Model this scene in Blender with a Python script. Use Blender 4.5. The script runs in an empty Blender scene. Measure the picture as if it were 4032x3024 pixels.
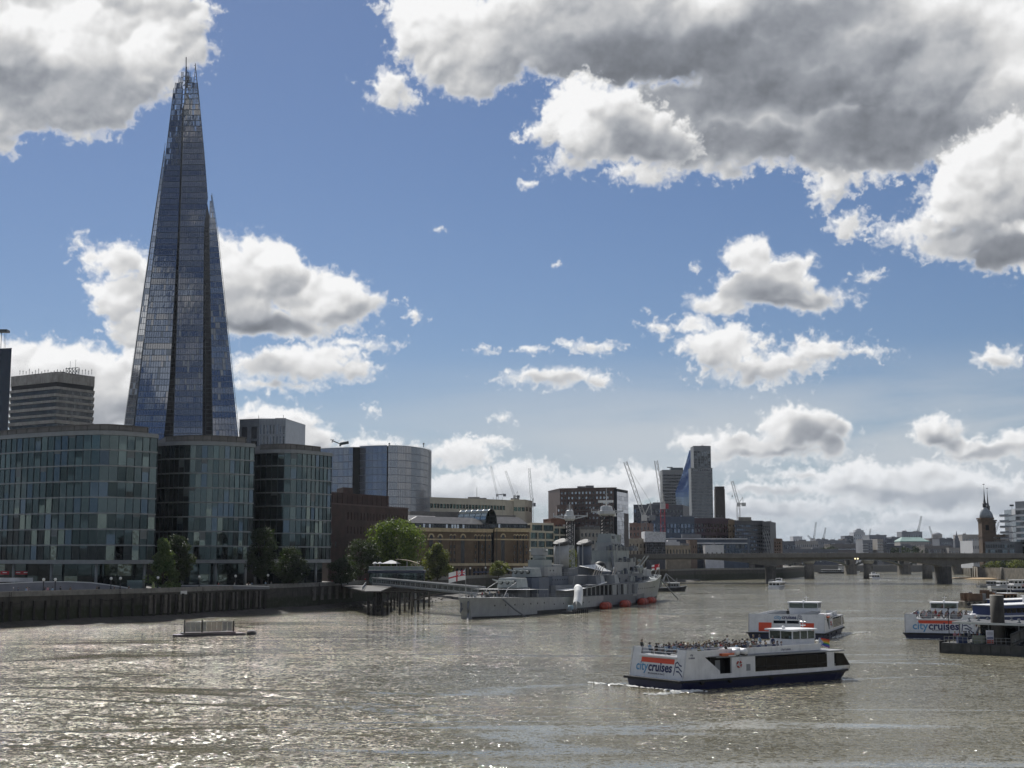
import bpy, bmesh, math, random
import numpy as np
from mathutils import Vector, Matrix, noise as mnoise
R = math.radians
sc = bpy.context.scene
C = sc.collection
random.seed(7)

# ------------------------------------------------------------------ camera
F = 5400.0                 # focal length in photo pixels (photo is 4032 wide)
HC = 16.0                  # eye height above the river
PITCH = math.atan((2191 - 1512) / F)
cam_d = bpy.data.cameras.new('camera')
cam = bpy.data.objects.new('camera', cam_d)
C.objects.link(cam)
cam_d.sensor_width = 36.0
cam_d.lens = F / 4032 * 36.0
cam_d.clip_start = 1.0
cam_d.clip_end = 60000.0
cam.location = (0, 0, HC)
cam.rotation_euler = (math.pi / 2 + PITCH, 0, 0)
sc.camera = cam
CP, SP = math.cos(PITCH), math.sin(PITCH)


def ray(px, py):
	u, v = (px - 2016) / F, (1512 - py) / F
	return u, CP - v * SP, SP + v * CP


def at(px, py, Y):
	"""point of the photo pixel at depth Y metres"""
	x, y, z = ray(px, py)
	return Vector((x * Y / y, Y, HC + z * Y / y))


def xat(px, Y, py=2191):
	return at(px, py, Y).x


def zat(py, Y):
	return at(2016, py, Y).z


def onz(px, py, z0=0.0):
	"""point of the photo pixel on the level z0"""
	x, y, z = ray(px, py)
	t = (z0 - HC) / z
	return Vector((x * t, y * t, z0))


# ------------------------------------------------------------------ light
SUN_EL, SUN_AZ = 45.0, -20.0       # azimuth from the view axis (+y), towards +x
sd = Vector((math.sin(R(SUN_AZ)) * math.cos(R(SUN_EL)), math.cos(R(SUN_AZ)) * math.cos(R(SUN_EL)), math.sin(R(SUN_EL))))
sun_d = bpy.data.lights.new('sun', 'SUN')
sun = bpy.data.objects.new('sun', sun_d)
C.objects.link(sun)
sun_d.energy = 5.0
sun_d.angle = R(0.53)
sun_d.color = (1.0, 0.97, 0.92)
sun.rotation_euler = (-sd).to_track_quat('-Z', 'Y').to_euler()
sun.location = (-200, 300, 500)

sc.view_settings.view_transform = 'Standard'
sc.view_settings.look = 'None'
sc.view_settings.gamma = 1.0
sc.view_settings.use_curve_mapping = False
sc.view_settings.exposure = 0.0
sc.render.engine = 'CYCLES'
sc.cycles.use_denoising = True
sc.cycles.use_adaptive_sampling = True
sc.cycles.adaptive_threshold = 0.015
sc.cycles.max_bounces = 6
sc.cycles.diffuse_bounces = 2
sc.cycles.glossy_bounces = 3
sc.cycles.transmission_bounces = 4
sc.cycles.transparent_max_bounces = 12
sc.cycles.volume_bounces = 0
sc.cycles.sample_clamp_indirect = 6.0
sc.cycles.caustics_reflective = False
sc.cycles.caustics_refractive = False


# ------------------------------------------------------------------ node helpers
class NT:
	def __init__(s, tree):
		s.t = tree

	def n(s, typ, **kw):
		nd = s.t.nodes.new(typ)
		for k, v in kw.items():
			setattr(nd, k, v)
		return nd

	def link(s, a, b):
		s.t.links.new(a, b)

	def put(s, sock, v):
		if hasattr(v, 'is_output'):
			s.t.links.new(v, sock)
		else:
			sock.default_value = v

	def m(s, op, a, b=None, c=None, clamp=False):
		nd = s.n('ShaderNodeMath', operation=op, use_clamp=clamp)
		for i, v in enumerate((a, b, c)):
			if v is not None:
				s.put(nd.inputs[i], v)
		return nd.outputs[0]

	def v(s, op, a, b=None, c=None):
		nd = s.n('ShaderNodeVectorMath', operation=op)
		for i, v in enumerate((a, b, c)):
			if v is not None:
				s.put(nd.inputs[i], v)
		return nd.outputs['Value'] if op in ('LENGTH', 'DOT_PRODUCT', 'DISTANCE') else nd.outputs[0]

	def smooth(s, v, lo, hi, a=0.0, b=1.0):
		nd = s.n('ShaderNodeMapRange', interpolation_type='SMOOTHSTEP')
		s.put(nd.inputs[0], v)
		for i, q in enumerate((lo, hi, a, b)):
			s.put(nd.inputs[1 + i], q)
		return nd.outputs[0]

	def noise(s, vec, scale, detail=4.0, rough=0.5, dist=0.0, out=0, typ='FBM', lac=2.0):
		nd = s.n('ShaderNodeTexNoise', noise_dimensions='3D', noise_type=typ)
		if vec is not None:
			s.link(vec, nd.inputs['Vector'])
		s.put(nd.inputs['Scale'], scale)
		nd.inputs['Detail'].default_value = detail
		nd.inputs['Roughness'].default_value = rough
		nd.inputs['Distortion'].default_value = dist
		nd.inputs['Lacunarity'].default_value = lac
		return nd.outputs[out]

	def mix(s, f, a, b, typ='RGBA', blend='MIX'):
		nd = s.n('ShaderNodeMix', data_type=typ, blend_type=blend)
		k = {'RGBA': (6, 7, 2), 'FLOAT': (2, 3, 0)}[typ]
		s.put(nd.inputs[0], f)
		for i, v in ((k[0], a), (k[1], b)):
			if isinstance(v, (tuple, list)) and len(v) == 3:
				v = (*v, 1)
			s.put(nd.inputs[i], v)
		return nd.outputs[k[2]]


# ------------------------------------------------------------------ sky with clouds
# clouds measured on the photo at 2212 px width: (ellipses cx, cy, rx, ry), raggedness, (darker undersides cx, cy, rx, ry, depth)
CLOUDS = [
	# low bank along the horizon first, nearer clouds over it
	([(985, 985, 105, 36), (1010, 1055, 280, 42), (1280, 1060, 210, 42), (760, 1010, 140, 40), (800, 975, 110, 26), (1130, 1020, 90, 30), (1390, 1045, 90, 40)], 1.0,
	 [(1000, 1085, 240, 30, .25), (1270, 1085, 180, 25, .25)]),
	([(1680, 1062, 190, 20), (1620, 1100, 270, 26), (2090, 1118, 210, 24), (1500, 1130, 300, 18), (2000, 1142, 260, 16), (1750, 1030, 120, 16)], 1.0,
	 [(1650, 1115, 260, 14, .4), (2080, 1128, 200, 12, .45), (1600, 1078, 170, 8, .35), (1800, 1045, 110, 8, .4)]),
	([(1890, 1045, 115, 50), (2060, 1060, 160, 44), (1990, 1030, 90, 40), (2170, 1080, 80, 40)], .8,
	 [(2010, 1078, 150, 20, .6), (1880, 1075, 90, 14, .35), (2150, 1100, 90, 14, .4)]),
	([(2025, 930, 58, 36), (2115, 975, 85, 26), (2070, 960, 50, 25), (2200, 960, 60, 30)], .8, [(2045, 945, 30, 24, .7), (2105, 985, 80, 14, .6)]),
	([(1725, 925, 95, 50), (1610, 962, 105, 34), (1745, 985, 90, 14), (1680, 970, 120, 26), (1500, 958, 45, 26), (1540, 985, 60, 18), (1790, 965, 40, 30)], .75,
	 [(1775, 945, 50, 40, .75), (1700, 988, 130, 12, .75), (1610, 985, 70, 12, .4), (1600, 940, 30, 30, .3)]),
	# behind the tall tower
	([(590, 925, 90, 58), (675, 950, 50, 36), (550, 960, 110, 40)], .8, [(600, 965, 90, 30, .3)]),
	([(100, 805, 165, 66), (210, 850, 105, 80), (10, 790, 90, 52), (285, 800, 60, 60), (120, 880, 170, 50)], .8,
	 [(110, 860, 180, 45, .4), (240, 880, 90, 50, .5)]),
	([(640, 790, 155, 36), (755, 742, 95, 15), (700, 765, 85, 26), (590, 832, 115, 14), (760, 800, 50, 30)], .8, [(630, 832, 170, 16, .8), (560, 800, 80, 25, .4)]),
	([(262, 568, 75, 40), (180, 522, 24, 20), (215, 545, 40, 24), (262, 645, 65, 62), (310, 720, 75, 58), (330, 600, 60, 50)], 1.1, [(280, 600, 50, 30, .35), (290, 700, 60, 40, .3)]),
	([(560, 595, 95, 76), (650, 622, 110, 52), (745, 655, 80, 52), (590, 700, 180, 32), (485, 545, 45, 40), (700, 640, 110, 56), (520, 660, 90, 60)], .65,
	 [(600, 712, 210, 34, .95), (500, 650, 60, 60, .5), (610, 640, 40, 40, .35), (740, 690, 60, 20, .5)]),
	# scraps
	([(1285, 749, 66, 14), (1230, 742, 22, 10)], 1.1, []), ([(1195, 815, 130, 22), (1290, 822, 40, 18)], .9, [(1200, 832, 110, 8, .35)]), ([(1150, 757, 34, 8)], 1.3, []), ([(1048, 757, 24, 11)], 1.3, []),
	([(897, 682, 22, 17), (862, 651, 10, 5)], 1.4, []), ([(1136, 397, 19, 11)], 1.2, []), ([(1120, 296, 16, 11)], 1.3, []), ([(950, 497, 11, 5)], 1.3, []),
	([(1085, 903, 24, 9)], 1.1, []), ([(810, 885, 11, 17)], 1.5, []), ([(1878, 597, 34, 13)], 1.3, []), ([(2162, 775, 48, 24), (2145, 758, 22, 18)], 1.0, [(2165, 788, 40, 10, .3)]),
	([(1204, 573, 10, 6)], 1.3, []), ([(1500, 580, 10, 8)], 1.4, []), ([(460, 18, 24, 16)], 1.5, []), ([(820, 10, 20, 12)], 1.5, []), ([(1060, 955, 60, 14)], 1.2, []),
	# cone shaped cumulus and the ragged one under it
	([(1555, 748, 100, 46), (1655, 788, 140, 38), (1770, 755, 92, 32), (1422, 704, 30, 20), (1500, 700, 44, 28), (1862, 757, 42, 14), (1620, 815, 110, 20)], 1.15,
	 [(1570, 790, 70, 20, .3), (1660, 805, 80, 16, .3), (1760, 775, 70, 12, .25)]),
	([(1655, 620, 110, 50), (1625, 550, 52, 42), (1735, 648, 112, 28), (1560, 648, 84, 28), (1700, 590, 60, 40)], .65,
	 [(1650, 625, 75, 45, .75), (1700, 660, 140, 16, .75), (1690, 575, 35, 30, .4)]),
	# upper left cumulus
	([(110, 135, 240, 140), (330, 55, 115, 80), (415, 112, 46, 50), (310, 190, 55, 46), (-230, 110, 330, 210), (60, 245, 120, 42), (150, -40, 260, 110), (200, 215, 60, 60)], 1.0,
	 [(110, 195, 190, 60, .6), (-50, 130, 130, 80, .4), (200, 120, 60, 50, .3)]),
	# big bank upper right
	([(1815, 378, 56, 46), (1790, 415, 36, 36), (1700, 350, 60, 18), (1900, 380, 40, 20)], 1.7, []), ([(1830, 490, 40, 34), (1850, 475, 30, 25)], 1.2, []),
	([(1010, 95, 150, 110), (836, 192, 52, 42), (870, 215, 45, 25), (1400, 50, 430, 130), (1820, 90, 400, 160), (2170, 140, 250, 170), (900, 40, 70, 80),
	  (1520, 270, 360, 90), (1890, 275, 330, 98), (2180, 330, 150, 130), (2480, 330, 330, 330), (1400, 372, 80, 28), (1560, 362, 70, 26), (1480, 350, 120, 30)], 1.0,
	 [(1500, 120, 420, 80, 1.0), (1620, 200, 420, 70, .9), (1300, 170, 120, 60, .6), (1150, 120, 130, 80, .55), (1900, 150, 260, 110, .75), (1760, 40, 200, 70, .9), (1930, 60, 60, 40, .6), (2100, 230, 160, 60, .6), (1300, 60, 200, 80, .5), (1600, 300, 240, 42, .85), (1900, 285, 260, 70, .95), (2050, 300, 120, 60, .7)]),
	([(1285, 262, 104, 94), (1240, 352, 80, 24), (1220, 240, 50, 60), (1375, 285, 90, 66), (1440, 310, 90, 50)], .95,
	 [(1420, 310, 110, 50, .75), (1350, 290, 80, 50, .35)]),
	([(2110, 430, 120, 84), (2200, 540, 115, 52), (2010, 498, 115, 30), (2190, 360, 120, 100), (2080, 520, 120, 36)], .95,
	 [(2190, 535, 120, 45, 1.0), (2100, 520, 100, 30, .5), (2160, 430, 70, 40, .25)]),
]


AZEL = (-25.0, 25.0, -3.0, 31.0)      # extent of the cloud field in degrees


def azel(px, py):
	x, y, z = ray(px, py)
	l = math.sqrt(x * x + y * y + z * z)
	return math.degrees(math.atan2(x, y)), math.degrees(math.asin(z / l))


def perlin(X, Y, seed):
	rg = np.random.RandomState(seed)
	th = rg.rand(256, 256) * 2 * np.pi
	gx, gy = np.cos(th).astype('f4'), np.sin(th).astype('f4')
	xi, yi = np.floor(X).astype('i4'), np.floor(Y).astype('i4')
	xf, yf = (X - xi).astype('f4'), (Y - yi).astype('f4')
	u, v = xf ** 3 * (xf * (xf * 6 - 15) + 10), yf ** 3 * (yf * (yf * 6 - 15) + 10)

	def g(ix, iy, dx, dy):
		ix, iy = ix & 255, iy & 255
		return gx[iy, ix] * dx + gy[iy, ix] * dy
	a, b = g(xi, yi, xf, yf), g(xi + 1, yi, xf - 1, yf)
	c, d = g(xi, yi + 1, xf, yf - 1), g(xi + 1, yi + 1, xf - 1, yf - 1)
	return (a + (b - a) * u) * (1 - v) + (c + (d - c) * u) * v


def fbm(X, Y, f, octaves, seed, rough=0.5):
	r, amp = 0.0, 1.0
	for i in range(octaves):
		r = r + amp * perlin(X * f + i * 17.3, Y * f + i * 9.1, seed + i)
		f, amp = f * 2.03, amp * rough
	return r


def blur(a, n):
	for ax in (0, 1):
		for _ in range(2):
			p = np.pad(a, [(n, n) if k == ax else (0, 0) for k in (0, 1)], mode='edge')
			c = np.cumsum(p, axis=ax, dtype='f8')
			c = np.concatenate([np.zeros_like(np.take(c, [0], axis=ax)), c], axis=ax)
			L = a.shape[ax]
			s = [slice(None)] * 2
			t = [slice(None)] * 2
			s[ax], t[ax] = slice(2 * n + 1, 2 * n + 1 + L), slice(0, L)
			a = ((c[tuple(s)] - c[tuple(t)]) / (2 * n + 1)).astype('f4')
	return a


def sstep(x, lo, hi):
	t = np.clip((x - lo) / (hi - lo), 0, 1)
	return t * t * (3 - 2 * t)


def cloud_plate(W=1500, H=1020):
	"""coverage and brightness of the cumulus over the field AZEL: every cloud is a heap of round puffs"""
	X, Y = np.meshgrid(np.linspace(AZEL[0], AZEL[1], W).astype('f4'), np.linspace(AZEL[2], AZEL[3], H).astype('f4'))
	wx = fbm(X, Y, 0.55, 3, 11, 0.5)
	wy = fbm(X, Y, 0.55, 3, 31, 0.5)
	mx = fbm(X, Y, 1.8, 5, 111, 0.62)
	my = fbm(X, Y, 1.8, 5, 131, 0.62)
	fine = fbm(X + mx * 0.2, Y * 1.15 + my * 0.2, 2.6, 6, 91, 0.62)
	broad = fbm(X, Y * 1.4, 0.5, 4, 171, 0.55)
	k = 1.8228 / F * 57.29578
	alpha = np.zeros_like(X)
	lum = np.full_like(X, 0.85)
	dx, dy = (AZEL[1] - AZEL[0]) / (W - 1), (AZEL[3] - AZEL[2]) / (H - 1)
	rg = np.random.RandomState(5)
	for ells, rag, darks in CLOUDS:
		puffs = []
		box = [99, -99, 99, -99]
		for cx, cy, rx, ry in ells:
			a, e = azel(cx * 1.8228, cy * 1.8228)
			rx, ry = rx * k * 1.07, ry * k * 1.10
			m = min(rx, ry)
			puffs.append((a, e, rx * 0.93, ry * 0.93, 0.0))
			n = int(np.clip(10 + 7 * rx / m + 16 * m, 10, 90))
			for _ in range(n):
				t = rg.rand() * 2 * np.pi
				q = rg.rand() ** 0.4
				r = m * (0.16 + 0.34 * rg.rand() ** 2)
				r = max(0.10, min(r, 1.3))
				s = np.sin(t)
				px, py = a + np.cos(t) * q * max(rx - r * .7, 0), e + s * q * max(ry - r * .7, 0)
				if s < -0.3 and q > 0.6:
					r *= 0.7
				puffs.append((px, py, r * 1.1, r, (0.2 + rg.rand()) * m * 0.8 * np.sqrt(max(0, 1 - q * q * .9))))
			mg = 1.3
			box = [min(box[0], a - rx - mg), max(box[1], a + rx + mg), min(box[2], e - ry - mg), max(box[3], e + ry + mg)]
		i0, i1 = int(np.clip((box[0] - AZEL[0]) / dx, 0, W - 1)), int(np.clip((box[1] - AZEL[0]) / dx + 1, 1, W))
		j0, j1 = int(np.clip((box[2] - AZEL[2]) / dy, 0, H - 1)), int(np.clip((box[3] - AZEL[2]) / dy + 1, 1, H))
		sl = (slice(j0, j1), slice(i0, i1))
		small = min(1.0, 0.25 + max(x[3] for x in ells) * k * 0.7)
		XX = X[sl] + (wx[sl] * 0.55 * small + mx[sl] * 0.26 * rag * small ** .5)
		YY = Y[sl] + (wy[sl] * 0.40 * small + my[sl] * 0.22 * rag * small ** .5)
		cov = np.full_like(XX, -1.0)
		hgt = np.zeros_like(XX)
		for a, e, rx, ry, z in puffs:
			u0, u1 = int((a - rx - 1.2 - AZEL[0]) / dx) - i0, int((a + rx + 1.2 - AZEL[0]) / dx) - i0 + 1
			v0, v1 = int((e - ry - 1.0 - AZEL[2]) / dy) - j0, int((e + ry + 1.0 - AZEL[2]) / dy) - j0 + 1
			u0, v0 = max(u0, 0), max(v0, 0)
			if u1 <= u0 or v1 <= v0:
				continue
			s = (slice(v0, v1), slice(u0, u1))
			d = np.sqrt(((XX[s] - a) / rx) ** 2 + ((YY[s] - e) / ry) ** 2)
			c = (1 - d) * min(rx, ry)
			cov[s] = np.maximum(cov[s], c)
			h = z + min(rx, ry) * np.sqrt(np.clip(1 - d * d, 0, 1))
			hgt[s] = np.maximum(hgt[s], np.where(d < 1, h, 0))
		cov = cov + fine[sl] * 0.17 * rag * (0.4 + 0.6 * small)
		al = sstep(cov + broad[sl] * 0.10, -0.06, 0.10 + 0.26 * rag * small) ** 1.15
		wis = sstep(cov + 0.20 * small + 0.55 * rag * small * (fine[sl] - 0.25) + 0.30 * small * broad[sl], 0.0, 0.42 * small) * 0.55
		al = np.maximum(al, wis * sstep(cov, -0.5 * small, 0.0))
		hs = blur(hgt, 3)
		gy, gx = np.gradient(hs, dy, dx)
		nz = 1.0 / np.sqrt(1 + gx * gx + gy * gy)
		lam = (-gx * -0.42 + -gy * 0.90) * nz * 0.75 + nz * 0.2
		hb = blur(hgt, 12)
		gy2, gx2 = np.gradient(hb, dy, dx)
		lam2 = np.clip(0.42 * gx2 - 0.9 * gy2, -1, 1)
		dk = np.zeros_like(XX)
		for cx, cy, rx, ry, w in darks:
			a, e = azel(cx * 1.8228, cy * 1.8228)
			d = np.sqrt(((X[sl] + wx[sl] * 0.9 - a) / (rx * k * 1.25)) ** 2 + ((Y[sl] + wy[sl] * 0.7 - e) / (ry * k * 1.25)) ** 2)
			dk = np.maximum(dk, w * sstep(1.25 - d, 0.0, 0.95))
		thick = sstep(blur(np.clip(cov, 0, 9), 3), 0.0, 0.10 + 0.34 * small)
		edge = 1 - thick
		L = 0.73 + 0.17 * edge + 0.30 * lam * (1 - 0.6 * dk) + 0.12 * lam2 + 0.07 * broad[sl] + 0.06 * fine[sl]
		L = L * (1 - 0.68 * dk * thick) * (1 + 0.10 * dk * broad[sl] + 0.05 * dk * mx[sl])
		L = np.clip(L, 0.17, 0.93)
		lum[sl] = lum[sl] * (1 - al) + L * al
		alpha[sl] = alpha[sl] + al - alpha[sl] * al
	return alpha, lum


def make_world():
	w = bpy.data.worlds.new('World')
	sc.world = w
	w.use_nodes = True
	w.node_tree.nodes.clear()
	T = NT(w.node_tree)
	out = T.n('ShaderNodeOutputWorld')
	bg = T.n('ShaderNodeBackground')
	bg.inputs[1].default_value = 0.1
	T.link(bg.outputs[0], out.inputs[0])
	sky = T.n('ShaderNodeTexSky', sky_type='NISHITA')
	sky.sun_disc = False
	sky.sun_elevation = R(SUN_EL)
	sky.sun_rotation = R(SUN_AZ)
	sky.altitude = 0.0
	sky.air_density = 1.0
	sky.dust_density = 0.3
	sky.ozone_density = 3.0
	tc = T.n('ShaderNodeTexCoord')
	d = tc.outputs['Generated']
	sep = T.n('ShaderNodeSeparateXYZ')
	T.link(d, sep.inputs[0])
	az = T.m('MULTIPLY', T.m('ARCTAN2', sep.outputs[0], sep.outputs[1]), 57.29578)
	el = T.m('MULTIPLY', T.m('ARCSINE', sep.outputs[2]), 57.29578)
	# the cumulus field, grown above from puffs
	al, lu = cloud_plate()
	img = bpy.data.images.new('cumulus', al.shape[1], al.shape[0], float_buffer=True, is_data=True)
	buf = np.stack([al, lu, np.zeros_like(al), np.ones_like(al)], -1).astype('f4')
	img.pixels.foreach_set(buf.ravel())
	img.update()
	img.pack()
	uv = T.n('ShaderNodeCombineXYZ')
	T.link(T.m('MULTIPLY_ADD', az, 1 / (AZEL[1] - AZEL[0]), -AZEL[0] / (AZEL[1] - AZEL[0])), uv.inputs[0])
	T.link(T.m('MULTIPLY_ADD', el, 1 / (AZEL[3] - AZEL[2]), -AZEL[2] / (AZEL[3] - AZEL[2])), uv.inputs[1])
	ti = T.n('ShaderNodeTexImage', extension='CLIP', interpolation='Cubic')
	ti.image = img
	T.link(uv.outputs[0], ti.inputs[0])
	si = T.n('ShaderNodeSeparateColor')
	T.link(ti.outputs[0], si.inputs[0])
	edge = T.m('MULTIPLY', T.smooth(T.m('ABSOLUTE', az), 24.9, 22.5), T.smooth(el, 30.5, 26.0))
	edge = T.m('MULTIPLY', edge, T.m('GREATER_THAN', sep.outputs[1], 0.0))
	alpha = T.m('MULTIPLY', si.outputs[0], edge)
	# the same broken cumulus goes on round the rest of the sky
	sq = T.v('MULTIPLY', d, (1.0, 1.0, 1.6))
	gn = T.noise(sq, 3.4, 9.0, 0.56)
	galpha = T.m('MULTIPLY', T.smooth(gn, 0.50, 0.57), T.m('SUBTRACT', 1.0, edge))
	glum = T.smooth(gn, 0.54, 0.74, 0.84, 0.30)
	f = T.m('ADD', alpha, galpha, clamp=True)
	lum = T.mix(galpha, si.outputs[1], glum, typ='FLOAT')
	tint = T.mix(T.smooth(lum, 0.15, 0.70), (0.90, 0.97, 1.10), (1.0, 1.0, 1.0))
	cc = T.n('ShaderNodeVectorMath', operation='SCALE')
	T.link(tint, cc.inputs[0])
	T.link(T.m('MULTIPLY', lum, 10.0), cc.inputs['Scale'])
	skyc = T.mix(1.0, sky.outputs[0], SKY_TINT, blend='MULTIPLY')
	# thin high veil low in the west and the milky air above the horizon
	dn = T.v('MULTIPLY', d, (1.0, 1.0, 6.0))
	veil = T.m('MULTIPLY', T.smooth(el, 9.0, 4.5), T.smooth(T.noise(dn, 2.6, 5.0, 0.55, 0.4), 0.30, 0.58))
	veil = T.m('MULTIPLY', veil, T.smooth(az, -12.0, 6.0, 0.25, 1.0))
	skyc = T.mix(T.m('MULTIPLY', veil, 0.90), skyc, (5.3, 5.7, 6.1))
	col = T.mix(f, skyc, cc.outputs[0])
	col = T.mix(T.smooth(el, 5.5, -0.5, 0.0, 0.62), col, (3.9, 4.6, 5.5))
	T.link(col, bg.inputs[0])


SKY_TINT = (0.46, 0.50, 0.59)
make_world()


# ------------------------------------------------------------------ materials
MATS = {}


def mat(name, col, rough=0.65, metal=0.0, spec=0.5, var=0.10, vs=0.35, bump=0.0, bs=6.0, streak=0.0, alpha=1.0):
	"""plain paint, stone, metal or tinted glass with uneven tone; streak adds rain stains that run down"""
	if name in MATS:
		return MATS[name]
	m = bpy.data.materials.new(name)
	m.use_nodes = True
	T = NT(m.node_tree)
	b = m.node_tree.nodes['Principled BSDF']
	b.inputs['Roughness'].default_value = rough
	b.inputs['Metallic'].default_value = metal
	b.inputs['Specular IOR Level'].default_value = spec
	base = (*col, 1)
	if var > 0 or streak > 0:
		pos = T.n('ShaderNodeNewGeometry').outputs['Position']
		n = T.noise(pos, vs, 5.0, 0.6)
		f = T.smooth(n, 0.28, 0.72)
		c = T.mix(f, tuple(max(0, x * (1 - var)) for x in col), tuple(min(1, x * (1 + var)) for x in col))
		if streak > 0:
			st = T.noise(T.v('MULTIPLY', pos, (1.0, 1.0, 0.07)), 1.4, 4.0, 0.6)
			c = T.mix(T.m('MULTIPLY', T.smooth(st, 0.50, 0.72), streak), c, tuple(x * 0.45 for x in col))
		T.link(c, b.inputs['Base Color'])
		if bump > 0:
			bp = T.n('ShaderNodeBump')
			bp.inputs['Strength'].default_value = bump
			bp.inputs['Distance'].default_value = 0.3
			T.link(T.noise(pos, bs, 4.0, 0.6), bp.inputs['Height'])
			T.link(bp.outputs[0], b.inputs['Normal'])
	else:
		b.inputs['Base Color'].default_value = base
	if alpha < 1:
		b.inputs['Alpha'].default_value = alpha
	m.diffuse_color = base
	MATS[name] = m
	return m


def glass(name, col, rough=0.06, wav=0.0, ws=0.5):
	"""coated facade glass: tinted mirror of what is around it, a little wavy from pane to pane"""
	if name in MATS:
		return MATS[name]
	m = bpy.data.materials.new(name)
	m.use_nodes = True
	T = NT(m.node_tree)
	b = m.node_tree.nodes['Principled BSDF']
	b.inputs['Base Color'].default_value = (*col, 1)
	b.inputs['Roughness'].default_value = rough
	b.inputs['Metallic'].default_value = 0.75
	if wav > 0:
		pos = T.n('ShaderNodeNewGeometry').outputs['Position']
		bp = T.n('ShaderNodeBump')
		bp.inputs['Strength'].default_value = wav
		bp.inputs['Distance'].default_value = 0.25
		T.link(T.noise(pos, ws, 2.0, 0.5), bp.inputs['Height'])
		T.link(bp.outputs[0], b.inputs['Normal'])
	MATS[name] = m
	return m


def brick(name, c1, c2, mortar, sx=4.2):
	if name in MATS:
		return MATS[name]
	m = bpy.data.materials.new(name)
	m.use_nodes = True
	T = NT(m.node_tree)
	b = m.node_tree.nodes['Principled BSDF']
	b.inputs['Roughness'].default_value = 0.85
	pos = T.n('ShaderNodeNewGeometry').outputs['Position']
	sep = T.n('ShaderNodeSeparateXYZ')
	T.link(pos, sep.inputs[0])
	cb = T.n('ShaderNodeCombineXYZ')
	T.link(T.m('ADD', sep.outputs[0], sep.outputs[1]), cb.inputs[0])
	T.link(sep.outputs[2], cb.inputs[1])
	br = T.n('ShaderNodeTexBrick')
	T.link(cb.outputs[0], br.inputs['Vector'])
	br.inputs['Color1'].default_value = (*c1, 1)
	br.inputs['Color2'].default_value = (*c2, 1)
	br.inputs['Mortar'].default_value = (*mortar, 1)
	br.inputs['Scale'].default_value = sx
	br.inputs['Mortar Size'].default_value = 0.012
	n = T.noise(pos, 0.25, 5.0, 0.6)
	k = T.n('ShaderNodeMix', data_type='RGBA', blend_type='MULTIPLY')
	k.inputs[0].default_value = 1.0
	T.link(br.outputs[0], k.inputs[6])
	T.link(T.mix(T.smooth(n, 0.3, 0.7), (0.75, 0.75, 0.75), (1.15, 1.15, 1.15)), k.inputs[7])
	T.link(k.outputs[2], b.inputs['Base Color'])
	MATS[name] = m
	return m


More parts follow.
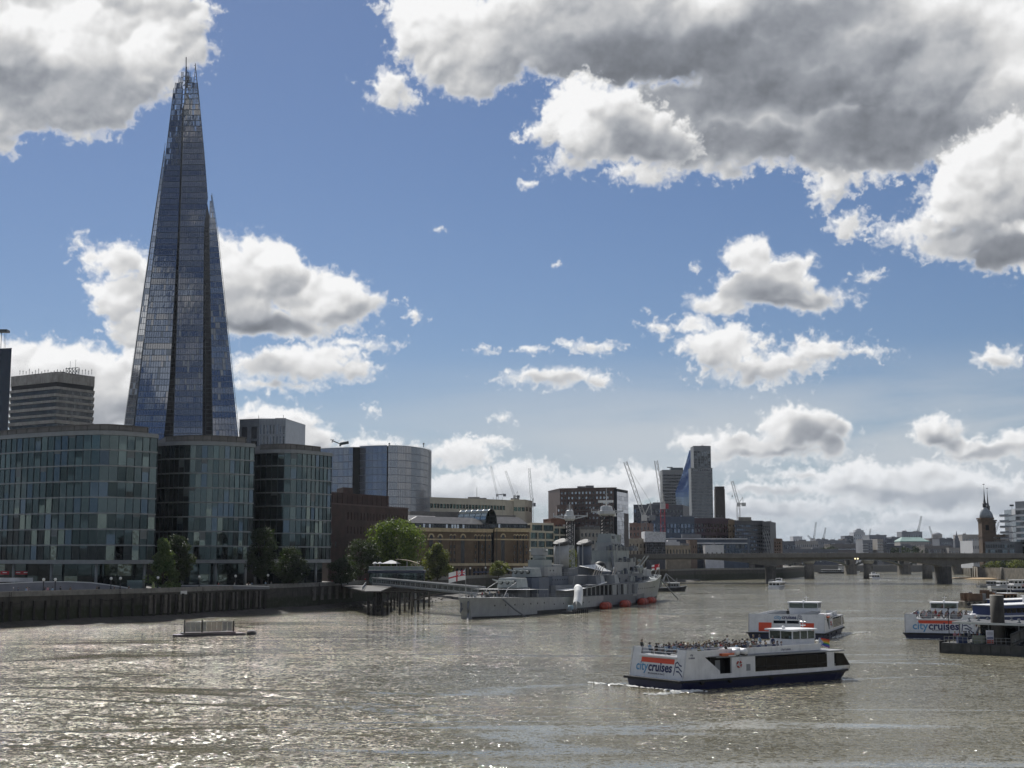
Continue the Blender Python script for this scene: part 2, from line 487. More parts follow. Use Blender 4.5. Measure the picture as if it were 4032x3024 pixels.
# ------------------------------------------------------------------ mesh builder
class MB:
	def __init__(s):
		s.v, s.f, s.mi = [], [], []

	def poly(s, pts, m=0):
		i = len(s.v)
		s.v += [tuple(p) for p in pts]
		s.f.append(tuple(range(i, i + len(pts))))
		s.mi.append(m)
		return s

	def box(s, lo, hi, m=0, M=None):
		x0, y0, z0 = lo
		x1, y1, z1 = hi
		c = [Vector(p) for p in ((x0, y0, z0), (x1, y0, z0), (x1, y1, z0), (x0, y1, z0), (x0, y0, z1), (x1, y0, z1), (x1, y1, z1), (x0, y1, z1))]
		if M is not None:
			c = [M @ p for p in c]
		i = len(s.v)
		s.v += [tuple(p) for p in c]
		for q in ((0, 3, 2, 1), (4, 5, 6, 7), (0, 1, 5, 4), (1, 2, 6, 5), (2, 3, 7, 6), (3, 0, 4, 7)):
			s.f.append(tuple(i + k for k in q))
			s.mi.append(m)
		return s

	def beam(s, a, b, w, h=None, m=0):
		"""square bar from a to b"""
		a, b = Vector(a), Vector(b)
		d = b - a
		L = d.length
		if L < 1e-6:
			return s
		q = d.to_track_quat('Z', 'Y').to_matrix().to_4x4()
		q.translation = a
		h = h or w
		return s.box((-w / 2, -h / 2, 0), (w / 2, h / 2, L), m, q)

	def tube(s, a, b, r0, r1=None, n=10, m=0, cap=True):
		a, b = Vector(a), Vector(b)
		d = b - a
		if d.length < 1e-6:
			return s
		r1 = r0 if r1 is None else r1
		q = d.to_track_quat('Z', 'Y').to_matrix()
		i = len(s.v)
		for k in range(n):
			t = 2 * math.pi * k / n
			e = q @ Vector((math.cos(t), math.sin(t), 0))
			s.v.append(tuple(a + e * r0))
			s.v.append(tuple(b + e * r1))
		for k in range(n):
			j = (k + 1) % n
			s.f.append((i + 2 * k, i + 2 * j, i + 2 * j + 1, i + 2 * k + 1))
			s.mi.append(m)
		if cap:
			s.f.append(tuple(i + 2 * k for k in range(n))[::-1])
			s.f.append(tuple(i + 2 * k + 1 for k in range(n)))
			s.mi += [m, m]
		return s

	def path(s, pts, r, n=6, m=0):
		for a, b in zip(pts[:-1], pts[1:]):
			s.tube(a, b, r, None, n, m)
		return s

	def prism(s, pts, z0, z1, m=0, mt=None, top=None):
		"""upright prism on the outline pts; top: another outline at z1"""
		n = len(pts)
		tp = top or pts
		area = sum(pts[i][0] * pts[(i + 1) % n][1] - pts[(i + 1) % n][0] * pts[i][1] for i in range(n))
		if area < 0:
			pts, tp = pts[::-1], tp[::-1]
		i = len(s.v)
		s.v += [(p[0], p[1], z0) for p in pts] + [(p[0], p[1], z1) for p in tp]
		for k in range(n):
			j = (k + 1) % n
			s.f.append((i + k, i + j, i + n + j, i + n + k))
			s.mi.append(m)
		s.f.append(tuple(i + n + k for k in range(n)))
		s.mi.append(m if mt is None else mt)
		s.f.append(tuple(i + k for k in range(n))[::-1])
		s.mi.append(m)
		return s

	def lathe(s, c, prof, n=16, m=0, M=None):
		i = len(s.v)
		c = Vector(c)
		for r, z in prof:
			for k in range(n):
				t = 2 * math.pi * k / n
				p = Vector((r * math.cos(t), r * math.sin(t), z))
				s.v.append(tuple((M @ p if M is not None else p) + c))
		for a in range(len(prof) - 1):
			for k in range(n):
				j = (k + 1) % n
				s.f.append((i + a * n + k, i + a * n + j, i + (a + 1) * n + j, i + (a + 1) * n + k))
				s.mi.append(m)
		s.f.append(tuple(i + k for k in range(n))[::-1])
		s.f.append(tuple(i + (len(prof) - 1) * n + k for k in range(n)))
		s.mi += [m, m]
		return s

	def loft(s, rings, m=0, cap=True, closed=True):
		"""skin over rings of equal length"""
		n = len(rings[0])
		i = len(s.v)
		for r in rings:
			s.v += [tuple(p) for p in r]
		for a in range(len(rings) - 1):
			for k in range(n if closed else n - 1):
				j = (k + 1) % n
				s.f.append((i + a * n + k, i + a * n + j, i + (a + 1) * n + j, i + (a + 1) * n + k))
				s.mi.append(m(a, k) if callable(m) else m)
		if cap and closed:
			s.f.append(tuple(i + k for k in range(n))[::-1])
			s.f.append(tuple(i + (len(rings) - 1) * n + k for k in range(n)))
			mm = m(0, 0) if callable(m) else m
			s.mi += [mm, mm]
		return s

	def ball(s, c, r, m=0, nu=10, nv=6, sq=(1, 1, 1)):
		prof = [(max(0.001, math.sin(math.pi * k / nv)) * r, -math.cos(math.pi * k / nv) * r) for k in range(nv + 1)]
		M = Matrix.Diagonal((*sq, 1))
		return s.lathe(c, prof, nu, m, M)

	def data(s, name, mats, smooth=False, fix=False):
		me = bpy.data.meshes.new(name)
		me.from_pydata(s.v, [], s.f)
		for m in (mats if isinstance(mats, (list, tuple)) else [mats]):
			me.materials.append(m)
		if me.materials and len(me.materials) > 1:
			me.polygons.foreach_set('material_index', s.mi)
		if smooth:
			me.polygons.foreach_set('use_smooth', [True] * len(me.polygons))
		if fix:
			bm = bmesh.new()
			bm.from_mesh(me)
			bmesh.ops.remove_doubles(bm, verts=bm.verts, dist=1e-4)
			bmesh.ops.recalc_face_normals(bm, faces=bm.faces)
			bm.to_mesh(me)
			bm.free()
		me.update()
		return me

	def build(s, name, mats, parent=None, smooth=False, kind=None, fix=False):
		return put(name, s.data(name, mats, smooth, fix), parent, kind)


WORLD = set()      # things whose parts are given in world coordinates


def put(name, me, parent=None, kind=None, loc=None, rot=None, scale=None):
	o = bpy.data.objects.new(name, me)
	C.objects.link(o)
	if parent is not None:
		o.parent = parent
		if parent.name in WORLD:
			o.matrix_parent_inverse = Matrix.Translation(-parent.location)
	if kind:
		o['kind'] = kind
	if loc is not None:
		o.location = loc
	if rot is not None:
		o.rotation_euler = rot
	if scale is not None:
		o.scale = scale
	return o


def tag(o, label, cat, group=None, kind=None):
	o['label'] = label
	o['category'] = cat
	if group:
		o['group'] = group
	if kind:
		o['kind'] = kind
	return o


def thing(name, label, cat, loc=(0, 0, 0), rz=0.0, group=None, world=False):
	o = bpy.data.objects.new(name, None)
	C.objects.link(o)
	o.empty_display_size = 0.5
	o.location = loc
	o.rotation_euler = (0, 0, rz)
	if world:
		WORLD.add(o.name)
	return tag(o, label, cat, group)


def struct(name, me):
	o = put(name, me)
	o['kind'] = 'structure'
	return o


def copy_tree(o, parent=None):
	c = o.copy()
	C.objects.link(c)
	c.parent = parent
	for ch in list(o.children):
		copy_tree(ch, c)
	return c


UNIT = {}


def unit(m, bevel=False):
	"""a unit cube mesh, centred, shared by every pane of the material m"""
	k = m.name
	if k not in UNIT:
		UNIT[k] = MB().box((-.5, -.5, -.5), (.5, .5, .5)).data('piece', [m])
	return UNIT[k]


def piece(name, m, parent, c, size, rz=0.0, tilt=0.0):
	return put(name, unit(m), parent, loc=c, rot=(tilt, 0, rz), scale=size)


def text_mesh(s, size, m, extrude=0.01, bold=0.0, shear=0.0, spacing=1.0):
	cu = bpy.data.curves.new('lettering', 'FONT')
	cu.body = s
	cu.size = size
	cu.extrude = extrude
	cu.offset = bold
	cu.shear = shear
	cu.space_character = spacing
	cu.resolution_u = 3
	cu.align_x = 'CENTER'
	cu.align_y = 'CENTER'
	o = bpy.data.objects.new('lettering', cu)
	C.objects.link(o)
	dg = bpy.context.evaluated_depsgraph_get()
	me = bpy.data.meshes.new_from_object(o.evaluated_get(dg))
	bpy.data.objects.remove(o)
	me.materials.clear()
	me.materials.append(m)
	return me


def text_width(me):
	xs = [v.co.x for v in me.vertices]
	return max(xs) - min(xs)


# ------------------------------------------------------------------ facades
def V2(p):
	return Vector((p[0], p[1], 0))


def facade(mb, A, B, z0, z1, nx, nz, wf=0.6, hf=0.6, rec=0.3, m=0, mr=None, sill=0.5):
	"""wall from A to B (left to right seen from outside) with nx by nz real openings; gives back the window places"""
	A, B = V2(A), V2(B)
	t = (B - A)
	L = t.length
	t = t / L
	nrm = Vector((t.y, -t.x, 0))
	rz = math.atan2(t.y, t.x)
	mr = m if mr is None else mr
	cw, ch = L / nx, (z1 - z0) / nz
	w, h = cw * wf, ch * hf
	out = []

	def P(s, z, d=0.0):
		q = A + t * s - nrm * d
		return (q.x, q.y, z)
	for j in range(nz):
		za = z0 + j * ch
		zb = za + (ch - h) * sill
		zc = zb + h
		zd = za + ch
		mb.poly([P(0, za), P(L, za), P(L, zb), P(0, zb)], m)
		mb.poly([P(0, zc), P(L, zc), P(L, zd), P(0, zd)], m)
		for i in range(nx):
			sa = i * cw
			sb = sa + (cw - w) / 2
			s2 = sb + w
			mb.poly([P(sa, zb), P(sb, zb), P(sb, zc), P(sa, zc)], m)
			mb.poly([P(s2, zb), P(sa + cw, zb), P(sa + cw, zc), P(s2, zc)], m)
			mb.poly([P(sb, zb), P(s2, zb), P(s2, zb, rec), P(sb, zb, rec)], mr)
			mb.poly([P(sb, zc, rec), P(s2, zc, rec), P(s2, zc), P(sb, zc)], mr)
			mb.poly([P(sb, zb), P(sb, zb, rec), P(sb, zc, rec), P(sb, zc)], mr)
			mb.poly([P(s2, zb, rec), P(s2, zb), P(s2, zc), P(s2, zc, rec)], mr)
			q = A + t * ((sb + s2) / 2) - nrm * (rec + 0.03)
			out.append((Vector((q.x, q.y, (zb + zc) / 2)), rz, w, h, i, j))
	return out


def windows(parent, places, mats, name='window', pick=None):
	for c, rz, w, h, i, j in places:
		m = mats[pick(i, j)] if pick else random.choice(mats)
		piece(name, m, parent, c, (w + 0.02, 0.06, h + 0.02), rz)


def block(name, label, cat, pts, back, z0, z1, wall, faces, wmats, roofm=None, parapet=0.8, wname='window', rec=0.3, group=None):
	"""building on the plan pts (front, left to right, world xy) closed by the offset `back`; faces[i] = list of window bands (za, zb, nx, nz, wf, hf)"""
	pts = [V2(p) for p in pts]
	o = thing(name, label, cat, (*(sum(pts, Vector()) / len(pts)).to_2d(), z0), 0, group, True)
	mb = MB()
	pl = []
	for i in range(len(pts) - 1):
		bands = faces[i] if i < len(faces) and faces[i] else []
		z = z0
		for za, zb, nx, nz, wf, hf in bands:
			if za > z + 1e-3:
				mb.poly([(*pts[i].to_2d(), z), (*pts[i + 1].to_2d(), z), (*pts[i + 1].to_2d(), za), (*pts[i].to_2d(), za)])
			pl += facade(mb, pts[i], pts[i + 1], za, zb, nx, nz, wf, hf, rec)
			z = zb
		if z1 > z + 1e-3:
			mb.poly([(*pts[i].to_2d(), z), (*pts[i + 1].to_2d(), z), (*pts[i + 1].to_2d(), z1), (*pts[i].to_2d(), z1)])
	bk = [pts[-1] + V2(back), pts[0] + V2(back)]
	ring = pts + bk
	for a, b in ((pts[-1], bk[0]), (bk[0], bk[1]), (bk[1], pts[0])):
		mb.poly([(a.x, a.y, z0), (b.x, b.y, z0), (b.x, b.y, z1), (a.x, a.y, z1)])
	mb.poly([(p.x, p.y, z1 - 0.3) for p in ring])
	w = mb.build('wall', [wall], o)
	rm = MB()
	cen = sum(ring, Vector()) / len(ring)
	outer = [(p.x + (p.x - cen.x) / max((p - cen).length, 1) * 0.25, p.y + (p.y - cen.y) / max((p - cen).length, 1) * 0.25) for p in ring]
	rm.prism(outer, z1 + 0.003, z1 + parapet)
	rm.build('roof', [roofm or wall], o)
	# odds and ends on the roof
	rg = random.Random(int(abs(pts[0].x * 13 + pts[0].y)))
	W = (pts[-1] - pts[0]).length
	for k in range(0 if W < 9 else rg.randint(1, 3)):
		c = pts[0].lerp(pts[-1], rg.uniform(.15, .85)) + V2(back) * rg.uniform(.25, .6)
		a, b, h = W * rg.uniform(.04, .12), W * rg.uniform(.03, .06), min(3.2, W * .06) * rg.uniform(.5, 1.1)
		MB().box((c.x - a, c.y - b, z1 + parapet + .003), (c.x + a, c.y + b, z1 + parapet + h)).build('roof_plant', [mat('roof_plant_grey', (.20, .20, .205), .7, var=.2)], o)
		if rg.random() < .5:
			MB().beam((c.x + a * .5, c.y, z1 + parapet + h), (c.x + a * .5, c.y, z1 + parapet + h + W * .07), .22).build('roof_mast', [mat('roof_mast_grey', (.12, .12, .125), .6)], o)
	windows(o, pl, wmats, wname)
	return o


def PX(px, Y, py=2150):
	"""plan point (x, y) of the photo column px at depth Y"""
	p = at(px, py, Y)
	return (p.x, p.y)


# ------------------------------------------------------------------ river
def river_material():
	m = bpy.data.materials.new('river_water')
	m.use_nodes = True
	T = NT(m.node_tree)
	b = m.node_tree.nodes['Principled BSDF']
	pos = T.n('ShaderNodeNewGeometry').outputs['Position']
	big = T.noise(T.v('MULTIPLY', pos, (0.6, 1.0, 1.0)), 0.02, 4.0, 0.55, 0.6)
	c = T.mix(T.smooth(big, 0.35, 0.65), (0.168, 0.152, 0.100), (0.226, 0.207, 0.142))
	T.link(c, b.inputs['Base Color'])
	b.inputs['Roughness'].default_value = 0.085
	b.inputs['Specular IOR Level'].default_value = 0.5
	b.inputs['IOR'].default_value = 1.33
	# chop of several lengths, as slopes; flatter in the wash lines and slicks that boats leave
	def slope(scale, amp, det, st=(0.85, 1.0, 1.0), dist=0.3):
		c_ = T.noise(T.v('MULTIPLY', pos, st), scale, det, 0.55, dist, out=1)
		return T.v('MULTIPLY', T.v('SUBTRACT', c_, (0.5, 0.5, 0.5)), (amp, amp, 0))
	chop = T.v('ADD', slope(0.22, 0.42, 2.0, (0.6, 1.0, 1.0), 0.8), T.v('ADD', slope(0.75, 0.65, 2.0), T.v('ADD', slope(2.3, 1.35, 1.0), slope(5.5, 1.2, 1.0))))
	lines = T.noise(T.v('MULTIPLY', pos, (0.12, 0.55, 1.0)), 0.05, 2.0, 0.45, 1.0)
	slick = T.smooth(T.m('ABSOLUTE', T.m('SUBTRACT', lines, 0.5)), 0.004, 0.020, 0.12, 1.0)
	patch = T.smooth(T.noise(T.v('MULTIPLY', pos, (0.5, 1.0, 1.0)), 0.03, 3.0, 0.55, 0.8), 0.36, 0.60, 0.50, 1.0)
	sc_ = T.n('ShaderNodeVectorMath', operation='SCALE')
	T.link(chop, sc_.inputs[0])
	T.link(T.m('MULTIPLY', T.m('MULTIPLY', slick, patch), WAVE), sc_.inputs['Scale'])
	nrm = T.v('NORMALIZE', T.v('ADD', sc_.outputs[0], (0, 0, 1)))
	T.link(nrm, b.inputs['Normal'])
	return m


WAVE = 1.9
struct('river', MB().poly([(-3000, -400, 0), (3000, -400, 0), (3000, 6000, 0), (-3000, 6000, 0)]).data('river', [river_material()]))

# ------------------------------------------------------------------ banks
ZP = 7.0      # level of the riverside walk above the low tide
M_stone = mat('embankment_stone', (0.060, 0.054, 0.044), 0.85, var=0.25, vs=0.5, bump=0.5, bs=1.2, streak=0.7)
def weed(m, top=4.3):
	"""tide line: green brown weed on the stone below the usual high water"""
	T = NT(m.node_tree)
	b = m.node_tree.nodes['Principled BSDF']
	src = b.inputs['Base Color'].links[0].from_socket
	pos = T.n('ShaderNodeNewGeometry').outputs['Position']
	sep = T.n('ShaderNodeSeparateXYZ')
	T.link(pos, sep.inputs[0])
	z = T.m('ADD', sep.outputs[2], T.m('MULTIPLY', T.noise(pos, .35, 4.0, .6), 2.2))
	f = T.m('MULTIPLY', T.smooth(z, top + 1.5, top + .3), T.smooth(T.noise(pos, .9, 4.0, .6), .30, .55, .35, 1.0))
	T.link(T.mix(f, src, (.026, .030, .011)), b.inputs['Base Color'])


weed(M_stone)
M_walk = mat('riverside_paving', (0.22, 0.21, 0.19), 0.8, var=0.12, vs=0.8)
M_mud = mat('foreshore_mud', (0.045, 0.039, 0.030), 0.8, var=0.35, vs=0.35, bump=0.8, bs=1.5)
M_land = mat('city_ground', (0.16, 0.155, 0.145), 0.9, var=0.2, vs=0.02)
# the line of the south river wall, seen on the photo where it meets the foreshore
WALL = [(-262, 40), (-190, 170), (-130, 292), (-116, 320), (-92, 352), (-76, 388), (-62, 425), (-45, 480), (-28, 545), (-12, 605), (12, 668), (34, 750), (62, 848), (98, 873), (122, 930), (196, 1005), (245, 1150), (262, 1420)]


def south_bank():
	g = [(*p, 0) for p in WALL]
	mb = MB()
	poly = WALL + [(300, 2000), (-60, 5900), (-2950, 5900), (-2950, 40)]
	mb.poly([(x, y, ZP) for x, y in poly[::-1]])
	struct('ground', mb.data('ground', [M_land]))
	walk = MB()
	for a, b in zip(WALL[:-1], WALL[1:]):
		a, b = Vector(a), Vector(b)
		walk.poly([(a.x, a.y, ZP + .004), (b.x, b.y, ZP + .004), (b.x - 17, b.y + 4, ZP + .004), (a.x - 17, a.y + 4, ZP + .004)][::-1])
	struct('pavement', walk.data('pavement', [M_walk]))
	# the river wall: one thing, its courses of stone and its coping as parts
	w = thing('river_wall', 'dark weathered stone river wall below the riverside walk', 'wall', (*WALL[3], 0), world=True)
	face = MB()
	cop = MB()
	for a, b in zip(WALL[:-1], WALL[1:]):
		a, b = Vector(a), Vector(b)
		t = (b - a).normalized()
		n = Vector((t.y, -t.x))
		q = [a + n * .5, b + n * .5, b - n * .8, a - n * .8]
		face.prism([a + n * .9, b + n * .9, b - n * .8, a - n * .8], -1.0, ZP - .2, top=q)
		cop.prism([a + n * .65, b + n * .65, b - n * .1, a - n * .1], ZP - .197, ZP + .25)
		cop.prism([a + n * .45, b + n * .45, b + n * .1, a + n * .1], ZP + .253, ZP + 1.0)
	face.build('wall_face', [M_stone], w)
	cop.build('coping', [mat('coping_stone', (0.20, 0.19, 0.17), 0.8, var=0.2, vs=0.6, streak=0.4)], w)
	# timber and steel fenders on the wall face
	mf = mat('wet_timber', (0.026, 0.022, 0.018), 0.8, var=0.4, vs=1.5)
	mp = mat('concrete_pier_panel', (0.115, 0.105, 0.09), 0.85, var=0.3, vs=0.8, streak=0.7)

	def along(s0, s1, n):
		for k in range(n):
			u = s0 + (s1 - s0) * k / (n - 1)
			i = min(int(u), len(WALL) - 2)
			a, b = Vector(WALL[i]), Vector(WALL[i + 1])
			t = (b - a).normalized()
			yield a + (b - a) * (u - i), Vector((t.y, -t.x)), math.atan2(t.y, t.x)
	for p, n, rz in along(4.0, 5.2, 9):
		piece('wall_panel', mp, w, (p.x + n.x * 1.0, p.y + n.y * 1.0, 3.9), (2.6, .35, 4.6), rz)
	for p, n, rz in along(3.93, 5.27, 19):
		piece('fender_pile', mf, w, (p.x + n.x * 1.35, p.y + n.y * 1.35, 3.2), (.45, .5, 6.4), rz)
	for p, n, rz in along(6.02, 6.5, 6):
		piece('wall_panel', mp, w, (p.x + n.x * 1.0, p.y + n.y * 1.0, 4.6), (1.9, .35, 4.0), rz)
	for p, n, rz in along(1.9, 3.85, 26):
		piece('fender_pile', mf, w, (p.x + n.x * 1.1, p.y + n.y * 1.1, 2.9), (.40, .45, 5.6), rz)
	for p, n, rz in along(2.2, 8.4, 9):
		ld = MB()
		q = p + n * 1.2
		t = Vector((math.cos(rz), math.sin(rz)))
		for s_ in (-.25, .25):
			ld.beam((q.x + t.x * s_, q.y + t.y * s_, .3), (q.x + t.x * s_, q.y + t.y * s_, ZP + .9), .1)
		for k in range(14):
			ld.beam((q.x - t.x * .25, q.y - t.y * .25, .6 + k * .5), (q.x + t.x * .25, q.y + t.y * .25, .6 + k * .5), .07)
		ld.build('ladder', [mf], w)
		MB().path([(*(p + n * .95 + t * x), z) for x, z in ((-6, ZP - 1.2), (-4, ZP - 1.7), (-2, ZP - 1.9), (0, ZP - 1.75), (2, ZP - 1.9), (4, ZP - 1.7), (6, ZP - 1.2))], .09, 5).build('wall_chain', [mf], w)
	# foreshore
	sh = MB()
	rg = random.Random(3)
	inner, outer = [], []
	for k in range(111):
		u = 1.6 + (len(WALL) - 5.62) * k / 110
		i = min(int(u), len(WALL) - 2)
		a, b = Vector(WALL[i]), Vector(WALL[i + 1])
		t = (b - a).normalized()
		n = Vector((t.y, -t.x))
		p = a + (b - a) * (u - i)
		wdt = 7 + 5 * mnoise.noise(Vector((u * 2.2, 0, 1))) + 2.5 * mnoise.noise(Vector((u * 9, 0, 5)))
		if 6.6 < u < 9.5:
			wdt += 9 * math.sin((u - 6.6) / 2.9 * math.pi)
		inner.append((*(p - n * 0.5), 1.2 + .3 * rg.random()))
		outer.append((*(p + n * max(2.5, wdt)), -0.05))
	mid = [tuple((Vector(a) * .45 + Vector(b) * .55) + Vector((0, 0, .12 + .35 * rg.random()))) for a, b in zip(inner, outer)]
	sh.loft([inner, mid, outer], closed=False, cap=False)
	struct('shore', sh.data('shore', [M_mud], True))


south_bank()


def north_bank():
	N = [(440, 60), (405, 500), (378, 700), (352, 850), (338, 1000), (422, 1300), (505, 1462)]
	mb = MB()
	mb.poly([(x, y, ZP) for x, y in N + [(700, 5900), (2950, 5900), (2950, 60)]][::-1])
	mb2 = mb.data('ground', [M_land])
	struct('ground', mb2)
	w = thing('river_wall', 'grey brick river wall with rounded buttresses on the far right bank', 'wall', (*N[4], 0), world=True)
	f = MB()
	for a, b in zip(N[:-1], N[1:]):
		a, b = Vector(a), Vector(b)
		t = (b - a).normalized()
		n = Vector((-t.y, t.x))
		f.prism([a + n * .8, b + n * .8, b - n * .8, a - n * .8], -1.0, ZP + 1.1)
	f.build('wall_face', [mat('north_wall_stone', (0.20, 0.18, 0.145), 0.85, var=0.3, vs=0.4, bump=.4, bs=1., streak=.6)], w)
	for k in range(14):
		a, b = Vector(N[3]), Vector(N[5])
		p = Vector(N[3]) + (Vector(N[4]) - Vector(N[3])) * min(k / 4, 1) if k < 4 else Vector(N[4]) + (Vector(N[5]) - Vector(N[4])) * (k - 4) / 9
		MB().tube((p.x - .6, p.y, -1), (p.x - .6, p.y, ZP + 1.6), 1.2, 1.1, 10).build('buttress', [MATS['north_wall_stone']], w, True)
	s = MB()
	a = onz(3785, 2283)
	rim = []
	c = Vector((onz(3845, 2280).x + 4, onz(3845, 2280).y + 10, 0))
	for k in range(26):
		t = 2 * math.pi * k / 26
		rim.append((c.x + 17 * math.cos(t), c.y + 45 * math.sin(t), -.05))
	s.loft([rim, [(c.x + (x - c.x) * .55, c.y + (y - c.y) * .55, .9) for x, y, z in rim], [(c.x + (x - c.x) * .1, c.y + (y - c.y) * .1, 1.1) for x, y, z in rim]])
	struct('beach', s.data('beach', [mat('beach_sand', (0.46, 0.33, 0.19), 0.9, var=0.15, vs=0.6)], True))


north_bank()
far = MB()
far.poly([(150, 1445, ZP - .05), (560, 1466, ZP - .05), (900, 1600, ZP - .05), (900, 5890, ZP - .05), (100, 5890, ZP - .05)])
far.poly([(150, 1445, -1), (560, 1466, -1), (560, 1466, ZP - .05), (150, 1445, ZP - .05)])
struct('ground', far.data('ground', [M_land]))


# ------------------------------------------------------------------ glass office blocks on the riverside walk
G_TEAL = [glass('teal_pane_dark', (0.032, 0.049, 0.051), 0.05, .03), glass('teal_pane_mid', (0.070, 0.098, 0.104), 0.05, .03), glass('teal_pane_pale', (0.108, 0.146, 0.148), 0.07, .03),
		  glass('blue_pane', (0.070, 0.104, 0.136), 0.05, .03), glass('black_pane', (0.016, 0.021, 0.022), 0.05, .03), glass('wavy_pane', (0.15, 0.185, 0.165), 0.03, .12, .9),
		  mat('blind_pane', (0.085, 0.105, 0.105), 0.35, spec=0.9, var=.1)]
M_band = mat('pale_floor_band', (0.24, 0.25, 0.247), 0.5, var=0.12, vs=.5)
M_mull = mat('dark_mullion', (0.03, 0.045, 0.05), 0.4)
M_core = mat('dark_interior', (0.012, 0.014, 0.015), 0.9, var=0)
M_plant = mat('rooftop_louvre', (0.20, 0.185, 0.165), 0.75, var=0.2, vs=.4, streak=.3)


def curve_pts(ctrl, n, py=1960):
	"""n+1 plan points spread evenly along the smooth line through (px, Y) controls"""
	P = [Vector(PX(a, b, py)) for a, b in ctrl]
	dense = []
	for i in range(len(P) - 1):
		p0, p1, p2, p3 = P[max(i - 1, 0)], P[i], P[i + 1], P[min(i + 2, len(P) - 1)]
		for k in range(24):
			t = k / 24
			dense.append(.5 * ((2 * p1) + (p2 - p0) * t + (2 * p0 - 5 * p1 + 4 * p2 - p3) * t * t + (3 * p1 - p0 - 3 * p2 + p3) * t ** 3))
	dense.append(P[-1])
	d = [0]
	for a, b in zip(dense[:-1], dense[1:]):
		d.append(d[-1] + (b - a).length)
	out = []
	j = 0
	for k in range(n + 1):
		s = d[-1] * k / n
		while j < len(d) - 2 and d[j + 1] < s:
			j += 1
		u = (s - d[j]) / max(d[j + 1] - d[j], 1e-9)
		out.append(dense[j].lerp(dense[j + 1], min(1, u)))
	return out


def inset(pts, d):
	out = []
	for i, p in enumerate(pts):
		a, b = pts[max(i - 1, 0)], pts[min(i + 1, len(pts) - 1)]
		t = (b - a).normalized()
		out.append(p - Vector((t.y, -t.x)) * d)
	return out


def strip(mb, pts, z0, z1, d0, d1, m=0):
	"""band that follows the line pts, from d0 outside to d1 inside"""
	o, i = inset(pts, -d0), inset(pts, d1)
	mb.loft([[(*a, z0), (*b, z0), (*b, z1), (*a, z1)] for a, b in zip(o, i)], m)


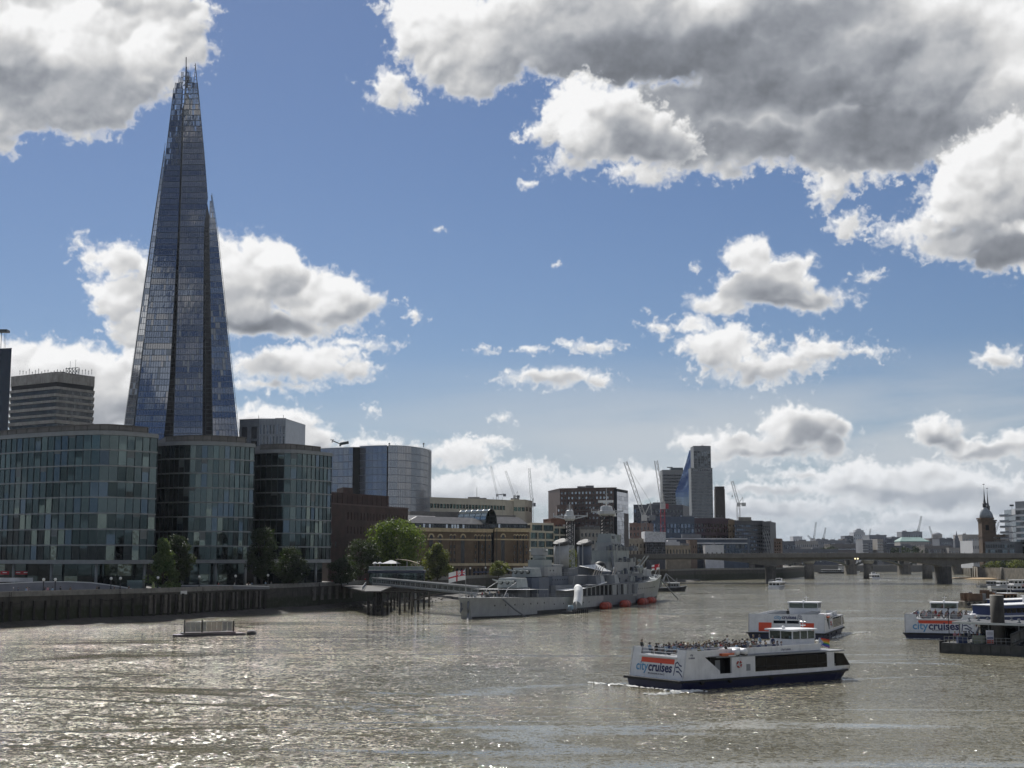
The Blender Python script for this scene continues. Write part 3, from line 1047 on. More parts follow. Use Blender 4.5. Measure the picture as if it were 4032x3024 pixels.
def glass_block(label, ctrl, ncol, zb, zt, nfl, back, seed, dark_cols=0):
	rg = random.Random(seed)
	pts = curve_pts(ctrl, ncol)
	c = pts[len(pts) // 2]
	o = thing('office_building', label, 'office building', (c.x, c.y, ZP), world=True)
	fh = (zt - zb) / nfl
	ring = inset(pts, .35) + [pts[-1] + Vector(back), pts[0] + Vector(back)]
	MB().prism(ring, zb + .05, zt - .05).build('core', [M_core], o)
	for f in range(nfl + 1):
		mb = MB()
		z = zb + f * fh
		if f == nfl:
			strip(mb, pts, z - .25, z + .65, .55, .5)
			strip(mb, pts, z + .653, z + .95, .15, .5)
		elif f == 0:
			strip(mb, pts, z - .75, z + .35, .55, 3.0)
		else:
			strip(mb, pts, z - .18, z + .18, .24, .25)
		mb.build('floor_band', [M_band], o)
	mu = MB()
	for i, p in enumerate(pts):
		a, b = pts[max(i - 1, 0)], pts[min(i + 1, len(pts) - 1)]
		t = (b - a).normalized()
		M = Matrix.Translation((p.x, p.y, 0)) @ Matrix.Rotation(math.atan2(t.y, t.x), 4, 'Z')
		mu.box((-.05, -.12, zb), (.05, .1, zt), 0, M)
	mu.build('mullion', [M_mull], o, kind='stuff')
	# one pane per bay and floor
	col_tone = [rg.choice([0, 0, 1, 1, 1, 2, 3]) for _ in range(ncol)]
	for f in range(nfl):
		for i in range(ncol):
			a, b = pts[i], pts[i + 1]
			t = (b - a)
			rz = math.atan2(t.y, t.x)
			n = Vector((t.y, -t.x)).normalized()
			u = i / ncol
			up = f / (nfl - 1)
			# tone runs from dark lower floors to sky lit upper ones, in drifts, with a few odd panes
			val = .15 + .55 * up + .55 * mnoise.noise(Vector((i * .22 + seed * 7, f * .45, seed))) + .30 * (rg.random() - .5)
			if i < dark_cols:  # reflection of the neighbouring block painted in as darker panes
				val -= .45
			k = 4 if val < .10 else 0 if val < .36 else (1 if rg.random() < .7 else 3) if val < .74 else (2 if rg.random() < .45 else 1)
			if f < 4 and rg.random() < (.16 if i > ncol * .45 else .04) and i >= dark_cols:
				k = 5
			p = (a + b) / 2 - n * .10
			z0, z1 = zb + f * fh + .17, zb + (f + 1) * fh - .17
			w = t.length - .10
			piece('pane', G_TEAL[k], o, (p.x, p.y, (z0 + z1) / 2), (w, .06, z1 - z0), rz + rg.uniform(-.012, .012), rg.uniform(-.010, .010))
			if rg.random() < .26:      # a blind part way down behind the glass shows as a lighter head
				hh = (z1 - z0) * rg.choice([.18, .3, .45, .6])
				q = p + n * .05
				piece('blind', G_TEAL[rg.choice([0, 1, 1, 6])], o, (q.x, q.y, z1 - hh / 2), (w * .98, .03, hh), rz)
	# roof and plant room
	top = inset(pts, 5) + [pts[-1] + Vector(back) * .9, pts[0] + Vector(back) * .9]
	MB().prism(top, zt + .3, zt + 3.2).build('plant_room', [M_plant], o)
	pr = inset(pts, 4.9)
	rb = MB()
	for i in range(0, len(pr), 2):
		rb.beam((*pr[i], zt + .6), (*pr[i], zt + 3.0), .25)
	strip(rb, pr, zt + 1.7, zt + 1.85, .12, 0)
	strip(rb, pr, zt + 3.0, zt + 3.25, .25, 0)
	rb.build('plant_screen_rib', [mat('louvre_rib', (0.13, 0.12, 0.105), .7)], o, kind='stuff')
	# recessed ground floor: tall shop glass between round columns
	gp = inset(pts, 3.2)
	MB().prism(inset(pts, 4.2) + [pts[-1] + Vector(back), pts[0] + Vector(back)], ZP + .01, zb - .8).build('ground_floor_core', [M_core], o)
	for i in range(0, ncol - 1, 2):
		a, b = gp[i], gp[i + 2] if i + 2 < len(gp) else gp[-1]
		t = b - a
		for z0, z1 in ((ZP + .1, ZP + 3.6), (ZP + 3.7, zb - .85)):
			p = (a + b) / 2
			piece('shop_pane', G_TEAL[rg.choice([0, 0, 4, 1, 5])], o, (p.x, p.y, (z0 + z1) / 2), (t.length - .15, .08, z1 - z0), math.atan2(t.y, t.x))
	gp = inset(pts, .9)
	for i in range(1, ncol, 6):
		MB().tube((*gp[i], ZP), (*gp[i], zb - .74), .42, None, 12).build('column', [M_band], o, True)
	return o, pts


ZB, ZT = 14.7, 49.8
B1, P1 = glass_block('largest curved teal glass office block, leftmost, cut by the picture edge', [(-230, 425), (-60, 401), (150, 387), (400, 380), (614, 391)], 38, ZB, ZT, 8, (-30, 70), 1)
B2, P2 = glass_block('middle curved teal glass office block standing between two others', [(600, 421), (700, 416), (800, 416), (900, 419), (998, 425)], 20, ZB, ZT, 8, (-28, 75), 2, 6)
B3, P3 = glass_block('smallest curved teal glass office block, next to the dark brick building', [(985, 452), (1080, 448), (1180, 450), (1303, 463)], 16, ZB, ZT, 8, (-25, 75), 3, 3)
# red banner in a shop window of the first block, its white print too far to read
for k, (a, b) in enumerate(((2, 36), (55, 150))):
	p = at(a, 2250, 393)
	q = at(b, 2250, 393)
	bn = piece('banner', mat('red_banner', (0.42, 0.02, 0.03), .6), None, ((p.x + q.x) / 2, 393, (zat(2249, 393) + zat(2262, 393)) / 2), (q.x - p.x, .1, .95))
	tag(bn, ('short' if k == 0 else 'long') + ' red banner along the shop window of the leftmost glass block', 'banner', 'red shop banners')
	for j in range(1 + 2 * k):
		lx = (p.x + q.x) / 2 + (j - k) * 2.2
		piece('print_line', mat('white_print', (.75, .72, .7), .6), bn, ((lx - bn.location.x) / bn.scale.x, -.6, .08), (1.2 / bn.scale.x, .1, .25))


# ------------------------------------------------------------------ the tall pointed glass tower
def shard():
	o = thing('skyscraper', 'very tall pointed glass skyscraper tapering to a splintered open top', 'skyscraper', (*PX(712, 800), ZP), world=True)
	gl = [glass('tower_blue_pane', (0.19, 0.225, 0.29), .06, .02), glass('tower_deep_blue_pane', (0.13, 0.165, 0.235), .06, .02), glass('tower_grey_pane', (0.40, 0.385, 0.38), .12, .02),
		  glass('tower_slate_pane', (0.28, 0.285, 0.30), .10, .02), mat('tower_blind_pane', (0.27, 0.29, 0.31), .35, spec=.8, var=.15, vs=.2), glass('tower_pale_pane', (0.36, 0.38, 0.41), .10, .02), mat('tower_clear_pane', (0.22, 0.25, 0.29), .1, metal=.5, var=0, alpha=.62)]
	frame = mat('tower_frame', (0.11, 0.125, 0.14), .45, metal=.3)
	dark = mat('tower_groove', (0.050, 0.052, 0.056), .8, var=.2)
	rg = random.Random(4)
	BY = 1745.0
	# facets: edge pairs in photo pixels, left edge (x at y), right edge, depths at base, top outline function
	Y0 = 790.0

	def edge(tab):
		def f(y):
			for (y0, x0), (y1, x1) in zip(tab[:-1], tab[1:]):
				if y <= y1 or (y1, x1) == tab[-1]:
					return x0 + (x1 - x0) * (y - y0) / (y1 - y0)
		return f
	# tables run from top to base
	apex_dep = 806.0

	def dep(base):
		def g(y):
			return apex_dep + (base - apex_dep) * (y - 232) / (BY - 232)
		return g
	facets = [
		# name, left edge, right edge, depth left, depth right, jagged top y as function of u, pane tones with bright flank and cloud reflection painted in, columns at base
		('west_shard', [(563, 652), (900, 602), (BY, 481)], [(563, 655), (900, 617), (BY, 517)], 806, 786, lambda u: 563 + 40 * u, (4, 5, 5, 2, 2), 3),
		('left_shard', [(300, 690), (900, 618), (BY, 522)], [(300, 722), (900, 701), (1500, 668), (BY, 643)], 784, 768, lambda u: 338 - 75 * u, (0, 0, 1, 1, 3), 12),
		('right_shard', [(232, 733), (500, 722), (900, 709), (BY, 682)], [(232, 768), (360, 782), (622, 806), (782, 818), (900, 803), (BY, 797)], 766, 780, lambda u: 236 + 70 * min(1, u * 1.5), (2, 2, 3, 3, 0), 12),
		('east_shard', [(761, 828), (900, 824), (BY, 838)], [(761, 832), (900, 853), (BY, 941)], 782, 800, lambda u: 761 + 30 * (1 - u), (2, 3, 0, 0, 5), 8),
	]
	zs0 = ZP
	fh = 3.55
	nfl = int((zat(240, Y0) - zs0) / fh)
	total = 0
	for fname, le, re, dl, dr, topf, tones, ncb in facets:
		L, Rr = edge(le), edge(re)
		DL, DR = dep(dl), dep(dr)
		part = thing('facet', '', 'x')
		del part['label'], part['category']
		part.parent = o
		part.name = 'facet'
		part.location = (0, 0, 0)
		part.matrix_parent_inverse = Matrix.Translation(-o.location)
		rest = MB()
		fr = MB()
		fins = MB()

		def P(u, y, out=0.0):
			a, b = at(L(y), y, DL(y)), at(Rr(y), y, DR(y))
			p = a.lerp(b, u)
			t = (b - a)
			n = Vector((t.y, -t.x, 0)).normalized()
			return p + n * out
		# rows are level floors: turn floor height into photo rows at this depth
		def yof(z):
			lo, hi = 150.0, 2400.0
			for _ in range(40):
				m = (lo + hi) / 2
				if at((L(m) + Rr(m)) / 2, m, (DL(m) + DR(m)) / 2).z > z:
					lo = m
				else:
					hi = m
			return lo
		nrow = 0
		for f in range(nfl + 1):
			y1, y0 = yof(zs0 + f * fh), yof(zs0 + (f + 1) * fh)
			if y1 < topf(.5) - 60:
				break
			nc = max(2, int(round(ncb * max(.22, (Rr(y1) - L(y1)) / (Rr(BY) - L(BY))) ** .32)))
			row_tone = rg.random()
			open_top = y0 < topf(.5) + (210 if fname == 'right_shard' else 330 if fname == 'left_shard' else 60)
			high = (BY - y1) / 1500
			prev = None
			for i in range(nc):
				u0, u1 = i / nc, (i + 1) / nc
				if y0 < topf((u0 + u1) / 2):
					continue
				um = .5 * (u0 + u1)
				if prev is None:
					fr.beam(P(u0, y1), P(u0, y0), .32)
				prev = i
				sky_hole = open_top and rg.random() < (.75 if y0 < topf(um) + 120 else .28)
				fr.beam(P(u0, y1, .05), P(u1, y1, .05), .30, .30)
				fr.beam(P(u1, y1), P(u1, y0), .16)
				if sky_hole:
					if y0 > topf(um) + 10 and rg.random() < .93:
						q = [P(u0, y1), P(u1, y1), P(u1, y0), P(u0, y0)]
						rest.poly(q, 6)
					continue
				k = rg.choice(tones) if rg.random() < .14 else tones[int(row_tone * len(tones))]
				if rg.random() < .10 and 1150 < y0 < 1560:
					k = 4
				g = .04
				q = [P(u0 + g / nc * 1.2, y1 - 1.2), P(u1 - g / nc * 1.2, y1 - 1.2), P(u1 - g / nc * 1.2, y0 + .8), P(u0 + g / nc * 1.2, y0 + .8)]
				jit = [rg.uniform(-.015, .015) for _ in range(4)]
				q = [Vector((p.x, p.y + j, p.z)) for p, j in zip(q, jit)]
				if 1290 < y0 < 1740 and total < 300 and fname in ('left_shard', 'right_shard', 'east_shard') and rg.random() < .72:
					t = q[1] - q[0]
					n = Vector((t.y, -t.x, 0)).normalized() * .08
					pm = MB()
					pm.poly(q)
					pm.poly([p - n for p in q][::-1])
					for a in range(4):
						b = (a + 1) % 4
						pm.poly([q[a], q[a] - n, q[b] - n, q[b]])
					pm.build('pane', [gl[k]], part)
					total += 1
				else:
					rest.poly(q, k)
		if rest.f:
			rest.build('upper_panes', gl, part, kind='stuff')
		fr.build('frame', [frame], part, kind='stuff')
	# dark grooves between the facets
	core = MB()

	rings = []
	for y, wl, wr in ((2205, 438, 986), (BY, 494, 930), (900, 620, 846), (560, 676, 788), (400, 716, 756)):
		d = apex_dep + (786 - apex_dep) * (y - 232) / (BY - 232)
		a, b = at(wl + 12, y, d + 14), at(wr - 12, y, d + 20)
		m1, m2 = at(wl + (wr - wl) * .40, y, d - 11 + (BY - y) * .0095), at(wl + (wr - wl) * .74, y, d + 2 + (BY - y) * .004)
		z = (a.z + b.z) / 2
		c = [Vector((p.x, p.y, z)) for p in (a, m1, m2, b)] + [Vector((b.x - min(6, (b.x - a.x) * .2), b.y + 26 * (b.x - a.x) / 60, z)), Vector((a.x + min(6, (b.x - a.x) * .2), a.y + 28 * (b.x - a.x) / 60, z))]
		rings.append(c)
	core.loft(rings)
	core.build('core', [dark], o)
	# walkways that bridge the dark grooves floor by floor
	for (xa, xb), (ya, yb), dd in ((((797, 838), (803, 824)), (BY, 900), 786), (((643, 682), (701, 709)), (BY, 900), 771)):
		gb = MB()
		for k in range(52):
			u = k / 51
			y = ya + (yb - ya) * u
			x0, x1 = xa[0] + (xb[0] - xa[0]) * u, xa[1] + (xb[1] - xa[1]) * u
			D = dep(dd)(y) + 1.5
			gb.beam(at(x0, y, D), at(x1, y, D), .34)
			if dd == 786:
				gb.beam(at(x0 + (x1 - x0) * .3, y, D), at(x0 + (x1 - x0) * .3, y - 14, D), .3)
		gb.build('groove_walkway', [mat('groove_steel', (.12, .13, .14), .6)], o, kind='stuff')
	# lift machinery and steel that shows in the open crown
	cr = MB()
	for k in range(15):
		y = 300 + k * 18
		a, b = at(722 - k * .8, y, 803), at(748 + k * 1.2, y, 803)
		cr.beam(a, b, .35)
		cr.beam(at(735, y, 802), at(735 + (-1) ** k * 9, y + 18, 802), .45)
	cr.beam(at(733, 225, 806), at(731, 620, 800), .5)
	cr.beam(at(769, 250, 812), at(786, 420, 812), .35)
	cr.beam(at(770, 250, 812), at(757, 420, 812), .25)
	cr.build('crown_steel', [mat('crown_steel', (.16, .16, .16), .5)], o)
	bs = MB()
	for k in range(14):
		y = 258 + k * 14
		x1 = 769 + k * 1.35
		x0 = max(757, x1 - 5 - k * .8)
		bs.beam(at(x0, y, 814), at(x1, y, 814), .22)
		bs.beam(at(x1, y, 814), at(x1 + 1.3, y + 14, 814), .22)
	bs.build('rear_shard_frame', [frame], o)
	# stand-off edge rails down both flanks
	for tab, dd in (([(760, 834), (900, 857), (BY, 946)], 801), ([(563, 651), (900, 600), (BY, 478)], 806)):
		e = edge(tab)
		D = dep(dd)
		r = MB()
		ys = [tab[0][0] + (BY - tab[0][0]) * k / 50 for k in range(51)]
		for a, b in zip(ys[:-1], ys[1:]):
			r.beam(at(e(a), a, D(a)), at(e(b), b, D(b)), .18)
			s = -1 if dd == 801 else 1
			r.beam(at(e(b), b, D(b)), at(e(b) + s * 7, b, D(b)), .12)
		r.build('edge_rail', [frame], o)
	return o


shard()


# ------------------------------------------------------------------ buildings behind and along the south bank
M_conc = mat('stained_concrete', (0.30, 0.28, 0.245), .85, var=.22, vs=.25, streak=.75)
M_dkwin = glass('dark_window', (0.030, 0.036, 0.042), .08)
M_dkwin2 = glass('dim_window', (0.06, 0.068, 0.075), .08)
M_ltwin = glass('sky_window', (0.38, 0.42, 0.46), .10)
M_black = mat('black_recess', (0.010, 0.010, 0.010), .9, var=0)


def hospital_tower():
	Y1, Y2, Y3 = 905, 880, 905
	pts = [PX(38, Y1, 1600), PX(220, Y2, 1600), PX(369, Y3, 1600)]
	zt = zat(1463, Y2)
	o = thing('tower_block', 'stained concrete hospital tower with dark window strips and roof antennas', 'tower block', (*pts[1], ZP), world=True)
	bk = (-10, 30)
	ring = [Vector(p) for p in pts] + [Vector(pts[2]) + Vector(bk), Vector(pts[0]) + Vector(bk)]
	MB().prism(inset(ring[:3], .9) + ring[3:], ZP, zt - .5).build('core', [M_black], o)
	fl = [zat(y, Y2) for y in (1463, 1503, 1521, 1531, 1548, 1559, 1574, 1583, 1600, 1611, 1628, 1638, 1652, 1665, 1685, 1698)]
	# parapet, then alternating concrete and glass
	MB().prism(ring, fl[1], fl[0]).build('parapet', [M_conc], o)
	for k in range(2, len(fl) - 1, 2):
		MB().prism([p for p in inset(ring[:3], -.5)] + ring[3:], fl[k + 1], fl[k]).build('concrete_band', [M_conc], o)
	for k in range(3, len(fl) - 2, 2):
		for a, b, n in ((0, 1, 15), (1, 2, 13)):
			A, B = inset(ring[:3], .75)[a], inset(ring[:3], .75)[b]
			for i in range(n):
				p = A.lerp(B, (i + .5) / n)
				t = B - A
				piece('window', random.choice([M_dkwin, M_dkwin, M_dkwin2]), o, (p.x, p.y, (fl[k] + fl[k + 1]) / 2), (t.length / n - .35, .2, fl[k] - fl[k + 1]), math.atan2(t.y, t.x))
	MB().prism(inset(ring[:3], .3) + ring[3:], ZP, fl[-1]).build('lower_shaft', [M_conc], o)
	rg = random.Random(9)
	for k in range(24):
		px = 78 + k * 12.3
		Yk = 890 if px < 220 else 890
		p = at(px, 1470 if px > 120 else 1476, Yk)
		h = rg.uniform(1.2, 3.6)
		MB().beam((p.x, Yk, zt - .6), (p.x, Yk, zt + h), .22).beam((p.x - .3, Yk, zt + h * .7), (p.x + .3, Yk, zt + h * .7), .3).build('antenna', [M_mull], o)
	gm = MB()
	a, b = at(258, 1455, 890), at(308, 1455, 890)
	zz = [zt - .5, zt + 3.2]
	for k in range(5):
		x = a.x + (b.x - a.x) * k / 4
		gm.beam((x, 890, zz[0]), (x + .6, 890, zz[1] + .8), .3)
		if k:
			gm.beam((x - 2, 890, zz[0]), (x, 890, zz[1]), .25)
			gm.beam((x - 2, 890, zz[1]), (x, 890, zz[0] + 1), .25)
	gm.beam((a.x, 890, zz[1]), (b.x, 890, zz[1] + .8), .35)
	gm.beam((a.x + 3, 890, zz[1]), (a.x + 3, 890, zz[1] + 5), .15).beam((a.x + 6.5, 890, zz[1]), (a.x + 6.5, 890, zz[1] + 6), .15)
	gm.box((a.x - 2.5, 889, zt - .5), (a.x - .5, 891, zt + 1.2))
	gm.build('rooftop_gantry', [M_mull], o)


hospital_tower()


def edge_tower():
	m = glass('black_blue_cladding', (0.030, 0.036, 0.052), .2)
	pts = [PX(-140, 960, 1550), PX(38, 950, 1550)]
	zt = zat(1373, 950)
	o = block('tower_block', 'dark clad tower cut by the left picture edge with a roof hoist', 'tower block', pts, (-20, 40), ZP, zt, m,
			  [[(ZP + 20, zt - 2, 8, 24, .78, .62)]], [M_dkwin, M_dkwin, M_dkwin2], parapet=.5)
	h = MB()
	p = at(3, 1373, 950)
	q = at(33, 1306, 950)
	h.beam((p.x, 950, zt), (p.x, 950, zat(1308, 950)), .35)
	h.beam((p.x + 2.3, 950, zt), (p.x + 2.3, 950, zat(1312, 950)), .15).beam((p.x + 3.2, 950, zt), (p.x + 3.2, 950, zat(1312, 950)), .12)
	h.box((p.x - 4, 947, zat(1309, 950)), (q.x, 953, zat(1299, 950)))
	h.build('roof_hoist', [M_mull], o)


edge_tower()
# pale finned block right of the skyscraper's foot
pf = block('office_building', 'pale finned glass block at the foot of the pointed skyscraper', 'office building', [PX(942, 835, 1700), PX(1020, 830, 1700), PX(1124, 830, 1700)], (6, 40), ZP, zat(1650, 830),
		   mat('pale_fin_glass', (.22, .245, .28), .35, spec=.8, var=.12), [[(60, zat(1675, 830), 2, 4, .62, .86)], [(40, zat(1668, 830), 8, 8, .42, .8)]], [M_dkwin2, glass('slate_window', (.13, .15, .19))], parapet=.3)
fn = MB()
for k in range(18):
	p = at(1023 + k * 5.8, 1660, 829)
	fn.beam((p.x, 829, zat(1755, 829)), (p.x, 829, zat(1643 + k * .5, 829)), .14)
for k in range(5):
	a, b = at(1100, 1650 + k * 26, 828), at(1126, 1650 + k * 26, 828)
	fn.beam((a.x, 828, a.z), (b.x, 828, b.z), .14)
fn.build('fin', [mat('white_fin', (.5, .52, .54), .4)], pf, kind='stuff')


def news_building():
	g1 = [glass('pale_lilac_pane', (.34, .36, .43), .16, .02), glass('pale_grey_pane', (.38, .39, .43), .18, .02), glass('pale_blue_pane', (.27, .32, .42), .13, .02)]
	g2 = [glass('mid_blue_pane', (.16, .22, .34), .10, .02), glass('slate_blue_pane', (.19, .235, .33), .12, .02)]
	g3 = [glass('warm_grey_pane', (.32, .32, .33), .2, .02), glass('cool_grey_pane', (.28, .29, .31), .2, .02)]
	o = thing('office_building', 'pale glass office block with a broad curved end and a roof cradle arm', 'office building', (*PX(1450, 700), ZP), world=True)
	zt = zat(1754, 700)
	lowz = 20.0
	nf = 14
	fh = (zt - lowz) / nf
	secs = [([(1256, 722), (1325, 716), (1393, 712)], 7, g1, 0), ([(1416, 706), (1470, 702), (1523, 700)], 6, g2, 0), ([(1528, 700), (1590, 703), (1650, 715), (1680, 727), (1697, 745)], 11, g3, 1)]
	allp = []
	for ctrl, nc, gm, sec in secs:
		pts = curve_pts(ctrl, nc, 1850)
		allp += inset(pts, 1.0)
		for f in range(nf):
			for i in range(nc):
				a, b = pts[i], pts[i + 1]
				t = b - a
				p = (a + b) / 2
				k = random.choice(gm)
				if sec == 1 and i == nc - 1:
					k = g3[1]
				piece('pane', k, o, (p.x, p.y, lowz + (f + .5) * fh), (t.length - .10, .08, fh - .32), math.atan2(t.y, t.x), random.uniform(-.008, .008))
			mb = MB()
			strip(mb, pts, lowz + (f + 1) * fh - .15, lowz + (f + 1) * fh + .15, .18, .3)
			mb.build('floor_band', [mat('grey_blue_band', (.20, .215, .25), .5)], o)
		# slender fins over each section
		fm = MB()
		fine = curve_pts(ctrl, nc * 4, 1850)
		for p in inset(fine, -.25):
			fm.beam((p.x, p.y, lowz), (p.x, p.y, zt + .9), .09)
		fm.build('fin', [MATS['white_fin']], o, kind='stuff')
	MB().prism(allp + [allp[-1] + Vector((-10, 40)), allp[0] + Vector((-15, 50))], ZP, zt - .1).build('core', [M_core], o)
	for px, w in ((1404, 3.2), (1525.5, .6)):
		p = at(px, 1850, 706)
		MB().box((p.x - w / 2, 702.5, ZP), (p.x + w / 2, 709, zt - .6)).build('dark_recess', [M_black], o)
	ht = MB()
	a = at(1233, 1760, 722)
	for k in range(4):
		x = a.x + k * 1.2
		ht.beam((x, 722, zt - 14), (x, 722, zt - .3), .12)
	ht.beam((a.x, 722, zt - 2.3), (a.x + 4, 722, zt - 2.3), .2)
	ht.build('corner_frame', [MATS['white_fin']], o)
	cr = MB()
	a, b, c = at(1308, 1735, 705), at(1340, 1748, 705), at(1373, 1742, 705)
	cr.beam(a, b, .5, .5).beam(b, c, .4, 1.4).beam((a.x - 1, 705, a.z + .4), (a.x + 1, 705, a.z + .4), .3).beam(b, (b.x, 705, zt), .9)
	cr.beam((a.x, 705, a.z), (a.x, 705, a.z - 1), .4)
	cr.build('cradle_arm', [M_mull], o)
	for px in (1533, 1668):
		p = at(px, 1755, 712)
		MB().tube((p.x, 712, zt), (p.x, 712, zt + 1.6), .2).ball((p.x, 712, zt + 1.9), .5).build('roof_lamp', [M_band], o)


news_building()

# dark brick block
BR = brick('dark_red_brick', (0.070, 0.036, 0.027), (0.055, 0.029, 0.023), (0.07, 0.055, 0.05))
A, B = Vector(PX(1296, 500, 2060)), Vector(PX(1606, 556, 2060))


def brick_block():
	o = thing('brick_building', 'dark red brick block with paired slit windows beside the glass blocks', 'building', (*A, ZP), world=True)
	zt = zat(1984, 500)
	mb = MB()
	t = (B - A).normalized()
	k0 = A + t * ((B - A).length * .20)
	mb.poly([(*A, ZP), (*k0, ZP), (*k0, zt), (*A, zt)])
	z = ZP
	rows = [(2155, 2130), (2105, 2073), (2052, 2018)]
	pl = []
	for ya, yb in rows:
		za, zb = zat(ya, 525), zat(yb, 525)
		mb.poly([(*k0, z), (*B, z), (*B, za), (*k0, za)])
		pl += facade(mb, k0, B, za, zb, 20, 1, .28, .86, .35)
		z = zb
	mb.poly([(*k0, z), (*B, z), (*B, zt), (*k0, zt)])
	bk = Vector((-14, 45))
	for a, b in ((B, B + bk), (B + bk, A + bk), (A + bk, A)):
		mb.poly([(*a, ZP), (*b, ZP), (*b, zt), (*a, zt)])
	mb.poly([(*p, zt - .2) for p in (A, B, B + bk, A + bk)])
	mb.build('wall', [BR], o)
	windows(o, pl, [M_black, M_dkwin, M_dkwin])
	c = MB().prism([A + Vector((-.2, -.3)), B + Vector((.3, -.1)), B + bk, A + bk], zt + .003, zt + .5)
	c.build('parapet', [mat('brick_coping', (.10, .065, .055), .8)], o)
	U0, U1 = Vector(PX(1300, 512, 1960)), Vector(PX(1531, 548, 1960))
	zu = zat(1937, 512)
	MB().prism([U0, U1, U1 + bk * .7, U0 + bk * .7], zt + .5, zu).build('upper_storey', [BR], o)
	p, q = Vector(PX(1352, 521, 1930)), Vector(PX(1389, 527, 1930))
	MB().prism([p, q, q + bk * .3, p + bk * .3], zu + .003, zu + 2.2).build('lift_motor_room', [BR], o)
	for ky in (2040, 2092, 2145):
		for kx in (1303, 1321):
			Yk = 500 + (kx - 1296) * .18
			w = at(kx, ky, Yk)
			piece('window', M_ltwin if kx == 1321 and ky == 2040 else M_dkwin2, o, (w.x, Yk - .1, w.z), (.7, .15, 2.0), math.atan2(t.y, t.x))
	for k in range(12):
		a = U0.lerp(U1, (k + .5) / 12)
		piece('pilaster', BR, o, (a.x, a.y - .1, (zt + zu) / 2), (.5, .3, zu - zt - 1.2), math.atan2(t.y, t.x))
	return o


brick_block()

# ------------------------------------------------------------------ cream offices behind the galleria
M_cream = mat('cream_stone', (0.46, 0.40, 0.29), .7, var=.10, vs=.15, streak=.2)
M_cream2 = mat('cream_panel', (0.50, 0.46, 0.36), .6, var=.10, vs=.2, streak=.15)
G_grn = [glass('green_window', (.05, .085, .075), .06), glass('green_dark_window', (.025, .042, .04), .06)]


def cream_offices():
	o = block('office_building', 'long cream office block with one dark window strip above the galleria roofs', 'office building',
			  [PX(1614, 730, 2000), PX(1990, 775, 2000), PX(2020, 790, 2000)], (-10, 40), ZP, zat(1957, 730), M_cream2,
			  [[(zat(2040, 745), zat(2006, 745), 1, 1, .01, .01), (zat(2002, 745), zat(1983, 745), 30, 1, .86, .92)], [(zat(2002, 780), zat(1983, 780), 3, 1, .01, .01)]], G_grn, parapet=.35, rec=.5)
	pn = MB()
	a = at(1622, 1990, 729)
	b = at(1690, 1990, 737)
	pn.poly([(a.x, 730.3, zat(1999, 730)), (b.x, 738.4, zat(1999, 738)), (b.x, 738.4, zat(1976, 738)), (a.x, 730.3, zat(1976, 730))])
	pn.build('louvre_panel', [mat('brown_louvre', (.16, .13, .10), .7)], o)
	jn = MB()
	for k in range(9):
		px = 1690 + k * 36
		p = at(px, 1990, 730 + (px - 1614) * .12)
		jn.beam((p.x, p.y - .15, zat(2036, p.y)), (p.x, p.y - .15, zat(1958, p.y)), .12)
	jn.build('panel_joint', [M_plant], o, kind='stuff')
	block('office_building', 'small cream office block with a corner window below the lattice cranes', 'office building',
		  [PX(2022, 790, 2000), PX(2068, 794, 2000), PX(2095, 812, 2000)], (-8, 30), ZP, zat(1970, 794), M_cream2,
		  [[(zat(2015, 792), zat(1995, 792), 3, 1, .85, .8)], [(zat(2015, 800), zat(1995, 800), 2, 1, .7, .8)]], G_grn, parapet=.4)
	# stepped riverside block with bands of green glass
	o = thing('office_building', 'cream stepped riverside offices with wide green glass strips', 'office building', (*PX(2120, 700), ZP), world=True)
	tiers = [(2086, 2146, 695, 2088), (2092, 2180, 725, 2058), (2150, 2255, 765, 2072)]
	for px0, px1, Yt, yt in tiers:
		c0, c1 = Vector(PX(px0, Yt, 2130)), Vector(PX(px1, Yt + 12, 2130))
		zt = zat(yt, Yt)
		MB().prism([c0 + Vector((0, 1)), c1 + Vector((-.5, 1)), c1 + Vector((-3, 30)), c0 + Vector((-6, 30))], ZP, zt - .2).build('core', [M_core], o)
		n = int((zt - ZP) / 4.2)
		for k in range(n + 1):
			z = zt - k * 4.2
			MB().prism([c0, c1, c1 + Vector((-3, 29)), c0 + Vector((-6, 29))], z - 1.1, z).build('floor_band', [M_cream2], o)
			if k < n:
				t = c1 - c0
				for i in range(6):
					p = c0.lerp(c1, (i + .5) / 6) + Vector((0, .5))
					piece('window', random.choice(G_grn), o, (p.x, p.y, z - 2.7), (t.length / 6 - .25, .15, 3.1), math.atan2(t.y, t.x))
				for i in (0, 3, 6):
					p = c0.lerp(c1, i / 6)
					piece('pillar', M_cream, o, (p.x, p.y + .25, z - 2.65), (.7, .7, 3.0), math.atan2(t.y, t.x))


cream_offices()


# ------------------------------------------------------------------ brick galleria with arches
def arch_poly(w, h, n=9):
	"""outline of a round headed opening, foot at 0, total height h"""
	r = w / 2
	return [(-r, 0), (r, 0)] + [(r * math.cos(math.pi * k / n), h - r + r * math.sin(math.pi * k / n)) for k in range(n + 1)]


def arch_ring(w, h, t, n=9):
	r, q = w / 2, w / 2 + t
	out = [(q * math.cos(math.pi * k / n), h - r + q * math.sin(math.pi * k / n)) for k in range(n + 1)]
	inn = [(r * math.cos(math.pi * k / n), h - r + r * math.sin(math.pi * k / n)) for k in range(n + 1)]
	return out, inn


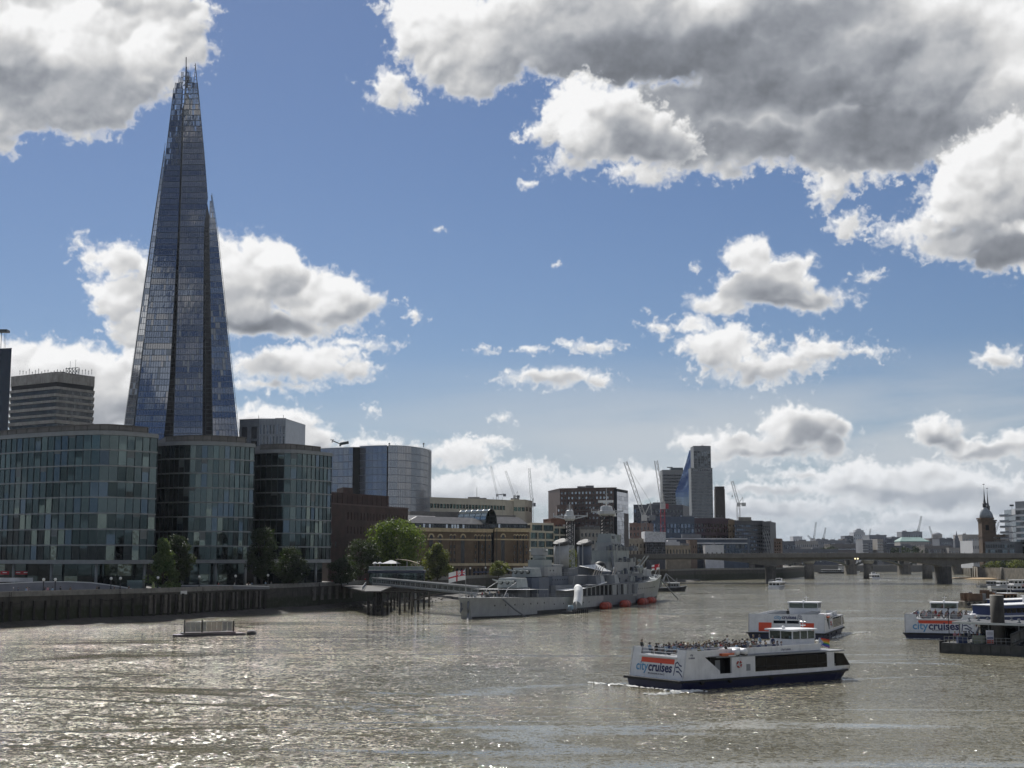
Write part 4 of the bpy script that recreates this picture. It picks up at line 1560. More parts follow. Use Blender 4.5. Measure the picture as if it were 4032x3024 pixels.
YB = brick('yellow_stock_brick', (0.155, 0.105, 0.060), (0.120, 0.080, 0.047), (0.12, 0.095, 0.07))
M_sand = mat('sand_stone_trim', (0.52, 0.42, 0.26), .75, var=.15, vs=.5, streak=.25)
M_arch = mat('arch_window_glass', (.012, .013, .016), .12, spec=.4, var=0)
M_slate = mat('slate_roof', (0.10, 0.095, 0.09), .45, var=.25, vs=.5)


def galleria():
	parts = [('brick_building', 'yellow brick warehouse with arched windows left of the glass vault', (1600, 606), (1934, 642), [
		('arch', 1664), ('tall', 1697), ('arch', 1732), ('slit', 1775), ('slit', 1789), ('tall', 1822), ('slit', 1872), ('rec', 1885), ('slit', 1898), ('rec', 1911), ('slit', 1926)]),
		('brick_building', 'yellow brick warehouse wing with arched windows right of the glass vault', (1946, 646), (2084, 662), [
			('tall', 1980), ('slit', 2026), ('rec', 2037), ('slit', 2049), ('rec', 2060), ('slit', 2072)])]
	for name, lab, a, b, cols in parts:
		A, B = Vector(PX(*a, 2150)), Vector(PX(*b, 2150))
		t = (B - A).normalized()
		n = Vector((t.y, -t.x))
		rz = math.atan2(t.y, t.x)
		Ym = (a[1] + b[1]) / 2
		o = thing(name, lab, 'building', (*((A + B) / 2), ZP), world=True)
		zt = zat(2082, Ym)
		bk = Vector((-12, 38))
		MB().prism([A, B, B + bk, A + bk], ZP, zt).build('wall', [YB], o)
		L = (B - A).length

		def F(s, z, d=0.0):
			q = A + t * s + n * d
			return Vector((q.x, q.y, z))

		def slab(nm, s0, s1, z0, z1, d0, d1, m):
			MB().loft([[F(s, z0, d0), F(s, z0, d1), F(s, z1, d1), F(s, z1, d0)] for s in (s0, s1)]).build(nm, [m], o)
		slab('cornice', -.3, L + .3, zat(2094, Ym), zat(2083, Ym), -.1, .9, M_sand)
		slab('cornice_edge', -.3, L + .3, zat(2082.8, Ym), zat(2080, Ym), -.1, 1.2, M_sand)
		slab('string_course', -.1, L + .1, zat(2127, Ym), zat(2122, Ym), -.1, .25, M_sand)
		slab('plinth_course', -.1, L + .1, zat(2228, Ym), zat(2218, Ym), -.1, .35, M_sand)
		for kind, px in cols:
			kx = PX(px, 1.0, 2150)[0]
			s = (kx * A.y - A.x) / (t.x - kx * t.y)
			Ym = A.y + t.y * s
			spec = {'arch': (1.9, 2137, 2108), 'tall': (2.3, 2222, 2106), 'slit': (.9, 2128, 2106), 'rec': (1.0, 2220, 2106)}[kind]
			w, y0, y1 = spec
			Ym = (a[1] + b[1]) / 2
			z0, z1 = zat(y0, Ym), zat(y1, Ym)
			h = z1 - z0
			prof = arch_poly(w, h)
			mb = MB()
			mb.poly([F(s + x, z0 + z, .02) for x, z in prof])
			mb.poly([F(s + x, z0 + z, -.1) for x, z in prof][::-1])
			mb.build('window', [M_arch if kind != 'rec' else M_black], o)
			if kind != 'rec' or True:
				ou, inn = arch_ring(w, h, .62 if w > 1.2 else .42)
				rm = MB()
				rm.loft([[F(s + p[0], z0 + p[1], .02), F(s + q[0], z0 + q[1], .02), F(s + q[0], z0 + q[1], .3), F(s + p[0], z0 + p[1], .3)] for p, q in zip(inn, ou)])
				rm.build('arch_trim', [M_sand], o)
			if kind in ('arch', 'slit'):
				for yy in (2152, 2176, 2205):
					if kind == 'slit' or yy == 2152:
						zz = zat(yy, Ym)
						q = F(s, zz, .02)
						piece('window', M_arch, o, q, (w, .12, 1.4), rz)
			if kind == 'slit':
				for dx in (-.75, .75):
					q = F(s + dx, zat(2175, Ym), .06)
					piece('pilaster', YB, o, q, (.35, .3, zat(2130, Ym) - zat(2218, Ym)), rz)
		for k in range(int(L / 2.6)):
			s = 1.6 + k * 2.6
			mb = MB()
			mb.poly([F(s + x, ZP + .3 + z, .02) for x, z in arch_poly(1.2, 3.4)])
			mb.poly([F(s + x, ZP + .3 + z, -.1) for x, z in arch_poly(1.2, 3.4)][::-1])
			mb.build('ground_arch', [M_black], o)
		# attic with dark glass and slate mansard
		Ym = (a[1] + b[1]) / 2
		a0, b0 = A - n * 1.2, B - n * 1.2
		z2 = zat(2062, Ym)
		MB().prism([a0, b0, b0 + bk * .9, a0 + bk * .9], zt + .01, z2).build('attic', [M_core], o)
		for k in range(int(L / 1.7)):
			q = a0 + t * (.9 + k * 1.7) + n * .06
			piece('attic_window', random.choice([M_dkwin, M_dkwin2, M_dkwin, M_ltwin]), o, (q.x, q.y, (zt + z2) / 2), (1.2, .1, z2 - zt - .5), rz)
		z3 = zat(2034, Ym)
		r0 = [a0 + n * .6, b0 + n * .6, b0 + bk * .92, a0 + bk * .92]
		c = sum(r0, Vector((0, 0))) / 4
		MB().prism(r0, z2 + .003, z3, top=[p.lerp(c, .34) for p in r0]).build('roof', [M_slate], o)
		if a[0] == 1600:
			p, q = Vector(PX(1603, 612, 2050)), Vector(PX(1760, 628, 2050))
			zz0, zz1 = zat(2061, 615), zat(2029, 622)
			MB().prism([p, q, q + Vector((-4, 14)), p + Vector((0, 14))], zz0 + .05, zz1, top=[p + Vector((0, 7)), q + Vector((-6, 7)), q + Vector((-6, 8)), p + Vector((0, 8))]).build('roof_sheet', [mat('lead_roof', (.52, .49, .45), .35, var=.2, vs=.6)], o)
			g0, g1 = Vector(PX(1615, 650, 2030)), Vector(PX(1880, 668, 2030))
			MB().prism([g0, g1, g1 + Vector((-4, 14)), g0 + Vector((-4, 14))], zt, zat(2014, 655)).build('plant_room', [M_plant], o)
		else:
			g0, g1 = Vector(PX(1940, 690, 2030)), Vector(PX(2030, 696, 2030))
			MB().prism([g0, g1, g1 + Vector((-4, 14)), g0 + Vector((-4, 14))], zt, zat(2028, 690)).build('plant_room', [M_plant], o)
	# glazed barrel vault between the wings
	o = thing('glass_vault', 'tall arched glass vault between the two brick warehouse wings', 'glass roof', (*PX(1940, 644), ZP), world=True)
	p0, p1 = Vector(PX(1918, 640, 2100)), Vector(PX(1950, 645, 2100))
	zs = zat(2062, 642)
	r = (p1 - p0).length / 2 + 1.2
	c = (p0 + p1) / 2
	fr, gl = MB(), MB()
	dirb = Vector((-.62, .78))
	n = 12
	for j in range(6):
		rim = []
		for k in range(n + 1):
			th = math.pi * k / n
			q = c + (p1 - p0).normalized() * (-r * math.cos(th)) + dirb * (j * 4.5)
			rim.append(Vector((q.x, q.y, zs + 1.6 * r * math.sin(th))))
		for a, b in zip(rim[:-1], rim[1:]):
			fr.beam(a, b, .22)
		if j:
			for a, b in zip(prev, rim):
				fr.beam(a, b, .12)
			gl.loft([prev, rim], closed=False, cap=False)
		prev = rim
	for s in (-1, 1):
		q = c + (p1 - p0).normalized() * r * s
		fr.beam((q.x, q.y, ZP), (q.x, q.y, zs), .3)
	fr.build('vault_rib', [M_mull], o)
	gl.build('vault_glass', [glass('vault_pane', (.36, .40, .38), .12)], o)
	w = MB()
	w.prism([p0 + Vector((0, 3)), p1 + Vector((0, 3)), p1 + Vector((0, 3.3)), p0 + Vector((0, 3.3))], ZP, zs)
	w.build('vault_screen', [M_dkwin], o)


galleria()


# ------------------------------------------------------------------ buildings by the bridge head
M_gran = mat('brown_granite', (0.125, 0.085, 0.070), .6, var=.15, vs=.3)


def granite_tower():
	zt = zat(1922, 800)
	o = block('office_building', 'brown granite office tower with square windows and a glazed right flank', 'office building',
			  [PX(2205, 812, 2000), PX(2428, 800, 2000)], (-6, 34), ZP, zt, M_gran,
			  [[(zat(2150, 805), zat(1930, 805), 16, 11, .52, .46)]], [M_ltwin, M_dkwin2, M_ltwin, M_ltwin], parapet=.5)
	# glazed flank
	A, B = Vector(PX(2428.5, 799, 2000)), Vector(PX(2473, 824, 2000))
	t = B - A
	zf = zat(1937, 805)
	MB().prism([A, B, B + Vector((-10, 10)), A + Vector((-10, 10))], ZP, zt - .3).build('flank_core', [M_core], o)
	nf = 19
	fh = (zf - ZP) / nf
	g = [glass('flank_pale_pane', (.40, .41, .44), .2), glass('flank_grey_pane', (.24, .25, .28), .2)]
	for f in range(nf):
		for i in range(5):
			if f < 12 and i > 2:
				continue
			p = A.lerp(B, (i + .5) / 5) + Vector((.15, -.1))
			piece('pane', g[f % 2] if random.random() < .85 else g[1 - f % 2], o, (p.x, p.y, ZP + (f + .5) * fh), (t.length / 5 - .08, .12, fh - .1), math.atan2(t.y, t.x))
	A2, B2 = A.lerp(B, .62) + Vector((.3, -.2)), B + Vector((.3, -.2))
	MB().prism([A2, B2, B2 + Vector((-4, 6)), A2 + Vector((-4, 6))], ZP, zat(2020, 810)).build('dark_reveal', [mat('brown_reveal', (.05, .035, .03), .6)], o)
	# lower wing
	block('office_building', 'lower stepped wing of the brown granite tower behind the warship mast', 'office building',
		  [PX(2193, 790, 2050), PX(2258, 790, 2050)], (0, 18), ZP, zat(1992, 790), M_gran, [[(zat(2150, 790), zat(2000, 790), 5, 8, .45, .5)]], [M_dkwin2, M_ltwin, M_dkwin], parapet=.4)
	# small old buildings in front
	block('old_building', 'grey stone building with rows of small windows and slate dormers below the granite tower', 'building',
		  [PX(2285, 775, 2120), PX(2400, 782, 2120)], (-4, 18), ZP, zat(2085, 778), mat('grey_render', (.30, .28, .25), .8, var=.2, vs=.4),
		  [[(zat(2180, 778), zat(2092, 778), 8, 3, .5, .5)]], [M_dkwin, M_dkwin2], roofm=M_slate, parapet=1.6)
	block('old_building', 'white rendered gable building beside the granite tower wing', 'building',
		  [PX(2238, 770, 2120), PX(2263, 771, 2120)], (-4, 14), ZP, zat(2070, 770), mat('white_render', (.52, .50, .48), .8, var=.1), [[(zat(2160, 770), zat(2085, 770), 2, 2, .3, .3)]], [M_dkwin])
	block('brick_building', 'red brick building with dark upper storey right of the cream offices', 'building',
		  [PX(2170, 782, 2120), PX(2240, 778, 2120)], (-4, 20), ZP, zat(2045, 780), brick('rust_brick', (.16, .075, .05), (.13, .06, .04), (.1, .07, .06)), [[(zat(2165, 780), zat(2060, 780), 5, 4, .4, .55)]], [M_dkwin, M_dkwin2], parapet=.6)


granite_tower()


def bankside():
	D = {}
	# (name, label, px0, px1, Y, ytop, wall, grid, glass, ybase)
	m_dk = mat('dark_office_wall', (.085, .085, .095), .6, var=.15)
	m_bl = mat('blue_grey_cladding', (.060, .085, .125), .45, var=.15)
	m_st = mat('portland_stone', (.42, .37, .29), .8, var=.15, streak=.3)
	m_br = mat('brown_brick_far', (.16, .11, .08), .85, var=.2)
	m_pink = mat('pink_brick_far', (.20, .135, .115), .85, var=.2)
	m_wh = mat('white_office', (.55, .55, .56), .6, var=.1)
	gb = [glass('far_blue_window', (.11, .15, .21), .1), glass('far_blue_window_dark', (.05, .07, .10), .1)]
	gd = [M_dkwin, M_dkwin2]
	E = lambda *a: block(*a[:3], a[3], a[4], ZP, a[5], a[6], a[7], a[8], parapet=a[9] if len(a) > 9 else .5, rec=.4)
	E('office_building', 'broad dark office block behind the lattice crane at the bridge head', 'office building', [PX(2495, 1090, 2050), PX(2690, 1100, 2050)], (10, 40), zat(1990, 1095), m_dk,
	  [[(zat(2110, 1095), zat(2002, 1095), 14, 5, .55, .55)]], gd + [gb[0]])
	E('brick_building', 'pinkish brick block with scaffold poles beside the bridge head', 'building', [PX(2478, 960, 2100), PX(2560, 965, 2100)], (5, 25), zat(2062, 962), m_pink, [[(zat(2160, 962), zat(2070, 962), 6, 4, .42, .5)]], gd)
	E('office_building', 'wide blue glass offices with square windows above the riverside roofs', 'office building', [PX(2570, 1030, 2080), PX(2735, 1040, 2080)], (10, 40), zat(2037, 1035), m_bl,
	  [[(zat(2160, 1035), zat(2112, 1035), 10, 2, .8, .7), (zat(2100, 1035), zat(2060, 1035), 12, 2, .72, .78)]], gb)
	E('office_building', 'long dark plum coloured offices with small square windows under the chimney', 'office building', [PX(2735, 1040, 2080), PX(2872, 1046, 2080)], (10, 40), zat(2043, 1042), mat('plum_cladding', (.060, .035, .045), .55, var=.15),
	  [[(zat(2160, 1042), zat(2105, 1042), 8, 2, .8, .7), (zat(2100, 1042), zat(2058, 1042), 11, 2, .55, .6)]], gb[1:] + gd)
	E('office_building', 'narrow tan brick stair tower between the plum offices and riverside flats', 'building', [PX(2868, 1020, 2080), PX(2896, 1022, 2080)], (5, 20), zat(2050, 1021), mat('tan_brick_far', (.30, .21, .12), .85, var=.15), [[(zat(2150, 1021), zat(2058, 1021), 2, 4, .3, .35)]], gd)
	E('apartment_building', 'dark riverside offices with pale floor lines and roof box', 'building', [PX(2893, 1012, 2100), PX(3003, 1022, 2100)], (10, 40), zat(2052, 1017), m_dk,
	  [[(zat(2185, 1005), zat(2062, 1005), 12, 8, .84, .55)]], gd + gb, .5)
	p, q = Vector(PX(2907, 1012, 2040)), Vector(PX(2958, 1014, 2040))
	tag(MB().prism([p, q, q + Vector((2, 12)), p + Vector((2, 12))], zat(2052, 1005) + .5, zat(2036, 1012)).build('rooftop_plant', [M_plant]), 'grey plant box on the roof of the dark riverside offices', 'plant room')
	# glazed atrium with curved ribs
	o = E('apartment_building', 'stepped dark block with an arched steel rib frame on its river corner', 'building', [PX(3003, 1018, 2100), PX(3033, 1026, 2100)], (10, 30), zat(2056, 1022), m_dk, [[(zat(2185, 1008), zat(2066, 1008), 4, 8, .7, .6)]], gd + gb)
	rb = MB()
	for k in range(3):
		pts = []
		for j in range(10):
			u = j / 9
			pts.append(at(3003 + k * 9 + 22 * math.sin(u * 1.4), 2090 + u * 95, 1001))
		rb.path(pts, .25, 5)
	for j in range(6):
		rb.beam(at(3005, 2100 + j * 15, 1001), at(3028 + j, 2100 + j * 15, 1001), .2)
	rb.build('steel_rib', [M_band], o)
	E('apartment_building', 'low brown riverside flats with pitched roof ends at the bridge', 'building', [PX(3030, 1040, 2140), PX(3075, 1050, 2140)], (5, 20), zat(2120, 1005), m_br, [[(zat(2185, 1005), zat(2128, 1005), 5, 4, .5, .5)]], gd)
	# two white canopy lines of the glazed riverside block
	o = E('office_building', 'low glazed riverside block with two long white canopy lines', 'office building', [PX(2625, 985, 2150), PX(2945, 995, 2150)], (4, 14), zat(2122, 990), m_bl, [[(zat(2185, 980), zat(2140, 980), 26, 2, .8, .75)]], gb[1:] + gd)
	for y, x0, x1 in ((2121, 2618, 2944), (2138.5, 2742, 2944)):
		a, b = at(x0, y, 983), at(x1, y, 992)
		MB().prism([(a.x, 983), (b.x, 993), (b.x, 996), (a.x, 986)], a.z - .35, a.z + .35).build('canopy', [m_wh], o)
	E('old_building', 'stone faced bridge house with a pedimented doorway beside the bridge', 'building', [PX(2475, 905, 2150), PX(2545, 910, 2150)], (0, 25), zat(2128, 907), m_st, [[(zat(2190, 907), zat(2136, 907), 5, 2, .3, .6)]], gd, 1.2)
	# wrapped scaffold
	o = E('scaffolded_building', 'building wrapped in grey scaffold with white sheeting on top', 'building', [PX(2545, 900, 2140), PX(2620, 903, 2140)], (0, 25), zat(2134, 901), mat('scaffold_mesh', (.09, .09, .10), .8, var=.2), [[(zat(2190, 901), zat(2136, 901), 10, 6, .8, .7)]], [M_black, M_dkwin], .3)
	p, q = Vector(PX(2539, 899, 2110)), Vector(PX(2621, 902, 2110))
	for k in range(8):
		a, b = p.lerp(q, k / 8), p.lerp(q, (k + 1) / 8)
		MB().prism([a, b, b + Vector((0, 24)), a + Vector((0, 24))], zat(2134, 900), zat(2092 + k * .4, 900)).build('white_sheeting', [mat('white_sheet', (.55, .56, .58), .5, var=.25, vs=.8)], o)
	E('old_building', 'cream building with a domed white roof lantern behind the bridge parapet', 'building', [PX(2622, 925, 2160), PX(2720, 940, 2160)], (0, 20), zat(2152, 931), mat('dun_stone', (.27, .225, .165), .85, var=.2), [[(zat(2188, 891), zat(2158, 891), 8, 1, .4, .7)]], gd, .8)
	p = at(2650, 2150, 940)
	tag(MB().prism([(p.x - 7, 935), (p.x + 4, 935), (p.x + 4, 945), (p.x - 7, 945)], zat(2152, 931) + .8, zat(2133, 938)).prism([(p.x - 4, 936), (p.x + 2, 936), (p.x + 2, 944), (p.x - 4, 944)], zat(2133, 938), zat(2126, 938)).build('roof_lantern', [m_wh]), 'pale stepped roof lantern on the cream building at the bridge', 'roof lantern')
	E('old_building', 'brown brick warehouse with white zigzag gables behind the bridge parapet', 'building', [PX(2715, 955, 2160), PX(2745, 960, 2160)], (0, 20), zat(2128, 957), m_br, [[(zat(2185, 905), zat(2140, 905), 3, 2, .4, .5)]], gd)
	E('pavilion', 'small white pavilion with grey curved end beside the bridge parapet', 'building', [PX(2777, 968, 2170), PX(2850, 975, 2170)], (0, 12), zat(2147, 970), m_wh, [[(zat(2188, 882), zat(2170, 882), 4, 1, .3, .6)]], gd, .3)


bankside()


# ------------------------------------------------------------------ towers upriver
def upriver_towers():
	Y = 1900
	o = block('tower_block', 'grey slab tower with many floor lines left of the slanted blue tower', 'tower block', [PX(2610, Y, 2000), PX(2694, Y, 2000)], (0, 30), ZP, zat(1852, Y), mat('slab_tower_wall', (.16, .165, .165), .6, var=.12),
			  [[(zat(2050, Y), zat(1866, Y), 12, 15, .9, .55)]], [glass('slab_window', (.09, .105, .12)), glass('slab_window_dark', (.05, .06, .075))], parapet=.6)
	h = MB()
	a, b = at(2643, 1850, Y), at(2690, 1841, Y)
	h.box((a.x, Y + 2, zat(1852, Y)), (b.x, Y + 20, zat(1841, Y))).box((at(2628, 1840, Y).x, Y + 3, zat(1841, Y)), (at(2650, 1840, Y).x, Y + 6, zat(1838, Y)))
	h.build('roof_crane', [M_mull], o)
	# slanted blue glass tower
	Y = 1800
	o = thing('skyscraper', 'blue glass tower with a steeply slanted left edge', 'skyscraper', (*PX(2700, Y), ZP), world=True)
	gl = [glass('vivid_blue_pane', (.13, .19, .33), .08), glass('soft_blue_pane', (.17, .235, .36), .1), glass('grey_blue_pane', (.24, .30, .38), .1)]
	left = [(1773, 2714), (1810, 2704), (1870, 2685), (1935, 2659), (1960, 2660), (2050, 2668)]

	def lx(y):
		for (y0, x0), (y1, x1) in zip(left[:-1], left[1:]):
			if y <= y1:
				return x0 + (x1 - x0) * (y - y0) / (y1 - y0)
		return left[-1][1]
	ys = [1773 + k * 9.2 for k in range(31)]
	core = MB()
	core.loft([[at(lx(y) + 1, y, Y + 3), at(2738, y, Y + 3), at(2738, y, Y + 30), at(lx(y) + 8, y, Y + 30)] for y in (2050, 1935, 1870, 1773)])
	core.build('core', [M_core], o)
	k = 0
	for y0, y1 in zip(ys[:-1], ys[1:]):
		n = 7
		for i in range(n):
			u0, u1 = i / n, (i + 1) / n
			X = lambda u, y: lx(y) + (2737 - lx(y)) * u
			dd = lambda u: Y - 9 * math.sin(u * 1.6)
			g = .6
			q = [at(X(u0, y1) + g * .5, y1, dd(u0)), at(X(u1, y1) - g * .5, y1, dd(u1)), at(X(u1, y0) - g * .5, y0 + g, dd(u1)), at(X(u0, y0) + g * .5, y0 + g, dd(u0))]
			m = gl[2] if y0 > 1950 or i > 4 else random.choice(gl[:2])
			mb = MB().poly(q)
			mb.poly([p + Vector((0, .6, 0)) for p in q][::-1])
			mb.build('pane', [m], o)
	# pale two stage tower
	Y = 1700
	m = mat('pale_grid_wall', (.15, .16, .165), .6, var=.12)
	gw = [glass('grid_window', (.035, .042, .05)), M_dkwin, glass('grid_window_pale', (.10, .12, .14))]
	block('tower_block', 'tallest pale grey tower, its dark glazed top above the slanted blue tower', 'tower block', [PX(2733, Y + 25, 1900), PX(2801, Y + 25, 1900)], (0, 30), ZP, zat(1757, Y + 25), m, [[(zat(2050, Y), zat(1846, Y), 10, 19, .5, .7), (zat(1840, Y), zat(1770, Y), 5, 7, .86, .9)]], gw, parapet=.4)
	block('tower_block', 'lower pale gridded tower standing in front of the tallest one', 'tower block', [PX(2722, Y, 1900), PX(2806, Y, 1900)], (0, 24), ZP, zat(1843, Y), m, [[(zat(2055, Y), zat(1857, Y), 18, 16, .48, .8), (zat(1856, Y), zat(1846, Y), 10, 1, .6, .7)]], gw, parapet=.3)
	# square brick chimney
	Y = 1400
	a, b = at(2813, 2000, Y), at(2855, 2000, Y)
	c = (a.x + b.x) / 2
	w = (b.x - a.x) / 2
	mb = brick('chimney_brick', (.030, .020, .016), (.025, .017, .014), (.03, .025, .02))
	o = thing('chimney', 'tall square dark brick power station chimney', 'chimney', (c, Y, ZP), world=True)
	sq = lambda r, cut: [(c - r, Y - r + cut), (c - r + cut, Y - r), (c + r - cut, Y - r), (c + r, Y - r + cut), (c + r, Y + r - cut), (c + r - cut, Y + r), (c - r + cut, Y + r), (c - r, Y + r - cut)]
	MB().prism(sq(w, 1.0), ZP, zat(1940, Y), top=sq(w * .90, 1.0)).build('shaft', [mb], o)
	MB().prism(sq(w * .9, 1.0), zat(1940, Y), zat(1926, Y)).build('shoulder', [mb], o)
	MB().prism(sq(w * .86, 1.6), zat(1926, Y), zat(1916, Y)).build('crown', [mb], o)


upriver_towers()


# ------------------------------------------------------------------ cranes
def lattice(mb, a, b, w, n, r=.12, m=0):
	a, b = Vector(a), Vector(b)
	d = (b - a).normalized()
	s = d.cross(Vector((0, 1, 0)))
	if s.length < .1:
		s = Vector((1, 0, 0))
	s.normalize()
	t = d.cross(s).normalized()
	cs = [(s + t) * w / 2, (s - t) * w / 2, (-s - t) * w / 2, (-s + t) * w / 2]
	for c in cs:
		mb.beam(a + c, b + c, r, None, m)
	for k in range(n):
		p, q = a.lerp(b, k / n), a.lerp(b, (k + 1) / n)
		for i in range(4):
			mb.beam(p + cs[i], q + cs[(i + 1) % 4], r * .7, None, m)


M_cwhite = mat('crane_white', (.50, .50, .48), .5)
M_cred = mat('crane_red', (.34, .03, .045), .5)
M_cgrey = mat('crane_grey', (.17, .18, .19), .6)


def crane(label, Y, base, pivot, tip, w=2.0, mats=None, tail=None, hook=None, mast=True, red_from=None):
	"""luffing tower crane; base, pivot and tip in photo pixels at depth Y"""
	mats = mats or (M_cgrey, M_cwhite)
	P, T_, Bp = at(*pivot, Y), at(*tip, Y), at(*base, Y)
	o = thing('tower_crane', label, 'crane', (Bp.x, Y, ZP), world=True, group='luffing cranes on the skyline')
	k = w / 2
	if mast:
		m = MB()
		lattice(m, (P.x, Y, ZP), (P.x, Y, P.z - .5), w, max(4, int((P.z - Bp.z) / (2.2 * k)) + 4), .2 * k)
		m.build('mast', [mats[0]], o)
	j = MB()
	lattice(j, P, T_, w * .75, max(8, int((T_ - P).length / (2.6 * k))), .16 * k)
	j.build('jib', [mats[1]], o)
	tx = tail or (pivot[0] + (pivot[0] - tip[0]) * .28, pivot[1] - abs(pivot[1] - tip[1]) * .18)
	Q = at(*tx, Y)
	a = MB()
	a.beam(P, Q, .3 * k).beam(Q, (Q.x + (Q.x - P.x) * .1, Y, P.z), .25 * k)
	a.beam(Q, T_, .10 * k)
	a.beam((P.x, Y, P.z), (Q.x + (Q.x - P.x) * .25, Y, P.z), .8 * k)
	a.build('counter_frame', [mats[1]], o)
	x = Q.x + (Q.x - P.x) * .2
	MB().box((x - 1.4 * k, Y - 1.2 * k, P.z - 1.6 * k), (x + 1.4 * k, Y + 1.2 * k, P.z + .8 * k)).build('counterweight', [mats[0]], o)
	MB().box((P.x - 1.2 * k, Y - 1.7 * k, P.z - 1.8 * k), (P.x + 1.2 * k, Y - .3 * k, P.z + .8 * k)).build('cab', [M_cwhite], o)
	if hook:
		H = at(*hook, Y)
		MB().beam(T_, H, .08 * k).box((H.x - .4, Y - .4, H.z - 1.6), (H.x + .4, Y + .4, H.z)).build('hook_block', [mats[0]], o)
	return o


crane('pale lattice crane with its jib up above the cream offices, leftmost of the three there', 1300, (1955, 1950), (1958, 1948), (1932, 1834), 2.0, tail=(1982, 1944))
crane('pale lattice crane with a short tail, middle of the three above the cream offices', 1250, (2026, 1960), (2026, 1954), (1990, 1853), 2.0, tail=(2038, 1935))
crane('dark lattice crane standing nearly upright, rightmost of the three above the cream offices', 1150, (2091, 2030), (2094, 1985), (2084, 1844), 2.4, (M_cgrey, M_cgrey), tail=(2100, 1960))
crane('big white lattice crane leaning left above the bridge head', 950, (2538, 2045), (2536, 2035), (2462, 1818), 3.0, (M_cgrey, M_cwhite), tail=(2562, 1978))
crane('red and white lattice crane nearly upright beside the slab tower', 1000, (2612, 2130), (2609, 1990), (2583, 1814), 3.0, (M_cred, M_cwhite), tail=(2618, 1975))
crane('white lattice crane standing alone right of the dark chimney', 1250, (2909, 2040), (2907, 1984), (2882, 1894), 2.6, (M_cwhite, M_cwhite), tail=(2924, 1958), hook=(2883, 1950))
for i, (px, yb, yp, tx, ty, Y, lab) in enumerate(((3205, 2135, 2122, 3213, 2056, 2600, 'tallest far off crane of the pair above the long pale riverside front'), (3243, 2130, 2120, 3251, 2077, 2700, 'shorter far off crane just right of the tallest one'),
										 (3423, 2120, 2110, 3428, 2082, 2900, 'small far off crane right of the white tower block'), (3616, 2095, 2092, 3628, 2032, 2500, 'far off crane rising from the flat topped grey block'),
										 (3671, 2115, 2110, 3659, 2072, 2800, 'far off crane leaning left beside the round topped building'), (3918, 2105, 2102, 3933, 2055, 1800, 'grey crane jib between the domed tower and the right hand offices'),
										 (3194, 2130, 2122, 3180, 2108, 2600, 'tiny low crane left of the tallest far off one'))):
	crane(lab, Y, (px, yb), (px, yp), (tx, ty), 3.0 if Y > 2000 else 2.2, (M_cgrey, M_cgrey))


